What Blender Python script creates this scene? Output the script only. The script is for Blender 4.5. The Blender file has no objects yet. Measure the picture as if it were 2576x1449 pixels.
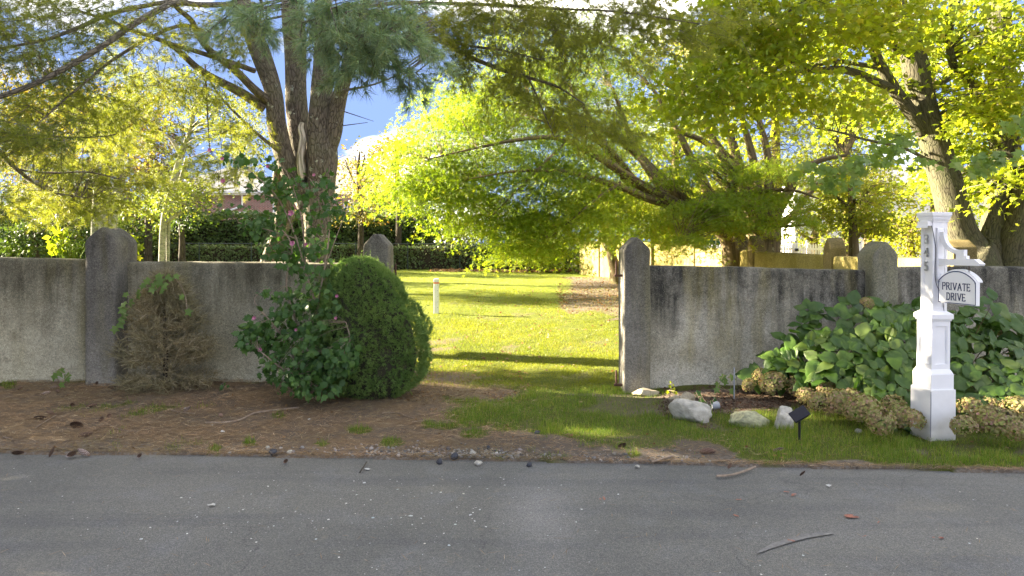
import bpy, bmesh, math, random
import numpy as np
from mathutils import Vector, Matrix
R = np.random.default_rng(11)
random.seed(5)
SC = bpy.context.scene
COL = SC.collection
rad = math.radians

# ------------------------------------------------------------------ camera, world, sun, exposure
F, EYE, U0, V0 = 1700.0, 1.75, 1288.0, 620.0        # focal length and horizon in photo units, eye height in metres
cam_d = bpy.data.cameras.new('camera')
cam_d.sensor_width = 36.0
cam_d.lens = 36.0 * F / 2576.0
cam_d.shift_y = -(724.5 - V0) / 2576.0
cam_d.clip_end = 2000
cam = bpy.data.objects.new('camera', cam_d)
cam.location = (0, 0, EYE)
cam.rotation_euler = (rad(90), 0, 0)
COL.objects.link(cam)
SC.camera = cam

CLOUD_OFF = (9.2, -21.0, -13.5)
SUN_AZ, SUN_EL = -77.0, 21.0                        # degrees: left of the view direction, above the horizon
world = bpy.data.worlds.new('World')
SC.world = world
world.use_nodes = True
wn = world.node_tree
bg = wn.nodes['Background']
sky = wn.nodes.new('ShaderNodeTexSky')
sky.sky_type = 'NISHITA'
sky.sun_disc = False
sky.sun_elevation = rad(SUN_EL)
sky.sun_rotation = rad(SUN_AZ)
sky.air_density = 1.0
sky.dust_density = 0.0
sky.altitude = 1500
sky.ozone_density = 3.0
bg.inputs[1].default_value = 0.075
# the pale band of the horizon is kept thin, and extra bright fair-weather cloud is added all round the sky to fill the shade
wtc = wn.nodes.new('ShaderNodeTexCoord')
wadd = wn.nodes.new('ShaderNodeVectorMath'); wadd.operation = 'ADD'; wadd.inputs[1].default_value = (.5, 0, 1.15)
wnrm = wn.nodes.new('ShaderNodeVectorMath'); wnrm.operation = 'NORMALIZE'
wn.links.new(wtc.outputs['Generated'], wadd.inputs[0]); wn.links.new(wadd.outputs[0], wnrm.inputs[0]); wn.links.new(wnrm.outputs[0], sky.inputs['Vector'])
wmap = wn.nodes.new('ShaderNodeMapping'); wmap.inputs['Scale'].default_value = (1.0, 1.0, 2.2); wmap.inputs['Location'].default_value = CLOUD_OFF
wno = wn.nodes.new('ShaderNodeTexNoise'); wno.inputs['Scale'].default_value = 2.4; wno.inputs['Detail'].default_value = 8; wno.inputs['Roughness'].default_value = .55
wrp = wn.nodes.new('ShaderNodeValToRGB')
wrp.color_ramp.elements[0].position = .50; wrp.color_ramp.elements[0].color = (0, 0, 0, 1)
wrp.color_ramp.elements[1].position = .70; wrp.color_ramp.elements[1].color = (.92, .92, .92, 1)
wmx = wn.nodes.new('ShaderNodeMixRGB'); wmx.inputs[2].default_value = (5.0, 4.5, 3.7, 1)
wn.links.new(wtc.outputs['Generated'], wmap.inputs[0])
wn.links.new(wmap.outputs[0], wno.inputs['Vector'])
wn.links.new(wno.outputs[0], wrp.inputs[0])
wn.links.new(wrp.outputs[0], wmx.inputs[0])
wtint = wn.nodes.new('ShaderNodeMixRGB'); wtint.blend_type = 'MULTIPLY'; wtint.inputs[0].default_value = 1; wtint.inputs[2].default_value = (.42, .33, .31, 1)
wn.links.new(sky.outputs[0], wtint.inputs[1]); wn.links.new(wtint.outputs[0], wmx.inputs[1])
wn.links.new(wmx.outputs[0], bg.inputs[0])

sun_d = bpy.data.lights.new('sun', 'SUN')
sun_d.energy = 2.0
sun_d.angle = rad(0.6)
sun_d.color = (1.0, 0.86, 0.66)
sun = bpy.data.objects.new('sun', sun_d)
sdir = Vector((math.sin(rad(SUN_AZ)) * math.cos(rad(SUN_EL)), math.cos(rad(SUN_AZ)) * math.cos(rad(SUN_EL)), math.sin(rad(SUN_EL))))
sun.rotation_euler = sdir.to_track_quat('Z', 'Y').to_euler()
sun.location = sdir * 50
COL.objects.link(sun)

SC.view_settings.view_transform = 'Standard'
SC.view_settings.look = 'None'
SC.view_settings.exposure = 4.9
SC.view_settings.gamma = 1
SC.view_settings.use_curve_mapping = False

# ------------------------------------------------------------------ helpers
def P(u, v, d):
    return np.array([(u - U0) * d / F, d, EYE - (v - V0) * d / F])

def sstep(a, b, x):
    t = np.clip((np.asarray(x, float) - a) / (b - a), 0, 1)
    return t * t * (3 - 2 * t)

_ph = np.random.default_rng(3).uniform(0, 6.28, (64, 3))
def n2(x, y, s=1.0, k=0):
    """cheap smooth 2-D noise, about -1..1"""
    x = np.asarray(x, float) * s; y = np.asarray(y, float) * s
    o = 0
    for i in range(7):
        a = _ph[(i + k * 7) % 64]
        fr = .7 * 1.45 ** i
        o = o + np.sin(x * fr * math.cos(a[0]) + y * fr * math.sin(a[0]) + a[1] + 1.3 * np.sin(.5 * fr * (x * math.cos(a[2]) + y * math.sin(a[2])))) / (1 + .35 * i)
    return o / 2.6

def gz(x, y):
    """height of the ground"""
    x = np.asarray(x, float); y = np.asarray(y, float)
    rise = .12 * sstep(9.5, 17, y) + .34 * sstep(14, 30, y) + .10 * sstep(28, 44, y)
    left = .085 * sstep(5.9, 7.9, y) * (1 - sstep(-1.9, -.6, x)) * (1 - .6 * sstep(8.6, 11, y))
    bed = .045 * sstep(6.4, 7.4, y) * sstep(1.5, 2.4, x) * (1 - sstep(8.4, 9.5, y))
    bump = .012 * n2(x, y, 2.2) * sstep(5.7, 6.2, y)
    return rise + left + bed + bump

def road_y(x):
    return 5.52 - .062 * np.asarray(x, float) + .012 * n2(x, 0 * np.asarray(x, float), 2.5, 2) - .003 * np.asarray(x, float) ** 2

def GP(u, v, dz=0.0):
    """point of the ground seen at (u, v)"""
    d = F * EYE / (v - V0)
    for _ in range(12):
        z = float(gz((u - U0) * d / F, d))
        d = F * (EYE - z) / (v - V0)
    p = P(u, v, d)
    p[2] = float(gz(p[0], p[1])) + dz
    return p

class MB:
    def __init__(s): s.v = []; s.f = []; s.m = []; s.n = 0; s.at = []; s.has = False
    def add(s, V, Fc, m=0, at=None):
        V = np.asarray(V, float).reshape(-1, 3); Fc = np.asarray(Fc, np.int64)
        s.v.append(V); s.f.append(Fc + s.n); s.m.append(m); s.n += len(V)
        if at is not None: s.has = True; s.at.append(np.asarray(at, float).reshape(-1, 3))
        else: s.at.append(V * 1.0)
        return s
    def mesh(s, name, mats, smooth=False, weld=0.0):
        me = bpy.data.meshes.new(name)
        if s.n:
            V = np.concatenate(s.v)
            loops = np.concatenate([f.ravel() for f in s.f])
            tot = np.concatenate([np.full(len(f), f.shape[1]) for f in s.f])
            mi = np.concatenate([np.full(len(f), m) for f, m in zip(s.f, s.m)])
            st = np.concatenate([[0], np.cumsum(tot)[:-1]])
            me.vertices.add(len(V)); me.vertices.foreach_set('co', V.astype(np.float32).ravel())
            me.loops.add(len(loops)); me.loops.foreach_set('vertex_index', loops.astype(np.int32))
            me.polygons.add(len(tot)); me.polygons.foreach_set('loop_start', st.astype(np.int32)); me.polygons.foreach_set('loop_total', tot.astype(np.int32))
            me.polygons.foreach_set('material_index', mi.astype(np.int32))
            me.polygons.foreach_set('use_smooth', np.full(len(tot), bool(smooth)))
            if s.has:
                a = me.attributes.new('bark', 'FLOAT_VECTOR', 'POINT')
                a.data.foreach_set('vector', np.concatenate(s.at).astype(np.float32).ravel())
            me.update(calc_edges=True)
            if weld:
                b = bmesh.new(); b.from_mesh(me); bmesh.ops.remove_doubles(b, verts=b.verts, dist=weld); b.to_mesh(me); b.free()
        for m in (mats if isinstance(mats, (list, tuple)) else [mats]): me.materials.append(m)
        return me
    def build(s, name, mats, parent=None, smooth=False, weld=0.0, kind=None):
        return link(name, s.mesh(name, mats, smooth, weld), parent, kind)

def link(name, data, parent=None, kind=None):
    o = bpy.data.objects.new(name, data)
    COL.objects.link(o)
    if parent is not None: o.parent = parent
    if kind: o['kind'] = kind
    return o

def tag(o, label, cat, group=None):
    o['label'] = label; o['category'] = cat
    if group: o['group'] = group
    return o

def thing(name, label, cat, loc=(0, 0, 0), rz=0.0, group=None):
    o = link(name, None)
    o.location = [float(c) for c in loc]; o.rotation_euler = (0, 0, rz)
    return tag(o, label, cat, group)

def copy_tree(src, loc, rot=None, scale=None, label=None):
    c = src.copy(); COL.objects.link(c); c.location = [float(q) for q in loc]
    if rot is not None: c.rotation_euler = rot
    if scale is not None: c.scale = scale
    if label: c['label'] = label
    for ch in src.children:
        k = ch.copy(); COL.objects.link(k); k.parent = c
    return c

BOXF = [(0, 3, 2, 1), (4, 5, 6, 7), (0, 1, 5, 4), (1, 2, 6, 5), (2, 3, 7, 6), (3, 0, 4, 7)]
def box(mb, x0, x1, y0, y1, z0, z1, m=0, M=None, tx=0, ty=0):
    V = np.array([(x0, y0, z0), (x1, y0, z0), (x1, y1, z0), (x0, y1, z0), (x0 + tx, y0 + ty, z1), (x1 - tx, y0 + ty, z1), (x1 - tx, y1 - ty, z1), (x0 + tx, y1 - ty, z1)], float)
    if M is not None: V = np.array([M @ Vector(p) for p in V])
    mb.add(V, BOXF, m)

def bev(o, w=.004, seg=2):
    md = o.modifiers.new('bevel', 'BEVEL'); md.width = w; md.segments = seg; md.limit_method = 'ANGLE'
    return o

def catmull(P0, n=4):
    P0 = np.asarray(P0, float)
    if len(P0) < 3: 
        t = np.linspace(0, 1, n + 1)[:, None]
        return P0[0] * (1 - t) + P0[-1] * t
    Q = np.vstack([2 * P0[0] - P0[1], P0, 2 * P0[-1] - P0[-2]])
    out = []
    for i in range(1, len(Q) - 2):
        for t in np.arange(n) / n:
            a, b, c, d = Q[i - 1:i + 3]
            out.append(.5 * ((2 * b) + (c - a) * t + (2 * a - 5 * b + 4 * c - d) * t * t + (3 * b - a - 3 * c + d) * t ** 3))
    out.append(P0[-1])
    return np.array(out)

def tube(mb, pts, sides=10, n=4, rough=0.0, m=0, cap=True, curve=True):
    """pts rows x y z r"""
    Q = catmull(pts, n) if curve else np.asarray(pts, float)
    c = Q[:, :3]; r = np.maximum(Q[:, 3], .0008)
    T = np.gradient(c, axis=0); T /= np.linalg.norm(T, axis=1)[:, None] + 1e-9
    nrm = np.cross(T[0], [0.31, .95, .05]); nrm /= np.linalg.norm(nrm)
    s = np.concatenate([[0], np.cumsum(np.linalg.norm(np.diff(c, axis=0), axis=1))])
    a = np.arange(sides) * 2 * math.pi / sides
    V = []; A = []
    for i in range(len(c)):
        nrm = nrm - T[i] * nrm.dot(T[i]); nrm /= np.linalg.norm(nrm) + 1e-9
        b = np.cross(T[i], nrm)
        rr = r[i] * (1 + rough * (n2(np.cos(a) * 2 + i * .35, np.sin(a) * 2 + s[i] * 2.0, 1.4) + .6 * np.sin(a * 5 + s[i] * 1.2 + n2(s[i], 0, 2)))) if rough else np.full(sides, r[i])
        V.append(c[i] + np.outer(np.cos(a) * rr, nrm) + np.outer(np.sin(a) * rr, b))
        A.append(np.stack([np.cos(a) * r[i], np.sin(a) * r[i], np.full(sides, s[i])], 1))
    k = len(c); i0 = (np.arange(k - 1)[:, None] * sides + np.arange(sides)).ravel(); j0 = (np.arange(k - 1)[:, None] * sides + (np.arange(sides) + 1) % sides).ravel()
    mb.add(np.concatenate(V), np.stack([i0, j0, j0 + sides, i0 + sides], 1), m, np.concatenate(A))
    if cap:
        mb.add(V[-1], [list(range(sides))], m, A[-1])
    return Q

# rounded, slightly uneven box of rendered masonry; topf(x, y) -> top height
def grid_lines(a, b, r, step):
    n = max(1, int(round((b - a - 2 * r) / step)))
    return np.concatenate([[a, a + r * .3], np.linspace(a + r, b - r, n + 1), [b - r * .3, b]])

def rbox(mb, lo, hi, r=.03, step=.08, amp=.004, m=0, M=None, warp=None):
    L = [grid_lines(lo[i], hi[i], r, step) for i in range(3)]
    for ax in range(3):
        p, q = [i for i in range(3) if i != ax]
        for side in (0, 1):
            A, B = np.meshgrid(L[p], L[q], indexing='ij')
            V = np.zeros(A.shape + (3,)); V[..., p] = A; V[..., q] = B; V[..., ax] = (lo, hi)[side][ax]
            V = V.reshape(-1, 3)
            inn = np.clip(V, np.array(lo) + r, np.array(hi) - r)
            dlt = V - inn; ln = np.linalg.norm(dlt, axis=1)[:, None]
            V = inn + dlt / np.maximum(ln, 1e-9) * r
            nz = n2(V[:, 0] + 3.1 * V[:, 1], V[:, 2], 7) + .6 * n2(V[:, 0] - 2 * V[:, 1], V[:, 2], 19, 3)
            V = V + dlt / np.maximum(ln, 1e-9) * (amp * nz)[:, None]
            if warp is not None: V = warp(V)
            if M is not None: V = V @ np.array(M.to_3x3()).T + np.array(M.translation)
            na, nb = len(L[p]), len(L[q])
            i = (np.arange(na - 1)[:, None] * nb + np.arange(nb - 1)).ravel()
            f = np.stack([i, i + nb, i + nb + 1, i + 1], 1)
            flip = (side == 0) ^ (ax == 1)
            if flip: f = f[:, ::-1]
            mb.add(V, f, m)

# ------------------------------------------------------------------ materials
def newmat(name):
    m = bpy.data.materials.new(name); m.use_nodes = True
    return m, m.node_tree, m.node_tree.nodes['Principled BSDF']

class NT:
    def __init__(s, nt): s.t = nt
    def n(s, typ, **kw):
        x = s.t.nodes.new(typ)
        for k, v in kw.items():
            if k in x.inputs: 
                if hasattr(v, 'is_output') or isinstance(v, bpy.types.NodeSocket): s.t.links.new(v, x.inputs[k])
                else: x.inputs[k].default_value = v
            else: setattr(x, k, v)
        return x
    def l(s, a, b): s.t.links.new(a, b)
    def noise(s, vec, scale, detail=5, rough=.55):
        return s.n('ShaderNodeTexNoise', Vector=vec, Scale=scale, Detail=detail, Roughness=rough).outputs[0]
    def ramp(s, fac, stops):
        x = s.t.nodes.new('ShaderNodeValToRGB'); s.l(fac, x.inputs[0])
        e = x.color_ramp.elements
        e[0].position = stops[0][0]; e[0].color = (*stops[0][1], 1) if not isinstance(stops[0][1], float) else (stops[0][1],) * 3 + (1,)
        e[1].position = stops[-1][0]; e[1].color = (*stops[-1][1], 1) if not isinstance(stops[-1][1], float) else (stops[-1][1],) * 3 + (1,)
        for p, c in stops[1:-1]:
            q = e.new(p); q.color = (*c, 1) if not isinstance(c, float) else (c, c, c, 1)
        return x.outputs[0]
    def mix(s, f, a, b, mode='MIX'):
        x = s.t.nodes.new('ShaderNodeMixRGB'); x.blend_type = mode
        for i, v in enumerate((f, a, b)):
            if isinstance(v, bpy.types.NodeSocket): s.l(v, x.inputs[i])
            elif isinstance(v, tuple): x.inputs[i].default_value = (*v, 1) if len(v) == 3 else v
            else: x.inputs[i].default_value = v
        return x.outputs[0]
    def math(s, op, a, b=0.0, clamp=False):
        x = s.t.nodes.new('ShaderNodeMath'); x.operation = op; x.use_clamp = clamp
        for i, v in enumerate((a, b)):
            if isinstance(v, bpy.types.NodeSocket): s.l(v, x.inputs[i])
            else: x.inputs[i].default_value = v
        return x.outputs[0]
    def coord(s, kind='Object', scale=(1, 1, 1)):
        c = s.t.nodes.new('ShaderNodeTexCoord'); mp = s.t.nodes.new('ShaderNodeMapping'); mp.inputs['Scale'].default_value = scale
        s.l(c.outputs[kind], mp.inputs[0]); return mp.outputs[0]
    def attr(s, name, scale=(1, 1, 1)):
        a = s.t.nodes.new('ShaderNodeAttribute'); a.attribute_name = name
        mp = s.t.nodes.new('ShaderNodeMapping'); mp.inputs['Scale'].default_value = scale
        s.l(a.outputs['Vector'], mp.inputs[0]); return mp.outputs[0]
    def bump(s, h, strength=.4, dist=.01, normal=None):
        b = s.t.nodes.new('ShaderNodeBump'); b.inputs['Strength'].default_value = strength; b.inputs['Distance'].default_value = dist
        s.l(h, b.inputs['Height'])
        if normal is not None: s.l(normal, b.inputs['Normal'])
        return b.outputs[0]
    def rand(s):
        g = s.t.nodes.new('ShaderNodeNewGeometry'); o = s.t.nodes.new('ShaderNodeObjectInfo')
        return s.math('FRACT', s.math('ADD', g.outputs['Random Per Island'], o.outputs['Random']))

def simple(name, col, rough=.6, var=.15, scale=6.0, bump=0.0, bscale=60.0, metal=0.0, spec=.4, coord='Object'):
    m, t, p = newmat(name); N = NT(t)
    v = N.coord(coord)
    n = N.noise(v, scale)
    a = tuple(c * (1 - var) for c in col); b = tuple(min(1, c * (1 + var)) for c in col)
    N.l(N.ramp(n, [(.3, a), (.7, b)]), p.inputs['Base Color'])
    p.inputs['Roughness'].default_value = rough; p.inputs['Metallic'].default_value = metal
    p.inputs['Specular IOR Level'].default_value = spec
    if bump: N.l(N.bump(N.noise(v, bscale), bump, .01), p.inputs['Normal'])
    return m

def leafmat(name, cols, trans=.45, tcol=(1.3, 1.25, .6), rough=.5, big=.25, spec=.3, veins=False):
    """cols: 3-4 leaf colours picked leaf by leaf; the blade lets light through"""
    m, t, p = newmat(name); N = NT(t)
    r = N.rand()
    st = [(i / (len(cols) - 1), c) for i, c in enumerate(cols)]
    c = N.ramp(r, st)
    nb = N.noise(N.coord('Object'), big, 3)
    c = N.mix(1.0, c, N.ramp(nb, [(.3, (.72, .8, .75)), (.7, (1.25, 1.15, 1.1))]), 'MULTIPLY')
    N.l(c, p.inputs['Base Color']); p.inputs['Roughness'].default_value = rough; p.inputs['Specular IOR Level'].default_value = spec
    tr = t.nodes.new('ShaderNodeBsdfTranslucent')
    N.l(N.mix(1.0, c, tuple(tcol), 'MULTIPLY'), tr.inputs[0])
    mx = t.nodes.new('ShaderNodeMixShader'); mx.inputs[0].default_value = trans
    N.l(p.outputs[0], mx.inputs[1]); N.l(tr.outputs[0], mx.inputs[2])
    N.l(mx.outputs[0], t.nodes['Material Output'].inputs[0])
    return m

def barkmat(name, c0, c1, lich=None, vscale=9.0, stretch=.28, depth=.02, lo=.46):
    m, t, p = newmat(name); N = NT(t)
    v = N.attr('bark', (1, 1, stretch))
    vd = N.n('ShaderNodeVectorMath', operation='ADD'); N.l(v, vd.inputs[0])
    nn = t.nodes.new('ShaderNodeTexNoise'); nn.inputs['Scale'].default_value = 7; N.l(v, nn.inputs['Vector'])
    sc = N.n('ShaderNodeVectorMath', operation='SCALE'); sc.inputs['Scale'].default_value = .12; N.l(nn.outputs['Color'], sc.inputs[0]); N.l(sc.outputs[0], vd.inputs[1])
    vo = t.nodes.new('ShaderNodeTexVoronoi'); vo.feature = 'DISTANCE_TO_EDGE'; vo.inputs['Scale'].default_value = vscale; N.l(vd.outputs[0], vo.inputs['Vector'])
    fis = N.ramp(vo.outputs[0], [(0.0, 0.0), (.13, 1.0)])
    fine = N.noise(v, 40, 6, .65)
    mott = N.noise(N.attr('bark'), 3.0, 4)
    col = N.mix(fine, c0, c1)
    col = N.mix(N.math('MULTIPLY', N.math('SUBTRACT', 1.0, fis), .75), col, tuple(c * .3 for c in c0))
    col = N.mix(N.ramp(mott, [(.42, 0.0), (.7, .4)]), col, (c1[0] * .75, c1[1] * .95, c1[2] * .6))
    if lich:
        li = N.noise(N.attr('bark'), 5.5, 6, .7)
        col = N.mix(N.ramp(li, [(.60, 0.0), (.64, .85)]), col, lich)
    N.l(col, p.inputs['Base Color']); p.inputs['Roughness'].default_value = .9; p.inputs['Specular IOR Level'].default_value = .15
    h = N.math('ADD', fis, N.math('MULTIPLY', fine, .5))
    N.l(N.bump(h, .9, depth), p.inputs['Normal'])
    return m

def stucco(name, base, dark, light, moss, seed=0.0, topdark=(.75, 1.45), lightbase=True):
    """weathered cement render: grain, runs of black algae from the coping, lime bloom, moss"""
    m, t, p = newmat(name); N = NT(t)
    v = N.coord('Object'); 
    mv = t.nodes.new('ShaderNodeMapping'); mv.inputs['Location'].default_value = (seed, seed * .7, 0); N.l(v, mv.inputs[0]); v = mv.outputs[0]
    streak_m = t.nodes.new('ShaderNodeMapping'); streak_m.inputs['Scale'].default_value = (1, 1, .13); N.l(v, streak_m.inputs[0])
    streak = N.math('ADD', N.math('MULTIPLY', N.noise(streak_m.outputs[0], 6.5, 6, .62), .7), N.math('MULTIPLY', N.noise(v, 1.1, 3), .32))
    broad = N.noise(v, 1.3, 4, .55)
    patch = N.noise(v, 4.5, 7, .68)
    grain = N.noise(v, 130, 2, .7)
    spk = t.nodes.new('ShaderNodeTexVoronoi'); spk.inputs['Scale'].default_value = 70; N.l(v, spk.inputs['Vector'])
    sep = t.nodes.new('ShaderNodeSeparateXYZ'); N.l(N.coord('Object'), sep.inputs[0])
    z = N.math('ADD', sep.outputs[2], N.math('MULTIPLY', N.math('SUBTRACT', streak, .5), 1.25))
    tz = t.nodes.new('ShaderNodeMapRange'); tz.inputs['From Min'].default_value = topdark[0]; tz.inputs['From Max'].default_value = topdark[1]; N.l(z, tz.inputs['Value'])
    col = N.mix(N.ramp(broad, [(.35, 0.0), (.65, 1.0)]), base, light)
    col = N.mix(N.math('MULTIPLY', N.ramp(patch, [(.48, 0.0), (.66, .6)]), .8), col, tuple(c * .6 for c in base))
    dk = N.math('MULTIPLY', tz.outputs[0], N.ramp(N.math('ADD', streak, N.math('MULTIPLY', patch, .4)), [(.50, .35), (.82, 1.0)]), clamp=True)
    col = N.mix(dk, col, dark)
    col = N.mix(N.math('MULTIPLY', N.ramp(N.noise(streak_m.outputs[0], 3.2, 5), [(.53, 0.0), (.66, .55)]), .8), col, moss)
    bz = N.math('ADD', sep.outputs[2], N.math('MULTIPLY', N.math('SUBTRACT', patch, .5), .7))
    bl = t.nodes.new('ShaderNodeMapRange'); bl.inputs['From Min'].default_value = .42; bl.inputs['From Max'].default_value = .08; bl.inputs['To Max'].default_value = .75 if lightbase else .1; N.l(bz, bl.inputs['Value'])
    col = N.mix(bl.outputs[0], col, tuple(min(1, c * 1.25) for c in light))
    chip = N.noise(v, 9, 8, .75)
    col = N.mix(N.ramp(chip, [(.66, 0.0), (.72, .5)]), col, tuple(min(1, c * 1.35) for c in light))
    col = N.mix(.6, col, N.ramp(grain, [(.3, (.3, .3, .29)), (.5, (.95, .95, .93)), (.7, (1.9, 1.85, 1.8))]), 'MULTIPLY')
    col = N.mix(.6, col, N.ramp(N.noise(v, 38, 4, .7), [(.32, (.55, .55, .54)), (.68, (1.45, 1.43, 1.4))]), 'MULTIPLY')
    col = N.mix(N.ramp(spk.outputs[0], [(.08, .55), (.2, 0.0)]), col, tuple(c * 1.5 for c in light))
    N.l(col, p.inputs['Base Color']); p.inputs['Roughness'].default_value = .93; p.inputs['Specular IOR Level'].default_value = .15
    h = N.math('ADD', N.math('MULTIPLY', grain, .35), N.math('MULTIPLY', patch, 1.2))
    N.l(N.bump(h, .6, .008), p.inputs['Normal'])
    return m

M_st_left = stucco('weathered_render_left', (.29, .275, .19), (.085, .08, .055), (.38, .365, .27), (.17, .155, .06), 0.0)
M_st_right = stucco('weathered_render_right', (.31, .295, .22), (.04, .04, .034), (.46, .44, .36), (.25, .22, .08), 5.3, (.62, 1.2))
M_st_pill = stucco('weathered_render_pillar', (.19, .18, .15), (.075, .073, .062), (.26, .25, .21), (.16, .15, .07), 9.1, (.2, 1.9), False)
M_st_pill_light = stucco('weathered_render_pale_pillar', (.25, .24, .19), (.1, .1, .08), (.26, .26, .22), (.17, .165, .08), 2.7, (.6, 2.2), False)
M_st_back = stucco('yellowed_render', (.27, .225, .075), (.12, .10, .03), (.33, .28, .11), (.2, .165, .035), 3.3, (1.2, 2.6))
M_st_backp = stucco('brown_render_pillars', (.17, .135, .06), (.09, .07, .03), (.22, .18, .09), (.14, .11, .03), 4.4, (1.2, 2.6))
M_white = simple('white_paint', (.80, .805, .80), .45, .03, 5, .05, 200)
M_white_worn, _t, _p = newmat('white_paint_weathered'); _N = NT(_t); _v = _N.coord('Object')
_sp = _t.nodes.new('ShaderNodeSeparateXYZ'); _N.l(_v, _sp.inputs[0]); _n = _N.noise(_v, 9, 6, .65)
_mr = _t.nodes.new('ShaderNodeMapRange'); _mr.inputs['From Min'].default_value = .24; _mr.inputs['From Max'].default_value = .02; _N.l(_N.math('ADD', _sp.outputs[2], _N.math('MULTIPLY', _N.math('SUBTRACT', _n, .5), .35)), _mr.inputs['Value'])
_c = _N.mix(_N.ramp(_n, [(.35, 0.0), (.75, .5)]), (.79, .79, .77), (.66, .66, .63))
_c = _N.mix(_N.math('MULTIPLY', _mr.outputs[0], .55), _c, (.34, .31, .22))
_c = _N.mix(_N.ramp(_N.noise(_v, 60, 3, .7), [(.70, 0.0), (.74, .6)]), _c, (.3, .29, .26))
_N.l(_c, _p.inputs['Base Color']); _p.inputs['Roughness'].default_value = .5
M_black = simple('black_plastic', (.012, .013, .015), .35, .2, 20)
M_iron = simple('rusty_iron', (.07, .035, .022), .8, .4, 40, .4, 80)
M_navy = simple('navy_paint', (.012, .03, .12), .5, .1)
M_digit = simple('brushed_metal', (.42, .43, .45), .28, .1, 30, 0, 60, 1.0)
M_wire = simple('dark_cable', (.02, .024, .035), .5, .1)
M_orange = simple('orange_tape', (.75, .16, .04), .5, .05)
M_pot = simple('grey_plastic_pot', (.28, .30, .32), .5, .15, 12)
M_rock_a = simple('grey_boulder', (.42, .40, .33), .9, .28, 7, .6, 26)
M_rock_b = simple('lichen_boulder', (.34, .34, .2), .9, .35, 9, .6, 26)
M_rock_c = simple('tan_boulder', (.38, .33, .22), .9, .25, 7, .5, 26)
M_stone_dark = simple('dark_stone', (.055, .058, .065), .85, .4, 14, .5, 60)
M_stick = simple('dry_stick', (.26, .2, .14), .85, .3, 25, .3, 80)
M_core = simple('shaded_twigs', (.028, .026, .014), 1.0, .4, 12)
M_deadtwig = leafmat('dead_twigs', [(.24, .21, .11), (.33, .30, .18), (.16, .135, .07), (.42, .38, .26)], .1, (1, .9, .7), .9, .8, .05)
M_spruce = leafmat('dwarf_spruce_needles', [(.13, .22, .06), (.2, .3, .085), (.155, .25, .07)], .28, (1.2, 1.3, .6), .6, 1.5, .2)
M_ros = leafmat('hibiscus_leaf', [(.04, .095, .025), (.065, .14, .03), (.05, .115, .028), (.11, .2, .05)], .35, (1.3, 1.4, .5), .42, .8)
M_grape = leafmat('vine_leaf', [(.12, .2, .05), (.17, .26, .07), (.1, .17, .04)], .4, (1.3, 1.3, .5), .5)
M_pine = leafmat('pine_needles', [(.17, .22, .04), (.23, .28, .05), (.27, .28, .05), (.15, .21, .06)], .5, (1.5, 1.4, .5), .45, .5)
M_pine_near = leafmat('skylight_tinted_pine_needles', [(.12, .20, .11), (.27, .38, .24), (.19, .29, .13), (.26, .28, .10)], .35, (1.2, 1.3, .7), .35, 1.0, .5)  # the blue-green cast of skylight in shade is put into the needle colour
M_jm = leafmat('maple_leaf_yellow_green', [(.145, .225, .02), (.20, .28, .022), (.17, .245, .02), (.24, .25, .025)], .62, (1.45, 1.4, .55), .5, .35)
M_jm2 = leafmat('maple_leaf_green', [(.18, .26, .02), (.25, .31, .022), (.21, .28, .02), (.28, .28, .04)], .58, (1.5, 1.4, .5), .5, .35)
M_jm3 = leafmat('maple_leaf_olive', [(.19, .25, .02), (.25, .29, .022), (.21, .26, .025), (.28, .25, .03)], .6, (1.4, 1.3, .5), .5, .35)
M_big = leafmat('large_maple_leaf', [(.14, .23, .05), (.2, .3, .08), (.17, .26, .06), (.26, .33, .14)], .45, (1.4, 1.35, .5), .5, .4)
M_bkg = leafmat('broad_leaf_dark', [(.045, .08, .02), (.075, .12, .028), (.055, .095, .025), (.11, .15, .035)], .3, (1.4, 1.4, .5), .5, .3)
M_bkg2 = leafmat('broad_leaf_mid', [(.10, .15, .03), (.16, .2, .035), (.13, .17, .04), (.2, .2, .04)], .4, (1.4, 1.3, .5), .55, .3)
M_red = leafmat('purple_brown_leaf', [(.05, .035, .03), (.08, .05, .035), (.06, .06, .03), (.1, .08, .03)], .3, (1.3, 1.0, .6), .55, .3)
M_autumn = leafmat('autumn_leaf', [(.2, .2, .04), (.27, .23, .05), (.15, .18, .04), (.24, .16, .05)], .4, (1.4, 1.2, .5), .55, .3)
M_ivy = leafmat('ivy_leaf', [(.07, .13, .04), (.11, .18, .06), (.09, .15, .045), (.16, .23, .1)], .25, (1.3, 1.3, .5), .4, .4)
M_hyd = leafmat('hydrangea_leaf', [(.045, .10, .014), (.075, .145, .02), (.06, .12, .016), (.13, .19, .04)], .3, (1.3, 1.4, .5), .42, 1.2, .4)
M_hydf = leafmat('faded_hydrangea_floret', [(.27, .33, .09), (.42, .29, .18), (.33, .39, .12), (.46, .27, .24)], .3, (1.2, 1.1, .7), .7, 2.0, .1)
M_pink = leafmat('mauve_petal', [(.42, .14, .24), (.5, .2, .32), (.36, .1, .2)], .3, (1.2, 1, 1), .6, 1)
M_grass = leafmat('grass_blade', [(.10, .19, .02), (.16, .25, .028), (.12, .21, .022), (.34, .32, .12)], .45, (1.5, 1.45, .5), .5, .5)
M_lawn = leafmat('lawn_blade', [(.13, .18, .012), (.18, .22, .016), (.15, .19, .015), (.26, .25, .05)], .45, (1.5, 1.4, .45), .5, .5)
M_litter = leafmat('pine_litter', [(.25, .17, .09), (.36, .25, .14), (.15, .10, .06), (.52, .42, .27)], .1, (1, .9, .7), .8, 1.0, .1)
M_dryleaf = leafmat('dry_leaf', [(.22, .13, .06), (.3, .2, .1), (.16, .09, .05), (.36, .28, .16)], .25, (1.2, 1, .7), .8, 1.0, .1)
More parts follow.
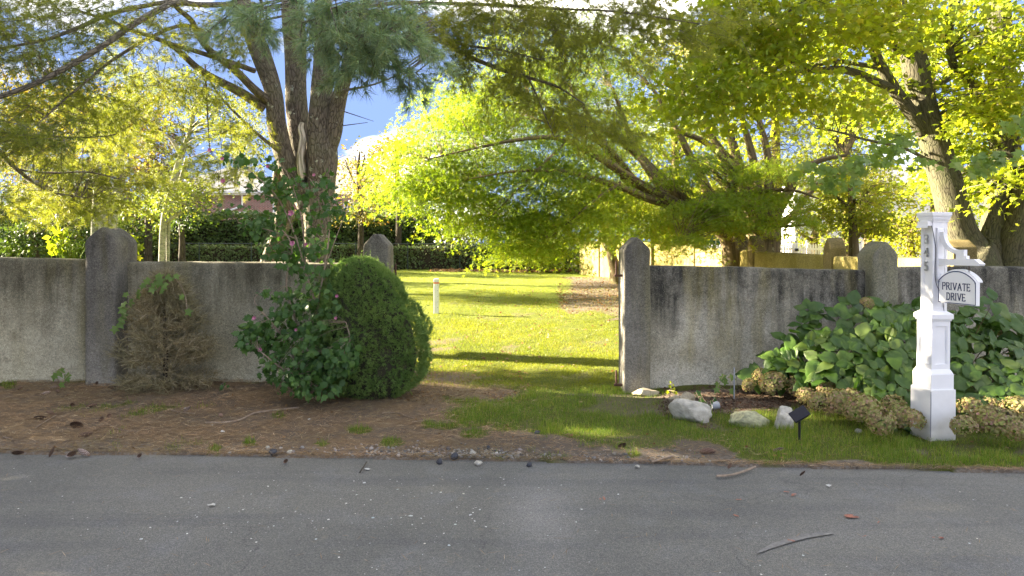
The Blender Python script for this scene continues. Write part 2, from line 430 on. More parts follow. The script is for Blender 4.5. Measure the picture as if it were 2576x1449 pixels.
M_bk_pine = barkmat('white_pine_bark', (.10, .085, .062), (.20, .17, .13), (.38, .41, .30), 24, .32, .014)
M_bk_maple = barkmat('maple_bark', (.07, .063, .04), (.13, .12, .078), (.14, .15, .07), 34, .14, .006)
M_bk_jm = barkmat('smooth_maple_bark', (.10, .075, .04), (.19, .145, .075), (.26, .25, .14), 5, .15, .004)
M_bk_birch = barkmat('birch_bark', (.2, .185, .15), (.36, .34, .28), None, 5, 2.2, .004, .46)
M_bk_dark = barkmat('dark_bark', (.045, .036, .028), (.1, .08, .06), None, 10, .3, .01)
M_dead = barkmat('bleached_dead_wood', (.42, .36, .27), (.68, .62, .5), None, 14, .08, .02)

# ------------------------------------------------------------------ leaf templates (unit length along +y, blade in the xy plane)
def T(v, f): return np.array(v, float), np.array(f, int)
T_dia = T([(0, 0, 0), (.34, .45, .05), (0, 1, -.06), (-.34, .45, .05)], [(0, 1, 3), (1, 2, 3)])
T_star = T([(0, .1, 0), (.16, .34, 0), (-.16, .34, 0), (0, 1, -.08), (.62, .72, -.05), (.22, .1, 0), (-.62, .72, -.05), (-.22, .1, 0)],
           [(1, 3, 2), (5, 4, 1), (6, 7, 2)])
T_maple = T([(0, 0, 0), (.42, -.02, -.03), (.30, .3, .02), (.72, .52, -.06), (.26, .62, .02), (0, 1.05, -.08), (-.26, .62, .02), (-.72, .52, -.06), (-.3, .3, .02), (-.42, -.02, -.03)],
            [(0, 1, 2), (0, 2, 8), (2, 3, 4), (2, 4, 6), (4, 5, 6), (2, 6, 8), (6, 7, 8), (8, 9, 0)])
T_ros = T([(0, 0, 0), (.22, .12, .03), (.38, .3, -.02), (.24, .42, .04), (.34, .62, -.02), (.14, .68, .03), (0, 1, -.1), (-.14, .68, .03), (-.34, .62, -.02), (-.24, .42, .04), (-.38, .3, -.02), (-.22, .12, .03)],
          [(0, 1, 11), (1, 2, 3), (1, 3, 9), (1, 9, 11), (9, 10, 11), (3, 4, 5), (3, 5, 7), (3, 7, 9), (7, 8, 9), (5, 6, 7)])
def t_hyd():
    v = []; f = []; n = 9
    for i in range(n + 1):
        t = i / n
        w = .40 * math.sin(math.pi * min(1, t ** .85)) ** .75 * (1 - .25 * t) if 0 < i < n else 0.0
        dz = -.22 * t * t
        ser = .015 * (1 if i % 2 else -1)
        v += [(-w - ser * (w > 0), t, dz - .02 + .10 * w), (-w * .5, t + .01, dz + .035), (0, t, dz - .015), (w * .5, t + .01, dz + .035), (w + ser * (w > 0), t, dz - .02 + .10 * w)]
    for i in range(n):
        for j in range(4):
            a = i * 5 + j
            f.append((a, a + 1, a + 6, a + 5))
    return np.array(v), np.array(f)
T_hyd = t_hyd()
T_petal = T([(0, 0, 0), (.4, .4, .05), (.25, .9, 0), (-.25, .9, 0), (-.4, .4, .05)], [(0, 1, 4), (1, 2, 3), (1, 3, 4)])

def norm(a): return a / (np.linalg.norm(a, axis=-1, keepdims=True) + 1e-9)
def frames(ydir, zdir):
    y = norm(ydir); x = norm(np.cross(y, zdir)); z = np.cross(x, y)
    return np.stack([x, y, z], 1)          # rows
def scatter(mb, tpl, pos, ydir, zdir, size, m=0):
    TV, TF = tpl
    n = len(pos)
    if n == 0: return
    Fm = frames(ydir, zdir)
    V = pos[:, None, :] + np.einsum('kj,njl->nkl', TV, Fm) * np.asarray(size).reshape(-1, 1, 1)
    Fc = TF[None] + (np.arange(n) * len(TV))[:, None, None]
    mb.add(V.reshape(-1, 3), Fc.reshape(-1, TF.shape[1]), m)

def rsph(n):
    return norm(R.normal(size=(n, 3)))

# a crown made of many small sprays; pads are (u, v, d, half-width px, half-height px, half-depth m, number of sprays)
def spray_centres(pads, shell=.45):
    C = []; O = []
    for (u, v, d, ru, rv, rd, n) in pads:
        c = P(u, v, d)
        q = rsph(n) * (R.uniform(shell ** 3, 1, n) ** (1 / 3))[:, None]
        C.append(c + q * np.array([ru * d / F, rd, rv * d / F])); O.append(q)
    return np.concatenate(C), np.concatenate(O)

def spray_leaves(mb, C, O, per, sr, size, tpl, flat=.3, droop=.35, up=.8, zmin=None):
    n = len(C); N = n * per
    c = np.repeat(C, per, 0); o = np.repeat(O, per, 0)
    outw = norm(o * [1, 1, .25] + 1e-3)
    rr = np.repeat(R.uniform(.6, 1.35, n) * sr, per)
    a = R.uniform(0, 2 * math.pi, N); q = np.sqrt(R.uniform(0, 1, N))
    off = np.stack([np.cos(a) * q, np.sin(a) * q, R.normal(0, flat * .35, N)], 1) * rr[:, None]
    off[:, 2] -= droop * (q ** 2) * rr + droop * .6 * (off * outw).sum(1)
    pos = c + off
    yd = norm(off * [1, 1, .5] + outw * rr[:, None] * .6 + R.normal(0, .45, (N, 3)) * rr[:, None] + [0, 0, -.25 * sr])
    zd = norm(np.array([-.25, 0, up * .75]) + R.normal(0, .55, (N, 3)))
    sz = size * R.uniform(.65, 1.25, N)
    if zmin is not None:
        k = pos[:, 2] > zmin; pos, yd, zd, sz = pos[k], yd[k], zd[k], sz[k]
    scatter(mb, tpl, pos, yd, zd, sz)

def twigs_to(mb, C, limbs, r0=.010, r1=.003, sag=.12, sides=3, maxn=None, k0=.25):
    """thin branches from the limb skeleton out to each spray"""
    L = np.concatenate([l[int(len(l) * k0):] for l in limbs])
    idx = np.arange(len(C))
    if maxn and len(C) > maxn: idx = R.choice(idx, maxn, replace=False)
    for i in idx:
        d = np.linalg.norm(L[:, :3] - C[i], axis=1)
        low = d + .9 * np.maximum(0, L[:, 2] - C[i, 2])      # prefer to grow upwards and outwards
        a = L[np.argmin(low)]
        e = C[i]; ln = np.linalg.norm(e - a[:3])
        if ln < .03: continue
        mid1 = a[:3] * .6 + e * .4 + R.normal(0, .06, 3) * ln + [0, 0, sag * ln]
        mid2 = a[:3] * .2 + e * .8 + R.normal(0, .05, 3) * ln + [0, 0, sag * ln * .7]
        rs = min(a[3] * .6, r0 * (.6 + .5 * ln))
        tube(mb, np.array([[*a[:3], rs], [*mid1, rs * .7], [*mid2, rs * .45], [*e, r1 * .5]]), sides, 1, cap=False)

def limb_px(pts):
    """(u, v, d, width px) -> x y z r"""
    return np.array([[*P(u, v, d), w * d / F / 2] for (u, v, d, w) in pts])

def make_tree(name, label, cat, limbs, pads, leafm, barkm, tpl, per, sr, size, group=None, sides=10, flat=.3, droop=.35, shell=.45, twr=.010, maxtw=900, rough=.05, names=None, extra=None):
    base = limbs[0][0][:3].copy() if not isinstance(limbs[0][0], tuple) else None
    t = thing(name, label, cat, (0, 0, 0), group=group)
    t.location = [float(c) for c in base]
    Qs = []
    def loc(o): o.matrix_parent_inverse = Matrix.Translation(-Vector([float(c) for c in base]))
    for i, l in enumerate(limbs):
        mb = MB(); Qs.append(tube(mb, l, sides if i == 0 else max(6, sides - 2), 4, rough))
        loc(mb.build((names[i] if names else ('trunk' if i == 0 else 'limb')), barkm, t, smooth=True))
    C, O = spray_centres(pads, shell)
    if maxtw:
        mb = MB(); twigs_to(mb, C, Qs, twr, .003, maxn=maxtw, k0=.2)
        loc(mb.build('twigs', barkm, t, kind='stuff'))
    mb = MB(); spray_leaves(mb, C, O, per, sr, size, tpl, flat, droop)
    if extra: extra(mb)
    loc(mb.build('crown', leafm, t, kind='stuff'))
    return t, Qs

# @@SETTING
# ================================================================== ground and road
def axis(lo, hi, segs):
    out = []
    for a, b, st in segs: out.append(np.arange(a, b, st))
    return np.concatenate(out + [[hi]])
gx = np.concatenate([-np.geomspace(400, 9.5, 22), np.arange(-9, 9, .075), np.geomspace(9.2, 400, 22)])
gy = np.concatenate([-np.geomspace(300, 1, 16), np.arange(0, 5, .5), np.arange(5.0, 9.0, .045), np.arange(9.0, 16, .14), np.geomspace(16.2, 420, 60)])
X, Y = np.meshgrid(gx, gy, indexing='ij')
Z = gz(X, Y)
edge = road_y(X) + .05 * n2(X, Y, 3.0, 4) * .6
Z = np.where(Y < edge, -.05, Z + .008 * sstep(0, .06, Y - edge) + .010 * n2(X, Y, 9, 1) * sstep(.05, .4, Y - edge))
Z = np.where((Y >= edge) & (Y < edge + .06), np.maximum(Z, .003), Z)

def pix(x, y, z=0.0):
    return U0 + np.asarray(x) * F / np.maximum(y, .1), V0 + (EYE - z) * F / np.maximum(y, .1)

def grass_verge(x, y):
    """0..1 how much grass grows at a point of the verge or the bed"""
    u, v = pix(x, y)
    nz = n2(x, y, 3.3, 2) * 14 + n2(x, y, 9, 3) * 9
    v = v + nz; uu = u + nz * 1.5
    a = sstep(1085, 1180, uu) * sstep(1004 - 24 * sstep(1200, 1330, u), 1016 - 22 * sstep(1200, 1330, u), v) * (1 - sstep(1070 + .02 * (u - 1100), 1096 + .02 * (u - 1100), v))
    up = 1048 + .036 * np.clip(u - 1650, 0, 5000) + 8 * sstep(1700, 1850, u)
    lo = 1096 + 62 * sstep(1740, 1930, u) + .03 * np.clip(u - 1900, 0, 5000)
    a = a * (1 - sstep(1640, 1690, u) * (1 - sstep(1040, 1056, v)))
    b = sstep(1560, 1680, uu) * sstep(up - 6, up + 8, v) * (1 - sstep(lo - 4, lo + 16, v))
    g = np.maximum(a, b)
    for (cu, cv, ru, rv) in [(985, 1120, 34, 14), (1190, 1098, 38, 13), (1255, 1150, 24, 14), (1395, 1160, 48, 16), (1488, 1120, 46, 18), (1560, 1092, 40, 14), (292, 1132, 22, 17), (436, 1132, 30, 13), (540, 1134, 19, 17),
                             (628, 1120, 22, 10), (1120, 1080, 40, 10), (1075, 1078, 22, 9), (20, 985, 24, 16), (1590, 1150, 20, 12), (810, 1122, 20, 8), (1330, 1140, 22, 9), (700, 1060, 24, 7), (480, 1118, 60, 7), (905, 1090, 40, 9)]:
        g = np.maximum(g, 1.0 - sstep(.5, 1.2, np.hypot((u - cu) / ru, (v - nz - cv + 3) / rv)))
    g = g * (1 - .55 * sstep(.15, .7, n2(x, y, 2.6, 6)) * (v < 1400)) * (1 - .35 * sstep(.2, .8, n2(x, y, 8, 1)))
    weeds = .55 * sstep(.38, .85, n2(x, y, 2.1, 8)) * (v > 1040)
    g = np.maximum(g, weeds)
    return np.clip(g, 0, 1)

def lawn_amt(x, y):
    u, v = pix(x, y, gz(x, y))
    g = sstep(7.65, 8.0, y + .2 * n2(x, y, 4)) * np.maximum(sstep(8.1, 8.5, y + .2 * n2(x, y, 4)), sstep(-.1, .3, x))
    bare = (1 - sstep(1130, 1300, u + 30 * n2(x, y, 3))) * (1 - sstep(.0, 1.0, (y - 8.9) / 1.1)) * sstep(-4, -.5, x)
    g = g * (1 - .85 * bare)
    lit = sstep(1385, 1440, u + 25 * n2(x, y, 1.6)) * (1 - sstep(775, 800, v)) * sstep(688, 702, v)
    g = g * (1 - .75 * lit)
    g = g * (1 - .6 * sstep(.3, .8, n2(x, y, 1.3, 5)) * (1 - sstep(15, 24, y))) * (1 - .5 * sstep(.2, .8, n2(x, y, 4, 7)))
    g = g * (1 - sstep(35.2, 36.6, y + 1.5 * sstep(1120, 1450, u)))
    return np.clip(g, 0, 1)

Ax = grass_verge(X, Y) * (Y < 8.2) * (Y > 4.5) + lawn_amt(X, Y) * (Y >= 8.0) * (1 - grass_verge(X, Y) * (Y < 8.2))
Ax = np.clip(Ax, 0, 1)
uu_, vv_ = pix(X, Y)
orange = np.clip((1 - sstep(-.9, .5, X + .5 * n2(X, Y, 2))) + .55 * sstep(1.9, 2.6, X) * sstep(6.3, 6.9, Y), 0, 1) * (Y < 12)   # pine litter and bark mulch
gritty = (1 - sstep(.05, .45, Y - edge)) * (Y > 4.8)
mb = MB()
nx, ny = len(gx), len(gy)
i = (np.arange(nx - 1)[:, None] * ny + np.arange(ny - 1)).ravel()
mb.add(np.stack([X, Y, Z], -1).reshape(-1, 3), np.stack([i, i + ny, i + ny + 1, i + 1], 1))
mg, t, p = newmat('ground_cover'); N = NT(t)
za = t.nodes.new('ShaderNodeAttribute'); za.attribute_name = 'zone'
zs = t.nodes.new('ShaderNodeSeparateColor'); N.l(za.outputs['Color'], zs.inputs[0])
v = N.coord('Object')
n1 = N.noise(v, 28, 6, .7); n3 = N.noise(v, 4, 5, .6); nf = N.noise(v, 140, 3, .7)
soil = N.mix(n1, (.08, .065, .045), (.2, .16, .12))
lit_ = N.mix(N.ramp(nf, [(.3, 0.0), (.7, 1.0)]), (.10, .07, .042), (.28, .20, .12))
soil = N.mix(N.math('MULTIPLY', zs.outputs[1], N.ramp(N.noise(v, 2.3, 7, .68), [(.40, .15), (.56, 1.0)])), soil, lit_)
soil = N.mix(N.math('MULTIPLY', zs.outputs[2], N.ramp(n1, [(.45, 0.0), (.6, .8)])), soil, (.2, .19, .17))
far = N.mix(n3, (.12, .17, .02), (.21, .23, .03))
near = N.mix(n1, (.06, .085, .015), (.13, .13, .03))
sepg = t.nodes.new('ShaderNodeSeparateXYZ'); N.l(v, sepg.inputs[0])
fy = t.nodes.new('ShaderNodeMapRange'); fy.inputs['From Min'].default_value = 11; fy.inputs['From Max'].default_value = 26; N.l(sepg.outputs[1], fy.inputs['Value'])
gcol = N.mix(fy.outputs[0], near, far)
gm = N.math('ADD', zs.outputs[0], N.math('MULTIPLY', N.math('SUBTRACT', n1, .5), .6), clamp=True)
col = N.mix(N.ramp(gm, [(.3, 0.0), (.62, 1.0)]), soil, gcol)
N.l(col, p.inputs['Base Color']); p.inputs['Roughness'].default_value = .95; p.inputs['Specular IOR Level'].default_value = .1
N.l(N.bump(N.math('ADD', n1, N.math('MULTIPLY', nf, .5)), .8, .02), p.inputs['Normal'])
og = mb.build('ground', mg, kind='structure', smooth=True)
ca = og.data.color_attributes.new('zone', 'FLOAT_COLOR', 'POINT')
ca.data.foreach_set('color', np.stack([Ax, orange, gritty, np.ones_like(Ax)], -1).astype(np.float32).ravel())

# asphalt
rx = np.concatenate([-np.geomspace(400, 9.5, 16), np.arange(-9, 9, .09), np.geomspace(9.2, 400, 16)])
ry = np.concatenate([np.linspace(-3.2, 3, 14), np.linspace(3.2, 5.2, 24), [5.4, 5.6, 5.8, 6.0, 6.2]])
mb = MB(); RX, S = np.meshgrid(rx, np.linspace(0, 1, 30), indexing='ij')
RY = -3.2 + S * (road_y(RX) + .10 + 3.2)
RZ = .0 - .004 + .004 * n2(RX, RY, .8) - .012 * sstep(.985, 1.0, S)
i = (np.arange(len(rx) - 1)[:, None] * 30 + np.arange(29)).ravel()
mb.add(np.stack([RX, RY, RZ], -1).reshape(-1, 3), np.stack([i, i + 30, i + 31, i + 1], 1))
mr, t, p = newmat('worn_asphalt'); N = NT(t); v = N.coord('Object')
big = N.noise(v, .55, 4, .5); med = N.noise(v, 2.6, 6, .62)
agg = t.nodes.new('ShaderNodeTexVoronoi'); agg.inputs['Scale'].default_value = 150; N.l(v, agg.inputs['Vector'])
gr = N.noise(v, 260, 2, .8)
col = N.mix(N.ramp(big, [(.38, 0.0), (.62, 1.0)]), (.118, .117, .103), (.152, .149, .130))
col = N.mix(N.ramp(med, [(.52, 0.0), (.72, .5)]), col, (.17, .172, .17))
dm = t.nodes.new('ShaderNodeMapping'); dm.inputs['Location'].default_value = (-.3, -2.45, 0); dm.inputs['Scale'].default_value = (1.6, .55, 1); N.l(N.coord('Object'), dm.inputs[0])
dl = t.nodes.new('ShaderNodeVectorMath'); dl.operation = 'LENGTH'; N.l(dm.outputs[0], dl.inputs[0])
dust = N.math('MULTIPLY', N.ramp(N.math('ADD', dl.outputs['Value'], N.math('MULTIPLY', med, .9)), [(.5, 1.0), (2.0, 0.0)]), .5)
col = N.mix(dust, col, (.24, .235, .22))
col = N.mix(N.ramp(N.noise(v, 6.5, 5, .7), [(.60, 0.0), (.70, .45)]), col, (.2, .175, .13))
tyre_m = t.nodes.new('ShaderNodeMapping'); tyre_m.inputs['Scale'].default_value = (.12, 1, 1); N.l(v, tyre_m.inputs[0])
col = N.mix(N.ramp(N.noise(tyre_m.outputs[0], 3.1, 4, .6), [(.5, 0.0), (.68, .4)]), col, (.075, .078, .08))
crk = t.nodes.new('ShaderNodeTexVoronoi'); crk.feature = 'DISTANCE_TO_EDGE'; crk.inputs['Scale'].default_value = .55; wv = t.nodes.new('ShaderNodeVectorMath'); wv.operation = 'ADD'; wn_ = t.nodes.new('ShaderNodeTexNoise'); wn_.inputs['Scale'].default_value = 3.2; wn_.inputs['Detail'].default_value = 6; N.l(v, wn_.inputs['Vector'])
ws_ = t.nodes.new('ShaderNodeVectorMath'); ws_.operation = 'SCALE'; ws_.inputs['Scale'].default_value = .35; N.l(wn_.outputs['Color'], ws_.inputs[0]); N.l(v, wv.inputs[0]); N.l(ws_.outputs[0], wv.inputs[1]); N.l(wv.outputs[0], crk.inputs['Vector'])
col = N.mix(N.math('MULTIPLY', N.ramp(crk.outputs[0], [(0.0, .35), (.004, 0.0)]), N.ramp(N.noise(v, .9, 2), [(.48, 0.0), (.56, 1.0)])), col, (.03, .03, .032))
col = N.mix(.75, col, N.ramp(agg.outputs['Color'], [(0.0, (.55, .56, .57)), (.5, (.97, .97, .97)), (1.0, (1.6, 1.57, 1.52))]), 'MULTIPLY')
col = N.mix(.5, col, N.ramp(gr, [(.3, (.45, .45, .5)), (.7, (1.55, 1.55, 1.5))]), 'MULTIPLY')
N.l(col, p.inputs['Base Color']); p.inputs['Roughness'].default_value = .85; p.inputs['Specular IOR Level'].default_value = .3
N.l(N.bump(N.math('ADD', agg.outputs[0], gr), .5, .004), p.inputs['Normal'])
mb.build('road', mr, kind='structure', smooth=True)

# ================================================================== walls
WY = 8.28; WT = .22
def pillar(parent, uL, uR, vsh, vap, dfront, depth, mats, label=None, zbase=-.3, name='pillar', rx=0.0, ridge='y', r=.022):
    xl = (uL - U0) * dfront / F; xr = (uR - U0) * dfront / F
    zs_ = EYE - (vsh - V0) * dfront / F; za_ = EYE - (vap - V0) * dfront / F
    cx = (xl + xr) / 2; hw = (xr - xl) / 2; cy = dfront + depth / 2; hd = depth / 2
    def warp(V):
        k = sstep(zs_ - .12, zs_ - .03, V[:, 2])
        g = (1 - np.abs(V[:, 0] - cx) / hw) if ridge == 'y' else (1 - np.abs(V[:, 1] - cy) / hd)
        g = np.clip(g, 0, 1); g = g - .10 * np.exp(-((1 - g) / .09) ** 2)
        V = V.copy(); V[:, 2] += g * (za_ - zs_) * k
        return V
    mb = MB(); rbox(mb, (xl, dfront, zbase), (xr, dfront + depth, zs_), r, .05, .005, warp=warp)
    o = mb.build(name, mats, parent, weld=.0004, smooth=True)
    if label: o['label'] = label
    return o, (xl, xr, zs_, za_)

def panel(parent, x0, x1, y0, y1, zt0, zt1, mat_, name='wall_panel', zbase=-.35, r=.035, dy=0.0, label=None, wav=.010):
    """dy: how far the far end is set back (panels that run into the distance)"""
    def warp(V):
        V = V.copy(); t_ = (V[:, 0] - x0) / (x1 - x0)
        k = sstep(.3, 1.4, V[:, 2])
        V[:, 2] += k * (zt0 + (zt1 - zt0) * t_ - 1.5 + wav * n2(V[:, 0], V[:, 1], 2.3, 1) * 1.3)
        V[:, 1] += .012 * n2(V[:, 0], V[:, 2], 1.6, 2)
        return V
    mb = MB(); rbox(mb, (x0, y0, zbase), (x1, y1, 1.5), r, .07, .0045, warp=warp)
    o = mb.build(name, mat_, parent, weld=.0004, smooth=True)
    if label: o['label'] = label
    return o

def wx(u, d=WY): return (u - U0) * d / F
def wz(v, d=WY): return EYE - (v - V0) * d / F
wl = thing('garden_wall', 'long grey weathered masonry wall left of the grassy opening, with brown stained render', 'wall', (0, 0, 0))
panel(wl, wx(-420), wx(216), WY, WY + WT, wz(640), wz(652), M_st_left)
panel(wl, wx(286), wx(925), WY, WY + WT, wz(659), wz(662), M_st_left)
pillar(wl, 210, 290, 606, 569, 8.02, .50, M_st_pill, 'broad pillar with rounded top, standing in front of the birch trunks', r=.05)
pl_, (xl_, xr_, _, _) = pillar(wl, 913, 976, 617, 583, 8.08, .40, M_st_pill, 'pointed gate pillar rising behind the round evergreen')
wr = thing('garden_wall', 'grey masonry wall right of the grassy opening, black algae streaks over pale render', 'wall', (0, 0, 0))
panel(wr, wx(1630), wx(2205), WY, WY + WT, wz(669), wz(678), M_st_right)
panel(wr, wx(2240), wx(3100), WY, WY + WT, wz(672), wz(674), M_st_right)
pr_, (xl2, xr2, _, _) = pillar(wr, 1569.5, 1637, 627, 593, 8.06, .42, M_st_pill, 'dark pointed gate pillar at the opening, iron hinge pins on its side')
pillar(wr, 2196, 2262, 640, 602, 8.10, .40, M_st_pill_light, 'paler pillar behind the top of the hydrangea leaves', r=.04)
# hinge pins: square strap, ring and upright pin let into the pillars
def hinge(parent, x, y, z, sx):
    mb = MB(); box(mb, x - .0 if sx > 0 else x - .11, x + .11 if sx > 0 else x, y - .02, y + .02, z - .015, z + .012)
    tube(mb, [(x + sx * .085, y, z, .014), (x + sx * .085, y, z + .165, .012), (x + sx * .085, y, z + .18, .006)], 8, 1)
    return mb.build('hinge_pin', M_iron, parent, smooth=False)
hinge(wr, xl2 + .01, 8.17, wz(693, 8.17), -1)
hinge(wr, xl2 + .01, 8.17, wz(968, 8.17), -1)
hinge(wl, xr_ - .01, 8.17, wz(700, 8.17), 1)

# boundary wall running away behind the maples, seven pillars
bw = thing('boundary_wall', 'sunlit yellowish wall with gabled pillars running back along the right side of the lawn', 'wall', (0, 0, 0))
# (u of near-left corner, depth, front width, side depth, v shoulder, v apex)
BP = [(1459, 31.0, .20, .20, 610, 606), (1505, 28.5, .36, .36, 601, 596), (1568, 26.6, .36, .36, 603, 594), (1641, 24.6, .33, .36, 602, 588),
      (1745, 21.0, .32, .36, 612, 596), (1892, 17.5, .34, .36, 613, 592), (2090, 14.5, .34, .36, 624, 598), (2398, 10.6, .38, .36, 622, 603)]
TOPS = [(610, 606), (606, 608), (609, 610), (614, 619), (622, 629), (632, 641), (644, 650)]
corner = []
for (u, d, w, dp, vs, va) in BP:
    x0 = (u - U0) * d / F
    zs_, za_ = wz(vs, d), wz(va, d)
    z0 = float(gz(x0, d)) - .3
    def warp(V, zs_=zs_, za_=za_, cy=d + dp / 2, hd=dp / 2):
        k = sstep(zs_ - .12, zs_ - .03, V[:, 2]); g = np.clip(1 - np.abs(V[:, 1] - cy) / hd, 0, 1)
        V = V.copy(); V[:, 2] += g * (za_ - zs_) * k; return V
    # turned a little so that its left face looks across the lawn
    mb = MB(); rbox(mb, (x0, d, z0), (x0 + w, d + dp, zs_), .02, .09, .004, warp=warp)
    mb.build('pillar', M_st_backp, bw, weld=.0004, smooth=True)
    corner.append((x0, d, w, dp))
for k in range(len(BP) - 1):
    (xa, da, wa, pa), (xb, db, wb, pb) = corner[k], corner[k + 1]
    A = np.array([xa + wa * .42, da + .02]); B = np.array([xb + wb * .42, db + pb - .02])
    dv = B - A; L = np.linalg.norm(dv); e = dv / L; nn = np.array([e[1], -e[0]])    # nn points right of travel
    if nn[0] > 0: nn = -nn
    za_, zb_ = wz(TOPS[k][0], da), wz(TOPS[k][1], db + pb)
    g0, g1 = float(gz(*A)), float(gz(*B))
    def warp(V, A=A, e=e, nn=nn, L=L, za_=za_, zb_=zb_, g0=g0, g1=g1):
        t_ = V[:, 0] / L; zz = V[:, 2]; top = za_ + (zb_ - za_) * t_; bot = g0 + (g1 - g0) * t_ - .3
        o = np.empty_like(V); xy = A[None] + V[:, :1] * e + V[:, 1:2] * nn; o[:, :2] = xy
        rr_ = np.where(zz > 1.2, top - (1.5 - zz), bot + (top - .3 - bot) * zz / 1.2); o[:, 2] = rr_ + .008 * n2(xy[:, 0], xy[:, 1], 2)
        return o
    mb = MB(); rbox(mb, (0, -.11, 0), (L, .11, 1.5), .06, .14, .004, warp=warp)
    mb.build('wall_panel', M_st_back, bw, weld=.0004, smooth=True)

# ================================================================== address post
PHI = rad(8.1)
pc = np.array([3.746, 6.05]) + .127 * np.array([math.cos(PHI) - math.sin(PHI), math.sin(PHI) + math.cos(PHI)])
post = thing('address_post', 'tall white panelled post numbered 345 standing in the grass before the hydrangeas', 'post', (pc[0], pc[1], 0), PHI + .0)
post.rotation_euler = (0, rad(.5), PHI)
dpn = 6.07
def pz(v, d=dpn): return EYE - (v - V0) * d / F
def section(name, half0, half1, v_bot, v_top, m=None, zb=None):
    mb = MB(); z0 = pz(v_bot) if zb is None else zb; z1 = pz(v_top)
    V = [(sx * half0, sy * half0, z0) for sx, sy in ((-1, -1), (1, -1), (1, 1), (-1, 1))] + [(sx * half1, sy * half1, z1) for sx, sy in ((-1, -1), (1, -1), (1, 1), (-1, 1))]
    mb.add(V, BOXF); return bev(mb.build(name, m or M_white, post), .003)
def framed(name, h, v_bot, v_top, v_pb, v_pt, brd, dep=.012):
    """square shaft with a sunk panel on each face"""
    z0, z1, a, b = pz(v_bot), pz(v_top), pz(v_pb), pz(v_pt)
    mb = MB(); i = h - dep
    box(mb, -i, i, -i, i, z0 + .001, z1 - .001)
    for k in range(4):
        M = Matrix.Rotation(k * math.pi / 2, 4, 'Z')
        e = h * 1.0
        box(mb, -e, -e + brd, -e, -i + .001, z0, z1, M=M); box(mb, e - brd, e - dep, -e, -i + .001, z0, z1, M=M)
        box(mb, -e + brd, e - brd, -e, -i + .001, z0, a, M=M); box(mb, -e + brd, e - brd, -e, -i + .001, b, z1, M=M)
        q = .008                                        # small inner bead
        box(mb, -e + brd, -e + brd + q, -e + .006, -i + .001, a, b, M=M); box(mb, e - brd - q, e - brd, -e + .006, -i + .001, a, b, M=M)
    return mb.build(name, M_white, post)
section('plinth', .127, .125, 1112, 981, M_white_worn, -.06)
# the base boards do not quite meet at the corner
mb = MB(); tube(mb, [(-.1268, -.1285, pz(985), .0022), (-.1262, -.1288, pz(1015), .003), (-.1268, -.1286, pz(1100), .0018)], 5, 2)
mb.build('corner_gap', M_navy, post)
section('base_band', .114, .114, 981.5, 943)
section('base_moulding', .114, .094, 943, 931)
framed('panelled_shaft', .092, 933, 808, 918, 822, .03)
section('lower_collar_bead', .100, .104, 809, 804)
section('collar', .112, .112, 804, 792)
section('collar_slope', .112, .074, 792, 784)
framed('upper_shaft', .073, 788, 556, 775, 574, .024, .014)
for k, (a, b, va, vb) in enumerate([(.080, .080, 558, 554), (.084, .090, 554, 549), (.090, .091, 549, 545), (.094, .098, 545, 541), (.099, .100, 541, 533)]):
    section('cap_moulding' if k < 4 else 'cap', a, b, va, vb)
# light over the numbers, on the left face
mb = MB(); box(mb, -.073 - .045, -.073, -.062, .065, pz(568), pz(556)); box(mb, -.073 - .055, -.118, -.064, .067, pz(573), pz(566), tx=.003)
bev(mb.build('number_light', M_white, post), .003)
def text_mesh(body, size, depth, mat_, name, parent, M, font_scale=1.0, sp=1.0):
    cu = bpy.data.curves.new(name, 'FONT'); cu.body = body; cu.size = size; cu.extrude = depth; cu.align_x = 'CENTER'; cu.align_y = 'CENTER'; cu.space_character = sp
    tmp = bpy.data.objects.new(name, cu); COL.objects.link(tmp)
    dg = bpy.context.evaluated_depsgraph_get(); me = bpy.data.meshes.new_from_object(tmp.evaluated_get(dg))
    bpy.data.objects.remove(tmp); 
    me.transform(Matrix.Diagonal((font_scale, 1, 1, 1))); me.materials.clear(); me.materials.append(mat_)
    o = link(name, me, parent); o.matrix_local = M
    return o
for dg_, v_ in (('3', 607), ('4', 641), ('5', 676)):
    # left face looks to -x: text x axis runs along -y, up is z
    M = Matrix.Translation((-.0735, .004, pz(v_ - 4))) @ Matrix(((0, 0, -1, 0), (-1, 0, 0, 0), (0, 1, 0, 0), (0, 0, 0, 1)))
    o = text_mesh(dg_, .125, .007, M_digit, 'number', post, M, .82); o['label'] = 'metal house number %s' % dg_
# bracket arm and scroll: towards the road (local -y)
a0 = -.074; AL = .455
def prof_extrude(mb, pts, x0, x1, m=0):
    n = len(pts); V = [(x0, y, z) for y, z in pts] + [(x1, y, z) for y, z in pts]
    mb.add(V, [[i, (i + 1) % n, n + (i + 1) % n, n + i] for i in range(n)], m); mb.add(V[:n], [list(range(n))[::-1]], m); mb.add(V[n:], [list(range(n))], m)
zt, zb = pz(651), pz(667)
mb = MB(); prof_extrude(mb, [(a0 + .01, zb), (a0 - AL, zb + .004), (a0 - AL - .01, zb + .02), (a0 - AL + .05, zt + .002), (a0 + .01, zt)][::-1], -.026, .026)
bev(mb.build('bracket_arm', M_white, post), .002)
mb = MB(); box(mb, -.034, .034, a0 - .012, a0 + .02, pz(705), pz(574)); bev(mb.build('bracket_back_board', M_white, post), .006)
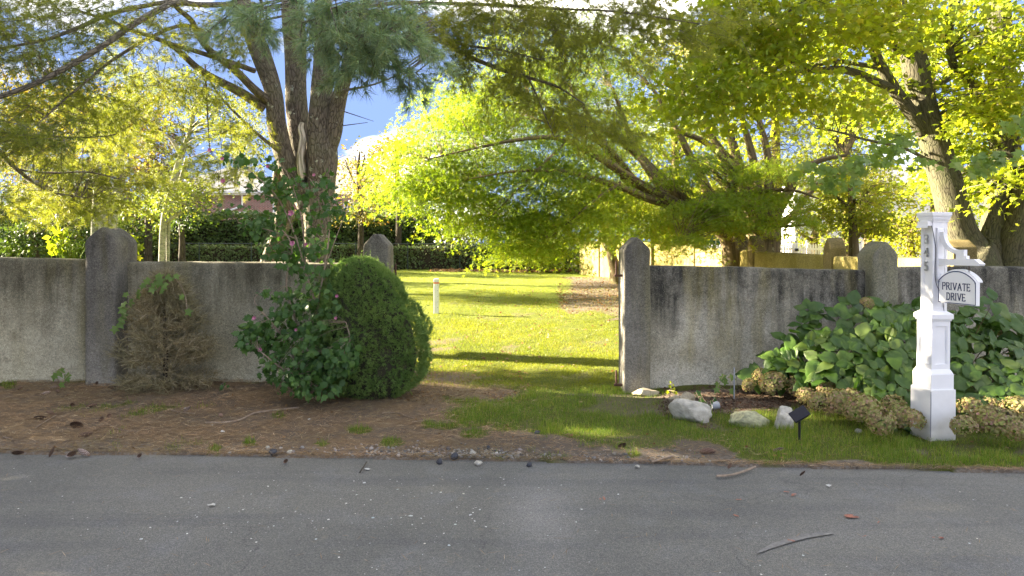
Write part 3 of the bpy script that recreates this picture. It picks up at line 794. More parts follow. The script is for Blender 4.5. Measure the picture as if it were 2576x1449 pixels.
# curved scroll
out_, inn_ = [], []
for k in range(15):
    t_ = k / 14 * math.pi / 2
    cy, cz = a0 - .20, pz(583) + .0
    # quarter ellipse, hollow side up and out
    oy = cy + .19 * math.cos(t_); oz = pz(638) + (pz(583) - pz(638)) * (1 - math.sin(t_))
    iy = cy + .165 * math.cos(t_) + .0 - .012; 
    out_.append((oy - .048 * math.cos(t_) - .0, oz + .036 * math.sin(t_))); inn_.append((oy, oz))
pts = [(a0 + .01, pz(583))] + out_ + [(a0 - .275, pz(638) + .036), (a0 - .275, pz(643)), (a0 - .30, pz(643)), (a0 - .30, zt - .002)] + [(a0 - .19, zt - .002)] + inn_[::-1][1:]
mb = MB()
# build the scroll as quads between the two curves so that it stays concave
for k in range(14):
    q = [inn_[k], out_[k], out_[k + 1], inn_[k + 1]]
    prof_extrude(mb, q, -.017, .017)
prof_extrude(mb, [(a0 - .198, zt - .002), (a0 - .31, zt - .002), (a0 - .31, pz(643)), (a0 - .285, pz(643) + .002), (a0 - .285, pz(638) + .036), (a0 - .198, pz(638) + .036)][::-1], -.017, .017)
bv = mb.build('scroll_bracket', M_white, post)
# hanging board
sl, sr_ = a0 - .005, a0 - .425
mb = MB()
zb_, zsd, ztp = pz(761), pz(706), pz(679)
arc = [(sl + (sr_ - sl) * k / 20, zsd + (ztp - zsd) * (1 - (2 * k / 20 - 1) ** 2) ** .85) for k in range(21)]
outl = [(sl, zb_)] + [(y, z) for y, z in arc] + [(sr_, zb_)]
prof_extrude(mb, outl[::-1], -.022, .012)
board = bev(mb.build('sign_board', M_white, post), .0015, 1); board['label'] = 'arched white board lettered PRIVATE DRIVE'
def stroke(mb, pts, w, x):
    pts = np.array(pts); c = pts.mean(0)
    n = len(pts); V = []; 
    for k in range(n):
        p_ = pts[k]; q0 = norm(p_ - pts[k - 1]); q1 = norm(pts[(k + 1) % n] - p_); bis = norm(np.array([-(q0 + q1)[1], (q0 + q1)[0]]))
        if bis.dot(c - p_) < 0: bis = -bis
        V += [(x, *(p_ + bis * .004)), (x, *(p_ + bis * (.004 + w)))]
    mb.add(V, [[2 * k, 2 * ((k + 1) % n), 2 * ((k + 1) % n) + 1, 2 * k + 1] for k in range(n)])
mb = MB(); stroke(mb, outl, .009, -.0232)
o = mb.build('border_line', M_navy, board)
LM = lambda y, z: Matrix.Translation((-.0232, y, z)) @ Matrix(((0, 0, -1, 0), (-1, 0, 0, 0), (0, 1, 0, 0), (0, 0, 0, 1)))
# serif lettering drawn as strokes: each glyph is a list of polylines in a unit box
GL = {'P': (.62, [[(0, 0), (0, 1)], [(0, 1), (.38, 1), (.56, .9), (.58, .74), (.5, .58), (.36, .52), (0, .5)], [(-.12, 0), (.14, 0)], [(-.12, 1), (0, 1)]]),
      'R': (.72, [[(0, 0), (0, 1)], [(0, 1), (.36, 1), (.54, .9), (.56, .74), (.48, .58), (.34, .52), (0, .5)], [(.3, .5), (.66, 0), (.76, 0)], [(-.12, 0), (.14, 0)], [(-.12, 1), (0, 1)]]),
      'I': (.16, [[(0, 0), (0, 1)], [(-.13, 0), (.13, 0)], [(-.13, 1), (.13, 1)]]),
      'V': (.78, [[(0, 1), (.36, 0), (.72, 1)], [(-.12, 1), (.14, 1)], [(.6, 1), (.84, 1)]]),
      'A': (.76, [[(0, 0), (.36, 1), (.72, 0)], [(.13, .36), (.6, .36)], [(-.1, 0), (.12, 0)], [(.6, 0), (.84, 0)]]),
      'T': (.66, [[(.32, 0), (.32, 1)], [(0, .88), (0, 1), (.64, 1), (.64, .88)], [(.2, 0), (.44, 0)]]),
      'E': (.6, [[(0, 0), (0, 1)], [(-.12, 1), (.5, 1), (.5, .86)], [(-.12, 0), (.54, 0), (.56, .16)], [(0, .52), (.38, .52)], [(.38, .6), (.38, .44)]]),
      'D': (.72, [[(0, 0), (0, 1)], [(-.12, 1), (.28, 1), (.5, .9), (.62, .7), (.64, .5), (.62, .3), (.5, .1), (.28, 0), (-.12, 0)]])}
def lettering(word, yl, yr, zb_, h, x=-.0236):
    gap = .26; W = sum(GL[c][0] for c in word) + gap * (len(word) - 1); s = (yl - yr) / W
    cur = 0
    for c in word:
        mb = MB()
        for pl in GL[c][1]:
            for a, b in zip(pl[:-1], pl[1:]):
                A = np.array([yl - (cur + a[0]) * s, zb_ + a[1] * h]); B = np.array([yl - (cur + b[0]) * s, zb_ + b[1] * h])
                dv = norm(B - A); hz = abs(dv[0]) > .9
                w = .0032 if hz else .0052
                nn = np.array([-dv[1], dv[0]]) * w; e = dv * .0008
                q = [A - nn - e, A + nn - e, B + nn + e, B - nn + e]
                mb.add([(x, *k) for k in q] + [(x + .001, *k) for k in q], [(0, 1, 2, 3), (3, 2, 1, 0)])
        mb.build('letter', M_navy, board)
        cur += GL[c][0] + gap
lettering('PRIVATE', sl - .055, sr_ + .062, pz(727), .060)
lettering('DRIVE', sl - .105, sr_ + .112, pz(752), .060)
mb = MB()
for k in range(20):                                 # little curved drip cap over the board, proud on the far side
    (y0, z0), (y1, z1) = arc[k], arc[k + 1]
    prof_extrude(mb, [(y0, z0 + .001), (y1, z1 + .001), (y1, z1 + .012), (y0, z0 + .012)][::-1], -.010, .040)
mb.build('drip_cap', M_white_worn, board)
for y_ in (sl - .105, sr_ + .10):
    mb = MB(); zc = zb
    for k in range(3):
        zz = zb - .008 - k * .018
        tube(mb, [(.007 * math.cos(q) if k % 2 else 0, y_ + (0 if k % 2 else .006 * math.cos(q)), zz + .011 * math.sin(q), .0022) for q in np.linspace(0, 2 * math.pi, 9)], 4, 1, curve=False, cap=False)
    mb.build('chain_hook', M_iron, post)
for y_, z_ in ((sl - .016, zsd - .01), (sr_ + .012, zsd - .008)):
    mb = MB(); tube(mb, [(-.0225, y_, z_, .003), (-.0265, y_, z_, .0028)], 6, 1); mb.build('screw', M_iron, board)
mb = MB(); tube(mb, [(a0 * 0 - .0, a0 - .012, pz(690), .007), (0, a0 - .020, pz(690), .004)], 8, 1); mb.build('bolt', M_white, post)
mb = MB()
c3 = [(-.076, -.058, pz(567), .0026), (-.077, -.070, pz(575), .0026), (-.066, -.078, pz(596), .0026), (-.048, -.0765, pz(625), .0026), (-.052, -.0765, pz(665), .0026), (-.050, -.0775, pz(700), .0026), (-.035, -.085, pz(722), .0026), (.002, -.10, pz(745), .0026), (.03, -.08, pz(768), .0026), (.05, -.07, pz(790), .0026)]
tube(mb, c3, 6, 4); mb.build('cable', M_wire, post)
# @@VEG
# ================================================================== trees
def L(*pts): return limb_px(pts)
def toground(l, dz=-.15):
    """add a root point under the first point of a trunk, flared"""
    x, y, z, r = l[0]; g = float(gz(x, y))
    return np.vstack([[x, y, g + dz, r * 1.35], [x, y, g + .25, r * 1.1], l]) if z > g + .5 else l

def pine_plumes(mb, C, D, Ln, tufts=9, per=26, nl=.10, wd=.0016, up=.25):
    """C base points, D directions, Ln lengths: each plume is a drooping twig set with tufts of long needles"""
    n = len(C)
    t_ = np.tile(np.linspace(.12, 1.0, tufts), n)
    c = np.repeat(C, tufts, 0); d = np.repeat(norm(D), tufts, 0); ln = np.repeat(Ln, tufts)
    side = norm(np.cross(d, [0, 0, 1.0]) + 1e-4)
    lat = R.uniform(-1, 1, n * tufts) * .42 * ln * (1.05 - t_)
    pos = c + d * (ln * t_)[:, None] + side * lat[:, None] + R.normal(0, .025, (n * tufts, 3)); pos[:, 2] -= .12 * ln * t_ ** 2
    ax = norm(d + side * (lat / ln * 1.6)[:, None] + [0, 0, up * .4] + R.normal(0, .15, pos.shape))
    N_ = n * tufts * per
    p0 = np.repeat(pos, per, 0); a = np.repeat(ax, per, 0)
    q = rsph(N_); q = norm(q - a * (q * a).sum(1)[:, None])
    th = R.uniform(.25, 1.25, N_)
    dr = a * np.cos(th)[:, None] + q * np.sin(th)[:, None] + [0, 0, -.18]
    dr = norm(dr)
    p0 = p0 - a * (R.uniform(0, .035, N_))[:, None]
    tip = p0 + dr * (nl * R.uniform(.7, 1.15, N_))[:, None]
    w = norm(np.cross(dr, rsph(N_))) * wd
    V = np.stack([p0 - w, p0 + w, tip], 1).reshape(-1, 3)
    mb.add(V, np.arange(N_ * 3).reshape(-1, 3))

def plume_pads(pads):
    C = []; D = []; Ln = []
    for (u, v, d, ru, rv, rd, n, dx, dy, dz, ln) in pads:
        c = P(u, v, d); q = rsph(n) * (R.uniform(0, 1, n) ** (1 / 3))[:, None]
        C.append(c + q * np.array([ru * d / F, rd, rv * d / F]))
        D.append(np.array([dx, dy, dz]) * .8 + R.normal(0, .5, (n, 3)) * [1, 1, .55]); Ln.append(R.uniform(.7, 1.25, n) * ln)
    return np.concatenate(C), np.concatenate(D), np.concatenate(Ln)

# ---- the big white pine behind the left wall
base_p = np.array([(796 - U0) * 11.0 / F, 11.0, 0.0])
pine = thing('white_pine', 'large white pine with several thick scaly trunks and lichen, behind the left wall', 'tree', base_p)
def ploc(o): o.matrix_parent_inverse = Matrix.Translation(-Vector([float(c) for c in base_p])); return o
pl = []
def plimb(name, pts, sides=10, rough=.05, m=None, keep=True, lab=None):
    l = L(*pts) if isinstance(pts, tuple) or isinstance(pts[0], tuple) else pts
    mb = MB(); q = tube(mb, l, sides, 5, rough)
    o = ploc(mb.build(name, m or M_bk_pine, pine, smooth=True))
    if lab: o['label'] = lab
    if keep: pl.append(q)
    return q
g_ = V0 + (EYE - .1) * F / 11.0
plimb('trunk', ((800, g_ + 40, 11, 104), (799, g_ - 20, 11, 80), (796, 700, 11, 58.8), (797, 600, 11, 58.8), (796, 540, 11, 67.2), (792, 470, 11.02, 87.4)), 26, .05)
plimb('trunk', ((800, 560, 11.03, 52.1), (806, 480, 10.97, 67.2), (810, 400, 10.95, 77.3), (808, 320, 10.95, 65.5), (808, 240, 10.9, 55.4), (814, 140, 10.85, 48.7), (815, 60, 10.8, 43.7), (812, -60, 10.7, 40.3), (808, -300, 10.6, 28.6), (800, -900, 10.5, 10.1)), 22, .05, lab='lichen spotted middle trunk')
plimb('trunk', ((780, 540, 11.12, 42.0), (762, 430, 11.2, 52.1), (752, 340, 11.22, 53.8), (745, 240, 11.25, 52.1), (743, 140, 11.3, 53.8), (738, 46, 11.3, 53.8), (736, -60, 11.3, 48.7), (730, -400, 11.3, 33.6), (730, -900, 11.3, 8.4)), 20, .05)
plimb('trunk', ((770, 520, 10.98, 43.7), (742, 455, 10.95, 48.7), (722, 415, 10.9, 47.0), (698, 324, 10.85, 47.0), (687, 231, 10.8, 43.7), (656, 139, 10.7, 48.7), (624, 46, 10.6, 45.4), (596, -60, 10.5, 38.6), (560, -400, 10.2, 25.2), (540, -700, 10, 10.1)), 20, .045, lab='leaning left trunk with rough brown bark')
plimb('trunk', ((822, 400, 10.93, 33.6), (838, 330, 10.9, 43.7), (850, 262, 10.8, 38.6), (868, 195, 10.6, 33.6), (886, 120, 10.3, 28.6), (920, 0, 9.8, 23.5), (990, -200, 9, 15.1)), 16, .045, lab='right trunk forking away under the needles')
plimb('dead_stub', ((759, 452, 10.83, 14), (758, 430, 10.80, 21), (756, 396, 10.79, 20), (762, 350, 10.80, 17), (757, 325, 10.8, 15), (760, 308, 10.8, 11)), 12, .16, M_dead, False, 'bleached bare stub of a broken stem')
plimb('burl', ((672, 680, 11.6, 46), (690, 620, 11.55, 40), (716, 540, 11.5, 44), (705, 480, 11.4, 40), (700, 430, 11.3, 24), (706, 400, 11.2, 14)), 14, .18, M_bk_pine, False, 'gnarled flaking stem catching the sun at the foot of the pine')
LB = [((667, 273, 10.8, 26), (602, 231, 10.6, 24), (509, 180, 10.2, 18), (440, 120, 9.8, 14), (380, 92, 9.4, 11), (330, 78, 9, 8), (273, 51, 8.6, 6), (180, 20, 8, 4)),
      ((672, 252, 10.75, 22), (640, 225, 10.5, 22), (590, 175, 10.2, 20), (532, 130, 9.9, 17), (500, 93, 9.6, 15), (481, 51, 9.3, 14), (444, 18, 9, 12), (400, -40, 8.6, 10)),
      ((640, 178, 10.65, 14), (588, 160, 10.3, 13), (509, 134, 9.8, 12), (417, 106, 9.3, 10), (352, 83, 8.9, 9), (273, 51, 8.4, 7), (200, 30, 8, 4)),
      ((514, 80, 9.7, 9), (477, 65, 9.4, 9), (435, 69, 9.0, 9), (380, 93, 8.6, 8), (324, 125, 8.2, 8), (268, 162, 7.9, 7), (218, 204, 7.6, 6), (153, 259, 7.3, 5), (92, 315, 7, 3)),
      ((640, 10, 9.8, 12), (514, 12, 9.0, 14), (444, 7, 8.4, 15), (393, 28, 8.0, 15), (324, 69, 7.6, 15), (273, 106, 7.3, 14), (213, 143, 7.0, 14), (139, 185, 6.8, 13), (69, 218, 6.6, 13), (-10, 246, 6.4, 12), (-150, 290, 6.1, 8)),
      ((560, -20, 9.6, 10), (393, 9, 8.6, 11), (287, 32, 8.0, 11), (208, 65, 7.6, 10), (160, 84, 7.3, 9), (106, 102, 7.1, 8), (0, 122, 6.8, 6)),
      ((-180, 250, 8.6, 12), (-60, 330, 8.8, 12), (0, 384, 9.0, 11), (42, 426, 9.2, 10), (93, 463, 9.4, 8), (143, 486, 9.5, 5), (220, 498, 9.6, 3)),
      ((42, 426, 9.2, 6), (90, 433, 9.2, 6), (150, 435, 9.2, 5), (222, 433, 9.3, 4), (300, 450, 9.5, 3)),
      ((-60, 330, 8.8, 6), (60, 335, 8.8, 5), (150, 345, 8.9, 5), (230, 345, 9, 4), (290, 338, 9.2, 3), (335, 312, 9.3, 2)),
      ((700, 380, 10.8, 10), (640, 330, 10.4, 8), (560, 250, 10, 6), (514, 178, 9.6, 5)),
      ((516, 165, 9.6, 4), (520, 250, 9.7, 4), (524, 320, 9.8, 3), (528, 380, 9.9, 2)),
      ((770, 110, 10.9, 18), (745, 105, 10.6, 12), (715, 85, 10.4, 8)),
      ((880, 60, 9.6, 16), (940, 30, 8.4, 15), (990, 46, 7.8, 14), (1050, 76, 7.6, 13), (1096, 97, 7.5, 13), (1174, 139, 7.4, 12), (1221, 160, 7.4, 11), (1276, 180, 7.4, 10), (1346, 200, 7.4, 8), (1406, 220, 7.4, 6), (1470, 262, 7.4, 3)),
      ((900, 20, 9.4, 9), (1004, 7, 8, 10), (1100, 8, 7.4, 9), (1240, 12, 7.0, 8), (1400, 22, 6.8, 7), (1560, 30, 6.7, 5), (1760, 60, 6.6, 3)),
      ((1080, 90, 7.5, 8), (1140, 108, 7.3, 7), (1200, 118, 7.2, 6), (1270, 128, 7.1, 5), (1360, 150, 7, 3)),
      ((1330, 198, 7.4, 5), (1350, 240, 7.5, 4), (1375, 300, 7.6, 3), (1395, 345, 7.7, 2)),
      ((860, 150, 10.4, 10), (760, 30, 7, 8), (700, -30, 6, 8)), ((880, 150, 10.2, 12), (960, 60, 7, 9), (930, 40, 5.5, 7)),
      ((850, 230, 10.6, 8), (930, 215, 9.2, 5), (1000, 190, 8, 3)), ((640, 90, 10.5, 10), (660, 20, 8, 8), (640, -20, 6, 8)),
      ((858, 278, 10.7, 3), (940, 305, 10.5, 1)), ((848, 318, 10.7, 3), (925, 308, 10.4, 1.3))]
for q in LB: plimb('limb', q, 9, .05)
pads_p = [  # u, v, d, ru, rv, rd, n, dir x y z, length
    (60, 400, 10.4, 130, 60, .8, 48, .6, -.2, -.25, .55), (150, 470, 10.4, 170, 42, .7, 66, .7, -.2, -.2, .55), (230, 512, 10.2, 110, 14, .5, 32, .6, -.3, -.3, .45), (300, 440, 10.4, 110, 36, .6, 40, .8, -.1, -.15, .5),
    (370, 462, 10.4, 50, 10, .4, 12, 1, -.1, -.15, .4), (150, 380, 10.4, 160, 40, .8, 44, .7, 0, -.1, .5), (270, 350, 10.6, 90, 50, .7, 30, .6, 0, -.2, .5), (330, 320, 9.8, 60, 40, .7, 12, .6, 0, -.1, .5),
    (40, 500, 8.8, 70, 40, .6, 26, .4, -.2, -.3, .5), (520, 405, 10, 60, 26, .6, 20, -.8, 0, -.35, .45), (590, 350, 10, 60, 50, .6, 26, -.5, 0, -.4, .5), (560, 440, 10, 40, 12, .5, 8, -.7, 0, -.4, .4), (620, 420, 10, 40, 34, .5, 12, -.5, 0, -.5, .4),
    (110, 300, 7.6, 140, 36, .7, 36, -.2, -.4, -.35, .5), (60, 345, 6.6, 90, 30, .5, 22, -.1, -.6, -.4, .5), (140, 340, 7, 60, 30, .5, 14, .2, -.6, -.4, .45), (90, 150, 7.2, 120, 70, .8, 58, -.5, -.4, -.2, .5), (220, 60, 7.6, 190, 62, .9, 78, -.4, -.4, -.2, .55),
    (270, 210, 8.6, 150, 60, .9, 56, -.3, -.2, -.4, .5), (400, 180, 9, 110, 44, .8, 40, -.3, 0, -.5, .5), (500, 210, 9.4, 80, 44, .7, 26, -.2, 0, -.6, .45), (560, 120, 9.6, 70, 40, .7, 18, -.3, 0, -.5, .4), (380, 270, 9.6, 130, 50, .8, 30, .1, 0, -.4, .5), (200, 260, 9.2, 130, 50, .7, 40, 0, 0, -.4, .5),
    (640, 300, 10.2, 40, 40, .5, 14, -.4, 0, -.6, .4), (420, 60, 8.6, 110, 40, .8, 26, -.4, -.2, -.3, .5), (30, 240, 8.2, 70, 50, .6, 22, .2, -.3, -.3, .5), (580, 60, 8.6, 60, 30, .6, 14, -.3, -.3, -.4, .4), (20, 60, 6.4, 60, 70, .5, 20, -.3, -.6, -.2, .5),
    (1120, 60, 7, 120, 42, .7, 37, .4, -.2, -.2, .36), (1260, 60, 7.2, 130, 70, .8, 51, .4, -.2, -.35, .36), (1440, 70, 7.2, 150, 70, .8, 54, .5, -.2, -.3, .36), (1620, 70, 7.2, 150, 60, .8, 39, .5, -.2, -.3, .36), (1780, 80, 7.2, 110, 50, .8, 18, .6, -.2, -.2, .36),
    (1180, 170, 8, 70, 40, .5, 17, .2, .1, -.5, .36), (1280, 215, 8, 80, 50, .6, 27, .3, .1, -.5, .36), (1390, 250, 7.9, 90, 54, .6, 34, .3, 0, -.55, .36), (1490, 290, 7.9, 80, 50, .6, 28, .4, 0, -.5, .36), (1560, 330, 7.9, 60, 30, .5, 11, .5, 0, -.5, .36),
    (1330, 140, 7.4, 120, 40, .6, 28, .3, -.2, -.5, .36), (1150, 115, 7.6, 80, 26, .5, 13, .2, 0, -.6, .36), (1200, 16, 7.1, 110, 26, .6, 26, .4, -.1, -.2, .36), (1400, 14, 7.0, 120, 24, .6, 28, .4, -.1, -.2, .36), (1600, 20, 6.9, 120, 26, .6, 26, .4, -.1, -.2, .36), (1060, 30, 7.4, 70, 40, .6, 16, .3, -.3, -.3, .5)]
C, D, Ln = plume_pads(pads_p)
mb = MB(); pine_plumes(mb, C, D, Ln, 9, 24, .105, .0019)
ploc(mb.build('needles', M_pine, pine, kind='stuff'))
mb = MB(); twigs_to(mb, C, [q for q in pl], .005, .002, .05, maxn=420, k0=.35)
for c_, d_, l_ in zip(C, D, Ln):
    d_ = norm(d_); tube(mb, np.array([[*c_, .004], [*(c_ + d_ * l_ * .5 - [0, 0, .03 * l_]), .003], [*(c_ + d_ * l_ - [0, 0, .12 * l_]), .0015]]), 3, 1, cap=False)
ploc(mb.build('twigs', M_bk_pine, pine, kind='stuff'))
pads_n = [(640, 30, 5.2, 70, 40, .35, 13, -.1, -.5, -.6, .3), (760, 20, 5.0, 80, 30, .4, 10, .1, -.5, -.6, .32), (780, 90, 5.0, 30, 30, .3, 4, .1, -.4, -.7, .28), (880, 50, 4.8, 90, 46, .4, 26, .2, -.5, -.6, .32),
          (900, 120, 4.8, 70, 34, .35, 15, .3, -.4, -.7, .3), (980, 100, 4.8, 70, 36, .35, 16, .5, -.4, -.5, .3), (1020, 165, 4.9, 36, 14, .25, 5, .6, -.2, -.5, .24), (960, 20, 4.8, 90, 30, .4, 16, .4, -.5, -.4, .3), (860, 160, 4.9, 20, 14, .2, 2, .1, -.3, -.8, .22)]
C, D, Ln = plume_pads(pads_n)
mb = MB(); pine_plumes(mb, C, D, Ln, 7, 34, .12, .0021)
o = ploc(mb.build('needles', M_pine_near, pine, kind='stuff')); o['label'] = 'needle tufts hanging closest to the road, blue green skylight put into their colour'
mb = MB()
for c_, d_, l_ in zip(C, D, Ln):
    d_ = norm(d_); s_ = np.array([c_[0] * .98 + .05, c_[1] + .8, c_[2] + .35])
    tube(mb, np.array([[*s_, .006], [*c_, .005], [*(c_ + d_ * l_ * .5 - [0, 0, .03 * l_]), .003], [*(c_ + d_ * l_ - [0, 0, .12 * l_]), .0015]]), 4, 1, cap=False)
ploc(mb.build('twigs', M_bk_pine, pine, kind='stuff'))

# ---- golden green japanese maples beyond the boundary wall
def arcl(u0, v0, d0, w0, pts):
    return L((u0, v0, d0, w0), *pts)
g1 = float(gz(P(1860, 650, 19.5)[0], 19.5)); vb = V0 + (EYE - g1) * F / 19.5
lm = [L((1868, vb + 10, 19.5, 80), (1862, 640, 19.5, 64), (1846, 604, 19.3, 58), (1820, 575, 19.1, 54), (1790, 555, 18.9, 50)),
      L((1792, 556, 18.9, 46), (1740, 536, 18.6, 40), (1680, 505, 18.2, 34), (1620, 470, 17.9, 26), (1560, 432, 17.6, 22), (1500, 392, 17.3, 18), (1430, 358, 17, 15), (1380, 345, 16.8, 12), (1300, 352, 16.5, 9), (1200, 372, 16.2, 6), (1080, 400, 16, 3)),
      L((1700, 512, 18.3, 26), (1640, 502, 18, 22), (1560, 470, 17.4, 17), (1480, 446, 17, 14), (1400, 430, 16.6, 11), (1300, 430, 16.2, 7), (1180, 450, 16, 3)),
      L((1700, 520, 18.3, 24), (1600, 480, 18.4, 20), (1540, 400, 18.6, 16), (1515, 350, 18.8, 14), (1480, 290, 19, 10), (1440, 230, 19, 6)),
      L((1760, 540, 18.7, 34), (1690, 480, 18.8, 28), (1610, 395, 19, 22), (1540, 340, 19, 18), (1450, 290, 19, 12), (1330, 240, 18.6, 7)),
      L((1600, 455, 17.8, 14), (1530, 375, 17.6, 14), (1450, 330, 17.2, 10), (1350, 300, 17, 6)),
      L((1680, 500, 18.2, 22), (1640, 440, 18.6, 20), (1600, 380, 19, 16), (1570, 300, 19.3, 12), (1540, 220, 19.4, 8)),
      L((1820, 575, 19.1, 36), (1780, 480, 19.4, 26), (1740, 400, 19.6, 20), (1700, 320, 19.8, 14), (1640, 220, 20, 8)),
      L((1450, 345, 17, 8), (1400, 380, 16.6, 6), (1300, 480, 16.2, 4), (1240, 540, 16, 2)),
      L((1560, 460, 17.4, 10), (1500, 500, 16.8, 7), (1430, 560, 16.3, 4), (1380, 600, 16, 2))]
pads_m = [(1060, 420, 16, 95, 70, 1.3, 60), (1010, 470, 15.6, 60, 24, .9, 20), (1140, 340, 16.3, 110, 90, 1.5, 90), (1120, 470, 15.8, 100, 50, 1.2, 60), (1220, 410, 16, 130, 90, 1.5, 110), (1260, 300, 17, 150, 80, 1.8, 110), (1220, 520, 15.6, 90, 46, 1.1, 60),
          (1170, 255, 17.6, 110, 60, 1.4, 60), (1360, 470, 15.8, 130, 80, 1.5, 110), (1320, 560, 15.5, 90, 40, 1.0, 60), (1330, 615, 15.3, 66, 26, .8, 34), (1400, 380, 16.6, 150, 90, 1.8, 120), (1440, 560, 15.8, 110, 50, 1.2, 70), (1520, 500, 16.4, 120, 60, 1.4, 80),
          (1460, 270, 18, 160, 80, 2, 120), (1560, 400, 17.6, 130, 80, 1.6, 80), (1600, 560, 16.6, 110, 40, 1.2, 60), (1650, 300, 19, 140, 90, 2, 90), (1700, 570, 16.8, 90, 24, 1, 30), (1300, 200, 18.4, 170, 70, 1.8, 110), (1500, 170, 19.4, 160, 80, 2, 110), (1400, 100, 20, 200, 80, 2.2, 120),
          (1080, 530, 15.6, 40, 12, .6, 8), (1180, 575, 15.4, 50, 10, .6, 10), (1000, 400, 16.4, 34, 30, .7, 10)]
def fwd(l):
    l = l.copy(); u = U0 + l[:, 0] * F / l[:, 1]; k = 1 - .9 * np.clip((1800 - u) / 280, 0, 1) / l[:, 1]
    l[:, 0] *= k; l[:, 3] *= k; l[:, 2] = EYE + (l[:, 2] - EYE) * k; l[:, 1] *= k; return l
lm = [fwd(l) for l in lm]
pads_m = [(u, v, d + (.3 if u < 1450 else 1.2), ru, rv, rd * .9, int(n * .46)) for (u, v, d, ru, rv, rd, n) in pads_m]
make_tree('japanese_maple', 'spreading maple with glowing yellow-green crown and low sweeping limbs over the lawn', 'tree', lm, pads_m, M_jm, M_bk_jm, T_star, 118, .85, .10, 'maples along the boundary wall', 12, .10, .42, .2, .006, 300, .05)

lm = [L((1925, V0 + (EYE - .3) * F / 20 + 10, 20, 90), (1922, 625, 20, 78), (1920, 598, 20, 88), (1918, 580, 20, 80)),
      L((1905, 600, 20, 40), (1892, 540, 20, 34), (1880, 490, 20, 30), (1862, 420, 20, 24), (1840, 350, 20, 20), (1815, 270, 20, 14), (1780, 170, 20, 8)),
      L((1915, 600, 19.9, 36), (1908, 540, 19.8, 30), (1905, 480, 19.7, 26), (1895, 400, 19.6, 20), (1868, 300, 19.4, 14), (1850, 180, 19.3, 8)),
      L((1930, 595, 19.9, 40), (1950, 540, 19.8, 32), (1985, 480, 19.6, 26), (2010, 440, 19.4, 20), (2060, 405, 19.2, 14), (2130, 390, 19, 8)),
      L((1925, 600, 19.9, 34), (1922, 540, 20, 28), (1935, 460, 20, 24), (1930, 380, 20, 18), (1900, 260, 20.2, 12), (1890, 120, 20.3, 7)),
      L((1880, 490, 20, 22), (1820, 400, 19.8, 18), (1760, 350, 19.6, 14), (1690, 330, 19.4, 9)),
      L((1862, 430, 20, 20), (1800, 360, 20.2, 18), (1770, 300, 20.2, 14), (1720, 240, 20.2, 9)),
      L((1940, 570, 19.8, 26), (1990, 545, 19.4, 18), (2050, 470, 19.2, 14), (2120, 440, 19, 8))]
pads_m = [(1760, 250, 20, 130, 90, 2, 70), (1850, 140, 20, 160, 90, 2.2, 90), (1900, 320, 20, 130, 80, 1.8, 50), (1980, 200, 20, 150, 90, 2, 90), (2060, 330, 19.2, 110, 80, 1.6, 80), (2130, 230, 19.4, 120, 90, 1.8, 80), (2000, 430, 18.6, 90, 40, 1.4, 40), (1950, 545, 17.8, 130, 22, 1.5, 30), (2080, 530, 17.8, 60, 26, 1.2, 20),
          (1760, 540, 17.2, 80, 30, 1.2, 34), (1720, 600, 15.6, 40, 12, .6, 12), (2150, 430, 19, 80, 60, 1.4, 50), (1950, 60, 20, 200, 60, 2.2, 90), (1700, 110, 20.4, 120, 70, 2, 60), (1800, 470, 17.6, 70, 40, 1.4, 26)]
pads_m = [(u, v, d + (1.6 if v < 500 else .3), ru, rv, rd * .8, int(n * .5)) for (u, v, d, ru, rv, rd, n) in pads_m]
make_tree('japanese_maple', 'many-stemmed maple behind the boundary wall with dark forked trunks and olive green leaves', 'tree', lm, pads_m, M_jm3, M_bk_jm, T_star, 80, .85, .10, 'maples along the boundary wall', 12, .16, .5, .3, .012, 700, .06)
# sunlit low layer reaching out over the wall
lm = [L((1846, V0 + (EYE - .25) * F / 18.6 + 8, 18.6, 50), (1835, 610, 18.5, 42), (1800, 560, 18.2, 34), (1830, 500, 17.6, 26), (1860, 440, 17.2, 18), (1900, 410, 16.9, 10)),
      L((1810, 560, 18.2, 24), (1760, 560, 17.6, 18), (1730, 590, 16.8, 10), (1700, 612, 15.9, 5)), L((1840, 500, 17.6, 18), (1930, 480, 16.8, 12), (2000, 480, 16.2, 7), (2060, 500, 16, 4)), L((1835, 600, 18.4, 18), (1900, 575, 17.2, 12), (1960, 570, 16.6, 8), (2050, 565, 16.2, 4))]
pads_m = [(1930, 425, 16.6, 80, 26, 1, 40), (1880, 500, 16.8, 150, 30, 1.1, 70), (1750, 520, 16.4, 80, 30, 1, 34), (1730, 598, 15.7, 50, 12, .5, 14), (1840, 552, 16.2, 110, 22, .9, 30), (1980, 545, 16.2, 90, 18, .9, 16), (1790, 400, 17.6, 70, 40, 1.2, 30), (1690, 440, 17.6, 70, 40, 1.2, 30)]
make_tree('japanese_maple', 'maple with flat yellow-green leaf layers just over the boundary wall', 'tree', lm, pads_m, M_jm, M_bk_jm, T_star, 70, .42, .085, 'maples along the boundary wall', 10, .14, .5, .3, .010, 400, .06)

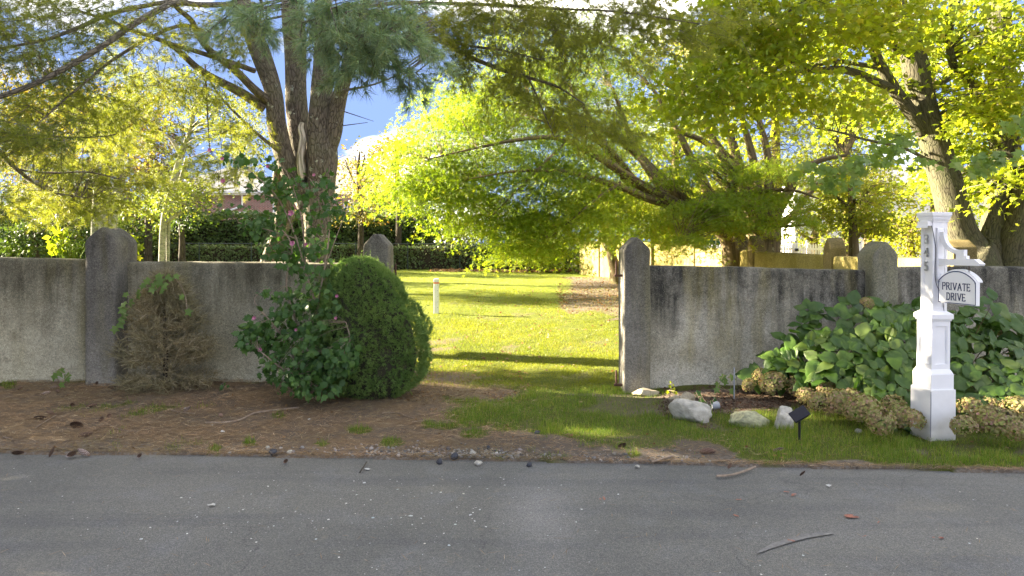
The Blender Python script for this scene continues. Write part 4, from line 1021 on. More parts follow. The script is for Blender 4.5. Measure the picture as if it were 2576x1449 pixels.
# small forked tree standing against the boundary wall on the lawn
gy_ = float(gz(3.9, 25.0)); vb = V0 + (EYE - gy_) * F / 25
lm = [L((1553, vb + 6, 25, 40), (1547, 680, 25, 30), (1538, 640, 25, 26), (1534, 600, 25, 22), (1536, 560, 25, 20), (1530, 520, 25, 16), (1522, 470, 24.6, 10)),
      L((1540, 650, 25, 20), (1520, 600, 25.1, 16), (1512, 560, 25.2, 14), (1506, 510, 25.2, 10), (1500, 460, 25, 6)), L((1541, 632, 25, 16), (1560, 585, 24.9, 13), (1590, 545, 24.7, 10), (1620, 515, 24.4, 6)),
      L((1556, 590, 24.9, 10), (1562, 545, 24.8, 8), (1572, 500, 24.6, 5))]
make_tree('young_maple', 'small forked tree with bare curved trunk leaning against the bright boundary wall', 'tree', lm,
          [(1520, 490, 24, 70, 36, 1.5, 40), (1590, 500, 24, 60, 34, 1.5, 34), (1480, 545, 23.5, 60, 22, 1.2, 20), (1640, 520, 24, 50, 30, 1.2, 20)], M_jm2, M_bk_jm, T_star, 50, .6, .1, None, 10, .2, .4, .3, .01, 120)

# ---- big maple at the right: three stems from one stool
g3 = V0 + (EYE - .1) * F / 11.5
lm = [L((2450, g3 + 10, 11.5, 190), (2448, 660, 11.5, 120), (2440, 628, 11.5, 90), (2425, 595, 11.5, 76), (2400, 530, 11.45, 74), (2378, 450, 11.4, 72), (2350, 360, 11.35, 66), (2333, 300, 11.3, 60), (2312, 220, 11.25, 58), (2298, 150, 11.2, 60), (2268, 50, 11.15, 48), (2250, 0, 11.1, 46), (2220, -120, 11, 40), (2160, -500, 10.8, 16)),
      L((2490, g3 + 10, 11.6, 150), (2495, 640, 11.6, 90), (2498, 600, 11.6, 66), (2512, 520, 11.6, 62), (2519, 450, 11.6, 64), (2528, 360, 11.6, 68), (2530, 280, 11.6, 66), (2515, 160, 11.6, 58), (2512, 60, 11.6, 56), (2511, -60, 11.6, 50), (2515, -500, 11.6, 20)),
      L((2530, g3 + 10, 11.4, 110), (2545, 650, 11.4, 80), (2568, 560, 11.3, 66), (2590, 460, 11.2, 58), (2620, 340, 11.1, 50), (2670, 100, 11, 36)),
      L((2320, 330, 11.3, 36), (2300, 295, 11.2, 34), (2276, 262, 11.15, 32), (2248, 222, 11.1, 28), (2216, 165, 11, 26), (2186, 100, 10.9, 22), (2166, 50, 10.8, 18), (2148, -10, 10.7, 16)),
      L((2246, 225, 11.1, 22), (2205, 206, 10.9, 20), (2160, 186, 10.7, 19), (2110, 174, 10.5, 18), (2050, 176, 10.3, 17), (2005, 158, 10.1, 15), (1966, 140, 10, 13), (1901, 115, 9.8, 10), (1826, 107, 9.6, 7), (1720, 118, 9.4, 4)),
      L((2210, 170, 11, 12), (2150, 160, 10.9, 11), (2100, 155, 10.7, 9), (2031, 172, 10.4, 8)),
      L((2060, 178, 10.4, 8), (1990, 182, 10.2, 8), (1930, 200, 10, 7), (1880, 235, 9.8, 6), (1830, 262, 9.7, 4)),
      L((2260, 130, 11.1, 22), (2230, 95, 10.9, 16), (2180, 72, 10.6, 12), (2110, 40, 10.3, 10), (2050, 5, 10, 8), (1990, -30, 9.8, 6)),
      L((2492, 330, 11.5, 26), (2470, 275, 11.4, 24), (2440, 205, 11.3, 22), (2401, 165, 11.2, 20), (2388, 110, 11.1, 18), (2391, 45, 11, 16), (2400, -40, 11, 12)),
      L((2330, 400, 11.3, 9), (2270, 372, 10.6, 8), (2180, 352, 10, 6), (2110, 332, 9.6, 5), (2050, 322, 9.3, 3)),
      L((2345, 225, 11.4, 14), (2400, 190, 11.7, 10), (2440, 150, 12, 7), (2480, 120, 12.2, 4))]
pads_b = [(1820, 40, 9.2, 150, 70, 1.2, 26), (1960, 60, 9.4, 160, 80, 1.3, 34), (2100, 70, 9.8, 140, 80, 1.4, 34), (1850, 180, 9.6, 150, 80, 1.2, 26), (1750, 240, 9.2, 110, 80, 1, 20), (2010, 240, 9.8, 120, 70, 1.2, 18), (2200, 40, 10, 80, 50, 1, 26), (2400, 40, 11, 90, 60, 1.2, 30), (2340, 120, 12, 70, 70, 1, 26),
          (2450, 300, 12, 60, 90, 1, 26), (2520, 250, 10.4, 70, 60, .7, 28), (2550, 120, 10.4, 60, 70, .8, 26), (2430, 420, 12.2, 70, 60, 1, 24), (2200, 250, 12, 70, 60, 1, 20), (2550, 450, 10.3, 40, 40, .5, 8)]
make_tree('big_maple', 'big maple with three thick grey-brown stems rising from one base behind the post', 'tree', lm, pads_b, M_jm2, M_bk_maple, T_maple, 46, .62, .085, None, 22, .3, .4, .2, .012, 500, .05)
# low leafy sprigs of the same maple that hang in front of the trunk, large leaves
bm_ = [o for o in bpy.data.objects if o.name.startswith('big_maple')][0]
C, O = spray_centres([(2060, 440, 8.6, 50, 30, .4, 8), (2130, 420, 8.6, 60, 26, .4, 9), (2210, 395, 8.8, 60, 30, .4, 9), (2250, 340, 9, 30, 40, .3, 6), (2120, 470, 8.5, 40, 12, .3, 5), (2500, 410, 8.6, 60, 30, .4, 12), (2350, 410, 9, 40, 16, .3, 4), (2560, 300, 8.8, 40, 40, .4, 8)], 0)
HANG = (bm_, C)

# ---- left background: birches, purple tree, small-leaved tree
def gv(u, d): return V0 + (EYE - float(gz((u - U0) * d / F, d))) * F / d
db = 23.0
lm = [L((262, gv(262, db) + 5, db, 34), (262, 560, db, 26), (262, 500, db, 24), (266, 420, db, 20), (270, 360, db, 18), (290, 300, db, 14), (300, 220, db, 8)),
      L((240, gv(240, db) + 5, db, 26), (240, 560, db, 20), (244, 500, db, 18), (240, 420, db, 16), (225, 320, db, 10), (220, 240, db, 6)),
      L((280, gv(280, db) + 5, db, 26), (284, 560, db, 20), (292, 500, db, 18), (304, 420, db, 16), (306, 360, db, 14), (318, 300, db, 10), (330, 240, db, 5))]
make_tree('birch', 'three-stemmed pale birch rising right behind the broad rounded pillar', 'tree', lm, [(290, 300, db, 80, 70, 2, 44), (220, 330, db, 90, 60, 2, 30), (320, 240, db, 90, 50, 2, 26), (180, 280, db, 80, 70, 2, 30)], M_autumn, M_bk_birch, T_dia, 46, .7, .11, 'birches behind the left wall', 12, .5, .5, .2, .02, 150)
lm = [L((404, gv(398, 27.) + 5, 27, 13), (412, 560, 27, 17), (432, 480, 27, 17), (446, 420, 27, 15), (460, 380, 27, 13), (480, 320, 27, 10), (492, 260, 27, 12), (520, 210, 27, 7)),
      L((422, gv(425, 27.) + 5, 27.2, 8), (424, 560, 27.2, 10), (440, 500, 27.2, 9), (470, 400, 27.2, 10)), L((455, 390, 27, 12), (430, 350, 27, 8), (400, 330, 27, 5)), L((478, 330, 27, 10), (440, 312, 27, 7), (390, 300, 27, 3)),
      L((420, 560, 26.9, 8), (520, 486, 26.7, 7), (590, 472, 26.6, 4))]
make_tree('birch', 'leaning birch with thin sparse crown left of the brick house', 'tree', lm, [(500, 240, 27, 60, 60, 2, 22), (560, 290, 27, 70, 60, 2, 28), (600, 350, 27, 60, 50, 2, 22), (430, 490, 26, 70, 40, 2, 34), (500, 480, 26, 40, 24, 1.6, 10), (380, 250, 27, 40, 40, 1.5, 5)], M_bkg2, M_bk_birch, T_dia, 40, .7, .12, 'birches behind the left wall', 12, .5, .4, .2, .02, 150)
lm = [L((372, gv(372, 33.) + 5, 33, 20), (374, 500, 33, 14), (380, 400, 33, 10), (385, 320, 33, 5))]
make_tree('purple_leaved_tree', 'dark purple-brown leaved tree showing against the sky between the birches', 'tree', lm, [(385, 330, 33, 60, 60, 2, 34), (370, 400, 33, 70, 40, 2, 30), (420, 400, 33, 50, 50, 2, 24), (400, 450, 33, 80, 26, 2, 26), (350, 280, 33, 40, 40, 1.6, 8)], M_red, M_bk_dark, T_dia, 40, .8, .15, None, 8, .5, .4, .1, .02, 120)
def bg_tree(name, label, u, d, vtop, ru, rv, leafm, n=60, per=40, sr=1.0, size=.17, group=None, low=None, bark=None, tpl=None, trunk=14, cat='tree'):
    vb_ = gv(u, d); vc = vtop + rv
    lm = [L((u, vb_ + 6, d, trunk * 1.4), (u + 3, (vb_ + vc) / 2, d, trunk), (u - 4, vc, d, trunk * .7), (u, vtop + rv * .4, d, trunk * .3))]
    for k in range(5):
        a = R.uniform(-1, 1); lm.append(L((u, vc + rv * .5 - k * 12, d, trunk * .6), (u + a * ru * .4, vc + rv * .1 - k * 8, d + R.uniform(-1, 1), trunk * .35), (u + a * ru * .8, vc - rv * .4 - k * 5, d + R.uniform(-1.5, 1.5), trunk * .15)))
    pads = [(u, vc, d, ru, rv, max(1.5, ru * d / F * .7), n)]
    if low: pads += low
    return make_tree(name, label, cat, lm, pads, leafm, bark or M_bk_dark, tpl or T_dia, per, sr, size, group, 8, .5, .35, .35, .02, 60, .05)
bg_tree('broadleaf_tree', 'sparse brownish green tree right of the pine trunk before the grey roof', 905, 34, 345, 62, 95, M_autumn, 26, 34, .8, .15, None, [(880, 440, 34, 40, 60, 1.5, 12), (940, 470, 33, 44, 60, 1.5, 20), (910, 530, 33, 60, 20, 1.5, 14)])
bg_tree('broadleaf_tree', 'yellow-brown maple top behind the left edge of the glowing maple', 1000, 36, 330, 56, 70, M_autumn, 46, 46, .9, .16)
bg_tree('broadleaf_tree', 'dark tree beside the window of the left brick wing', 130, 32, 520, 90, 50, M_bkg, 40, 40, .9, .17, None, [(60, 570, 31, 80, 30, 1.5, 26)])
bg_tree('broadleaf_tree', 'dark tree at the left edge of the picture behind the ivy fence', 20, 34, 470, 90, 80, M_bkg, 60, 40, 1.0, .18)
bg_tree('broadleaf_tree', 'mid green tree between the birch stems and the brick house', 350, 35, 480, 70, 70, M_bkg2, 50, 40, .9, .17)
bg_tree('broadleaf_tree', 'tall green-gold tree glimpsed through the pine needles at upper left', 110, 40, 150, 150, 170, M_autumn, 110, 44, 1.2, .2)
bg_tree('broadleaf_tree', 'dense dark shrub behind the three-stemmed birch, above the ivy fence', 270, 33, 545, 90, 46, M_bkg, 60, 44, .9, .16, cat='shrub')
bg_tree('broadleaf_tree', 'dense dark tree at the left edge above the ivy fence', -30, 31, 500, 80, 66, M_bkg, 60, 44, .9, .16)
bg_tree('broadleaf_tree', 'dark shrub between the left edge and the brick wing window', 90, 30, 556, 76, 38, M_bkg, 50, 44, .8, .15, cat='shrub')
bg_tree('broadleaf_tree', 'tall mid green tree behind the left birch', 200, 42, 380, 120, 110, M_bkg2, 80, 44, 1.2, .19)
bg_tree('broadleaf_tree', 'olive tree in front of the brick house and its gutter', 455, 31, 455, 66, 60, M_bkg, 44, 44, .8, .14)
bg_tree('broadleaf_tree', 'dark dense tree behind the drooping left edge of the glowing maple', 1130, 40, 430, 105, 80, M_bkg, 90, 44, 1.0, .17)
bg_tree('broadleaf_tree', 'olive tree right of the grey roof, behind the hedge', 985, 41, 455, 60, 60, M_bkg, 50, 44, .9, .16)
# dark evergreens at the end of the lawn
for k, (u, d, vt, ru, rv, m_, lb) in enumerate([
    (1060, 37, 545, 70, 60, M_bkg, 'dull evergreen bush left of the dark hollow at the end of the lawn'),
    (1160, 37, 545, 90, 56, M_bkg2, 'grey-green bush hanging over the chain fence under the glowing maple'),
    (1250, 38, 500, 90, 80, M_bkg, 'dark evergreen tree behind the hollow under the glowing maple'),
    (1380, 38, 480, 110, 90, M_bkg, 'dark evergreen tree behind the right end of the lawn'),
    (1330, 33, 590, 60, 34, M_jm2, 'bright low shrub in front of the dark tree trunk under the maple'),
    (1420, 33, 575, 50, 50, M_bkg2, 'shrub at the far end of the boundary wall'),
    (1520, 40, 400, 140, 130, M_bkg2, 'tall green tree beyond the far end of the boundary wall'),
    (1640, 33, 470, 90, 80, M_bkg2, 'leafy tree left of the green tennis screen')]):
    bg_tree('evergreen', lb, u, d, vt, ru, rv, m_, 60, 44, .9, .16, 'trees and shrubs closing the lawn', tpl=T_dia, trunk=30 if k == 3 else 10, cat='tree' if rv > 60 else 'shrub')
# right background trees
for k, (u, d, vt, ru, rv, m_, n_, lb) in enumerate([
    (1840, 30, 330, 120, 130, M_jm2, 60, 'tree behind the forked maple trunks'), (2180, 26, 420, 110, 90, M_jm3, 80, 'olive tree before the white house at right'), (2130, 30, 180, 150, 150, M_jm2, 90, 'tall tree filling the gap left of the big leaning stem'),
    (2290, 24, 520, 90, 60, M_jm3, 60, 'low dark tree just left of the address post top'), (2420, 24, 330, 90, 120, M_jm2, 60, 'tree seen between the stems of the big maple'), (2350, 34, 60, 160, 160, M_jm2, 90, 'tall tree behind the top of the big maple stems'),
    (1700, 36, 200, 160, 150, M_jm2, 90, 'tall tree behind the centre maple crown'), (1950, 36, 40, 200, 120, M_jm2, 90, 'tall tree high behind the many-stemmed maple'), (2050, 28, 560, 70, 40, M_jm2, 16, 'thin shrub behind the white gate'), (2480, 20, 560, 70, 50, M_jm3, 40, 'dark leaves behind the base of the big maple')]):
    bg_tree('broadleaf_tree', lb, u, d, vt, ru, rv, m_, n_, 44, 1.0 if d > 28 else .7, .18 if d > 28 else .13, 'trees on the right-hand neighbour lot', trunk=22, bark=M_bk_jm)
bg_tree('broadleaf_tree', 'thin dark tree whose stem stands right of the gate pillar behind', 2146, 17, 440, 90, 60, M_jm3, 60, 40, .5, .1, None, [(2200, 560, 17, 60, 30, .8, 20)], M_bk_jm, trunk=24)
# trees to the left of the view: they throw the shade that lies over the road and verge
for k, (x, y, h, r_, z0) in enumerate([(-13.5, 5.0, 9.5, 2.7, .3), (-14.5, 8.9, 13.8, 1.5, .3), (-13.5, 1.2, 8, 2.4, .3), (-15.5, 12.3, 14, 2.2, 9.0), (-19.5, 8.5, 16, 2.7, .3), (-18.5, 4.3, 12, 2.8, .3), (-17.5, .5, 11, 2.6, .3)]):
    t = thing('evergreen', ['dark evergreen by the road beyond the left edge', 'slim evergreen at the wall beyond the left edge', 'low evergreen near the camera beyond the left edge', 'high-crowned pine behind the wall beyond the left edge', 'tall evergreen in the second row by the wall, beyond the left edge', 'tall evergreen in the second row by the verge, beyond the left edge', 'tall evergreen in the second row nearest the road, beyond the left edge'][k], 'tree', (x, y, 0), 0, 'evergreens on the left')
    mb = MB(); tube(mb, [(0, 0, -.1, .26), (0, .05, h * .5, .17), (0, 0, h, .03)], 8, 3); mb.build('trunk', M_bk_dark, t, smooth=True)
    n = int(150 * r_); q = rsph(n) * (R.uniform(.2, 1, n) ** (1 / 3))[:, None]; zz = (q[:, 2] + 1) / 2
    C = np.stack([q[:, 0] * r_ * (1.15 - .6 * zz), q[:, 1] * r_ * (1.15 - .6 * zz), z0 + zz * (h - z0 + .5)], 1)
    mb = MB(); spray_leaves(mb, C, q, 26, .8, .34, T_dia, .5, .3); mb.build('crown', M_bkg, t, kind='stuff')
# ================================================================== hedge, fences, houses
def hedge(name, label, x0, x1, y, dep, h, leafm, n, size, per=1, cat='hedge', hv=.25, tpl=None, zoff=0.0):
    t = thing(name, label, cat, ((x0 + x1) / 2, y, 0))
    mb = MB()
    xs = R.uniform(x0, x1, n); a = R.uniform(0, 1, n)
    top = h + hv * n2(xs, 0 * xs + y, 1.1) + hv * .5 * n2(xs, 0 * xs, 4, 3)
    face = R.uniform(0, 1, n) < .72
    zz = np.where(face, R.uniform(0, 1, n) ** .8 * top, top - R.exponential(.10, n)); yy = np.where(face, y - dep / 2 + .18 * n2(xs, zz, 2.2) + R.exponential(.12, n), y + R.uniform(-dep / 2, dep / 2, n))
    pos = np.stack([xs, yy, zz + gz(xs, yy) + zoff], 1)
    nd = np.where(face[:, None], [0, -1, .45], [0, -.25, 1.0]) + R.normal(0, .55, (n, 3))
    yd = R.normal(0, .7, (n, 3)) + [0, -.2, -.5]
    scatter(mb, tpl or T_dia, pos, yd, nd, size * R.uniform(.6, 1.3, n))
    o = mb.build('foliage', leafm, t, kind='stuff'); o.matrix_parent_inverse = Matrix.Translation(-t.location)
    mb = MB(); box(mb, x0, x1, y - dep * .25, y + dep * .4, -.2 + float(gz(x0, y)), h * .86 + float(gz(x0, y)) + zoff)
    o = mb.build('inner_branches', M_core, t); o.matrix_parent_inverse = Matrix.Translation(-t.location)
    return t
hedge('laurel_hedge', 'tall clipped-looking laurel hedge of glossy dark leaves below the brick house', -22.5, -4.4, 37.5, 1.6, 3.05, M_bkg, 15000, .17)
hedge('ivy_hedge', 'low ivy-covered stretch of fence along the far end of the lawn', -30, 2.2, 35.4, .5, 1.28, M_ivy, 15000, .14, hv=.07)
cf = thing('chain_link_fence', 'thin dark green chain-link fence along the far end of the lawn', 'fence', (-6, 35.0, 0))
mb = MB()
xs = np.arange(-27, 4, .16); zt_ = 1.38
for x in xs:
    g = float(gz(x, 35.0))
    for s_ in (1, -1):
        a = (x, 35.0, g + .05); b = (x + s_ * 1.3, 35.0, g + zt_)
        tube(mb, [(*a, .004), (*b, .004)], 3, 1, cap=False)
o = mb.build('mesh', M_iron, cf, kind='stuff'); o.matrix_parent_inverse = Matrix.Translation(-cf.location)
M_post = simple('dark_green_steel', (.03, .05, .04), .5, .1)
for x in np.arange(-27, 4, 2.7):
    mb = MB(); tube(mb, [(x, 35.0, float(gz(x, 35)) - .1, .03), (x, 35.0, float(gz(x, 35)) + zt_ + .06, .03)], 6, 1); o = mb.build('post', M_post, cf); o.matrix_parent_inverse = Matrix.Translation(-cf.location)
mb = MB(); tube(mb, [(-27, 35.0, float(gz(-27, 35)) + zt_, .02), (4, 35.0, float(gz(4, 35)) + zt_, .02)], 6, 1); o = mb.build('top_rail', M_post, cf); o.matrix_parent_inverse = Matrix.Translation(-cf.location)

# brick house
mk, t, p = newmat('brickwork'); N = NT(t)
br = t.nodes.new('ShaderNodeTexBrick'); br.inputs['Scale'].default_value = 1.0; br.inputs['Brick Width'].default_value = .235; br.inputs['Row Height'].default_value = .085; br.inputs['Mortar Size'].default_value = .012
br.inputs['Color1'].default_value = (.30, .12, .085, 1); br.inputs['Color2'].default_value = (.20, .085, .065, 1); br.inputs['Mortar'].default_value = (.42, .38, .34, 1)
cx = t.nodes.new('ShaderNodeSeparateXYZ'); N.l(N.coord('Object'), cx.inputs[0]); cb = t.nodes.new('ShaderNodeCombineXYZ'); N.l(N.math('ADD', cx.outputs[0], cx.outputs[1]), cb.inputs[0]); N.l(cx.outputs[2], cb.inputs[1]); N.l(cb.outputs[0], br.inputs['Vector'])
N.l(N.mix(.35, br.outputs[0], N.noise(N.coord('Object'), 3), 'OVERLAY'), p.inputs['Base Color']); p.inputs['Roughness'].default_value = .9
def shingle(name, c):
    m, t, p = newmat(name); N = NT(t)
    b = t.nodes.new('ShaderNodeTexBrick'); b.inputs['Scale'].default_value = 1; b.inputs['Brick Width'].default_value = .35; b.inputs['Row Height'].default_value = .16; b.inputs['Mortar Size'].default_value = .012
    b.inputs['Color1'].default_value = (*c, 1); b.inputs['Color2'].default_value = (*[q * .75 for q in c], 1); b.inputs['Mortar'].default_value = (*[q * .35 for q in c], 1)
    cx = t.nodes.new('ShaderNodeSeparateXYZ'); N.l(N.coord('Object'), cx.inputs[0]); cb = t.nodes.new('ShaderNodeCombineXYZ'); N.l(cx.outputs[0], cb.inputs[0]); N.l(cx.outputs[2], cb.inputs[1]); N.l(cb.outputs[0], b.inputs['Vector'])
    N.l(b.outputs[0], p.inputs['Base Color']); p.inputs['Roughness'].default_value = .9; return m
M_roof_g = shingle('grey_shingles', (.20, .205, .22)); M_roof_t = shingle('pale_shingles', (.34, .31, .27))
M_glass, t, p = newmat('window_glass'); p.inputs['Base Color'].default_value = (.03, .04, .05, 1); p.inputs['Roughness'].default_value = .06; p.inputs['Specular IOR Level'].default_value = .8
def Z(v, d): return EYE - (v - V0) * d / F
def Xp(u, d): return (u - U0) * d / F
bh = thing('brick_house', 'red brick house with grey hipped roof and white gutters behind the laurel hedge', 'house', (Xp(600, 50), 50, 0))
def hp(o): o.matrix_parent_inverse = Matrix.Translation(-bh.location); return o
d1 = 50.0
mb = MB(); box(mb, Xp(385, d1), Xp(700, d1), d1, d1 + 8, -.3, Z(486, d1)); hp(mb.build('wall', mk, bh))
mb = MB(); box(mb, Xp(700, d1) + .003, Xp(1020, d1), d1 + 1.2, d1 + 10, -.3, Z(486, d1)); hp(mb.build('wall', mk, bh))
def hip(x0, x1, y0, y1, z0, z1, ov, m, nm='roof'):
    mb = MB(); x0 -= ov; x1 += ov; y0 -= ov; y1 += ov; yc = (y0 + y1) / 2; k = min((x1 - x0) / 2, (y1 - y0) / 2)
    mb.add([(x0, y0, z0), (x1, y0, z0), (x1, y1, z0), (x0, y1, z0), (x0 + k, yc, z1), (x1 - k, yc, z1)], [(0, 1, 5, 4), (2, 3, 4, 5)], 0)
    mb.add([(x1, y0, z0), (x1, y1, z0), (x1 - k, yc, z1), (x0, y1, z0), (x0, y0, z0), (x0 + k, yc, z1)], [(0, 1, 2), (3, 4, 5)], 0)
    mb.add([(x0, y0, z0 - .002), (x1, y0, z0 - .002), (x1, y1, z0 - .002), (x0, y1, z0 - .002)], [(3, 2, 1, 0)], 0)
    return mb.build(nm, m, bh)
hp(hip(Xp(385, d1), Xp(700, d1), d1, d1 + 8, Z(482, d1), Z(420, d1 + 4), .35, M_roof_g))
hp(hip(Xp(600, d1), Xp(1020, d1), d1 + 2, d1 + 14, Z(486, d1) + .004, Z(400, 60.), .4, M_roof_t))
mb = MB(); box(mb, Xp(380, d1), Xp(705, d1), d1 - .5, d1 - .353, Z(487, d1), Z(481, d1)); hp(mb.build('gutter', M_white, bh))
mb = MB(); box(mb, Xp(380, d1), Xp(705, d1), d1 - .34, d1 - .01, Z(491, d1), Z(487.5, d1)); hp(mb.build('soffit', M_white, bh))
mb = MB(); tube(mb, [(Xp(609, d1), d1 - .4, Z(486, d1), .08), (Xp(611, d1), d1 - .12, Z(494, d1), .08), (Xp(611, d1), d1 - .12, Z(519, d1), .08), (Xp(560, d1), d1 - .12, Z(536, d1), .08)], 6, 2, curve=False); hp(mb.build('downspout', M_white, bh))
mb = MB(); box(mb, Xp(552, d1), Xp(645, d1), d1 - .06, d1 + .01, Z(537, d1), Z(533, d1)); hp(mb.build('stone_band', M_white, bh))
def win(u0, u1, v0, v1, d, par, pf, yo=0.0, grid=(2, 2)):
    x0, x1, z0, z1 = Xp(u0, d), Xp(u1, d), Z(v1, d), Z(v0, d); y = d + yo
    mb = MB(); w = .09
    box(mb, x0 - w, x0, y - .08, y + .02, z0 - w, z1 + w); box(mb, x1, x1 + w, y - .08, y + .02, z0 - w, z1 + w); box(mb, x0 + .001, x1 - .001, y - .08, y + .02, z1, z1 + w); box(mb, x0 + .001, x1 - .001, y - .09, y + .02, z0 - w, z0)
    for k in range(1, grid[0]): xx = x0 + (x1 - x0) * k / grid[0]; box(mb, xx - .02, xx + .02, y - .05, y - .012, z0 + .001, z1 - .001)
    for k in range(1, grid[1]): zz = z0 + (z1 - z0) * k / grid[1]; box(mb, x0 + .001, x1 - .001, y - .055, y - .011, zz - .02, zz + .02)
    f = pf(mb.build('window', M_white, par)); mb = MB(); box(mb, x0, x1, y - .01, y + .0, z0, z1)
    g = mb.build('pane', M_glass, f); return f
win(752, 776, 512, 532, d1 + 1.2, bh, hp, 0, (3, 2)); win(868, 888, 512, 530, d1 + 1.2, bh, hp, 0, (3, 2)); win(396, 410, 505, 560, d1, bh, hp, 0, (1, 2)); win(690, 697, 508, 533, d1, bh, hp, 0, (1, 1))
wing = thing('brick_house', 'brick house wing with one white-framed window behind the dark trees at left', 'house', (Xp(180, 44), 44, 0))
def wp(o): o.matrix_parent_inverse = Matrix.Translation(-wing.location); return o
mb = MB(); box(mb, Xp(20, 44), Xp(225, 44), 44, 50, -.3, Z(500, 44)); wp(mb.build('wall', mk, wing))
mb = MB(); V = [(Xp(10, 44), 43.6, Z(500, 44)), (Xp(235, 44), 43.6, Z(500, 44)), (Xp(235, 44), 50.4, Z(500, 44)), (Xp(10, 44), 50.4, Z(500, 44)), (Xp(10, 44), 47, Z(450, 44)), (Xp(235, 44), 47, Z(450, 44))]
mb.add(V, [(0, 1, 5, 4), (2, 3, 4, 5)]); mb.add(V, [(1, 2, 5), (3, 0, 4)]); wp(mb.build('roof', M_roof_g, wing))
win(180, 190, 551, 588, 44, wing, wp, 0, (1, 2))

# white house at the right
wh = thing('white_house', 'white clapboard house showing in pieces through the leaves on the right', 'house', (Xp(2300, 40), 40, 0))
def wq(o): o.matrix_parent_inverse = Matrix.Translation(-wh.location); return o
mb = MB(); d2 = 40.0
box(mb, Xp(2000, d2), Xp(2620, d2), d2, d2 + 8, -.3, Z(462, d2)); wq(mb.build('wall', M_white_worn, wh))
z0 = .3; k = 0
while z0 < Z(464, d2) - .2:                       # clapboards, each lapped over the one below
    mb = MB(); x0_, x1_ = Xp(2000, d2) - .02, Xp(2620, d2) + .02
    mb.add([(x0_, d2 - .035, z0), (x1_, d2 - .035, z0), (x1_, d2 - .012, z0 + .21), (x0_, d2 - .012, z0 + .21), (x1_, d2 - .002, z0), (x0_, d2 - .002, z0)], [(0, 1, 2, 3), (0, 5, 4, 1)])
    wq(mb.build('clapboard', M_white_worn, wh)); z0 += .2
mb = MB(); x0_, x1_ = Xp(1990, d2), Xp(2630, d2); ze, zr = Z(462, d2), Z(420, d2 + 4)
mb.add([(x0_, d2 - .5, ze), (x1_, d2 - .5, ze), (x1_, d2 + 4, zr), (x0_, d2 + 4, zr), (x1_, d2 + 8.5, ze), (x0_, d2 + 8.5, ze)], [(0, 1, 2, 3), (3, 2, 4, 5)])
wq(mb.build('roof', M_roof_g, wh))
for (a, b, c, e) in [(2436, 2462, 474, 500), (2466, 2490, 474, 500), (2100, 2126, 520, 556), (2220, 2244, 500, 540)]: win(a, b, c, e, d2, wh, wq, -.03, (2, 2))

# white picket gate beyond the boundary wall
dg_ = 27.0; gz_ = float(gz(Xp(2000, dg_), dg_))
pk = thing('picket_gate', 'white double picket gate with black latch behind the boundary wall', 'gate', (Xp(2000, dg_), dg_, 0))
def kq(o): o.matrix_parent_inverse = Matrix.Translation(-pk.location); return o
me_ = None; u = 1934
while u < 2072:
    x = Xp(u, dg_)
    if me_ is None:
        mb = MB(); w = .033; zt_, zb_ = Z(613, dg_), gz_ + .05
        mb.add([(-w, 0, zb_), (w, 0, zb_), (w, .02, zb_), (-w, .02, zb_), (-w, 0, zt_ - .05), (w, 0, zt_ - .05), (w, .02, zt_ - .05), (-w, .02, zt_ - .05), (0, 0, zt_), (0, .02, zt_)],
               [(0, 1, 5, 4), (1, 2, 6, 5), (2, 3, 7, 6), (3, 0, 4, 7), (8, 9, 6, 5), (9, 8, 4, 7)]); mb.add([(-w, 0, zt_ - .05), (w, 0, zt_ - .05), (0, 0, zt_), (w, .02, zt_ - .05), (-w, .02, zt_ - .05), (0, .02, zt_)], [(0, 1, 2), (3, 4, 5)])
        me_ = mb.mesh('picket', M_white)
    o = link('picket', me_, pk); o.location = (x, dg_, 0); kq(o); u += 6.6
for (a, b) in ((1928, 1998), (2004, 2078)):
    mb = MB(); box(mb, Xp(a, dg_), Xp(b, dg_), dg_ - .05, dg_ - .003, Z(629, dg_), Z(624, dg_)); box(mb, Xp(a, dg_), Xp(b, dg_), dg_ - .05, dg_ - .003, gz_ + .2, gz_ + .3); kq(mb.build('rail', M_white, pk))
for u in (1991, 1999, 2004, 2033):
    mb = MB(); box(mb, Xp(u, dg_) - .045, Xp(u, dg_) + .045, dg_ + .03, dg_ + .12, gz_, Z(606 if u in (1991, 2033) else 612, dg_)); kq(mb.build('gate_post', M_white, pk))
mb = MB(); box(mb, Xp(1998, dg_), Xp(2006, dg_), dg_ - .12, dg_ - .055, Z(632, dg_), Z(625, dg_)); kq(mb.build('latch', M_black, pk))
pf_ = thing('picket_fence', 'short run of white picket fence behind the maples, left of the white gate', 'fence', (Xp(1800, dg_), dg_, 0))
u = 1700
while u < 1836:
    o = link('picket', me_, pf_); o.location = (Xp(u, dg_), dg_, -.02); o.matrix_parent_inverse = Matrix.Translation(-pf_.location); u += 6.6
mb = MB(); box(mb, Xp(1690, dg_), Xp(1842, dg_), dg_ - .05, dg_ - .003, Z(629, dg_), Z(625, dg_)); o = mb.build('rail', M_white, pf_); o.matrix_parent_inverse = Matrix.Translation(-pf_.location)

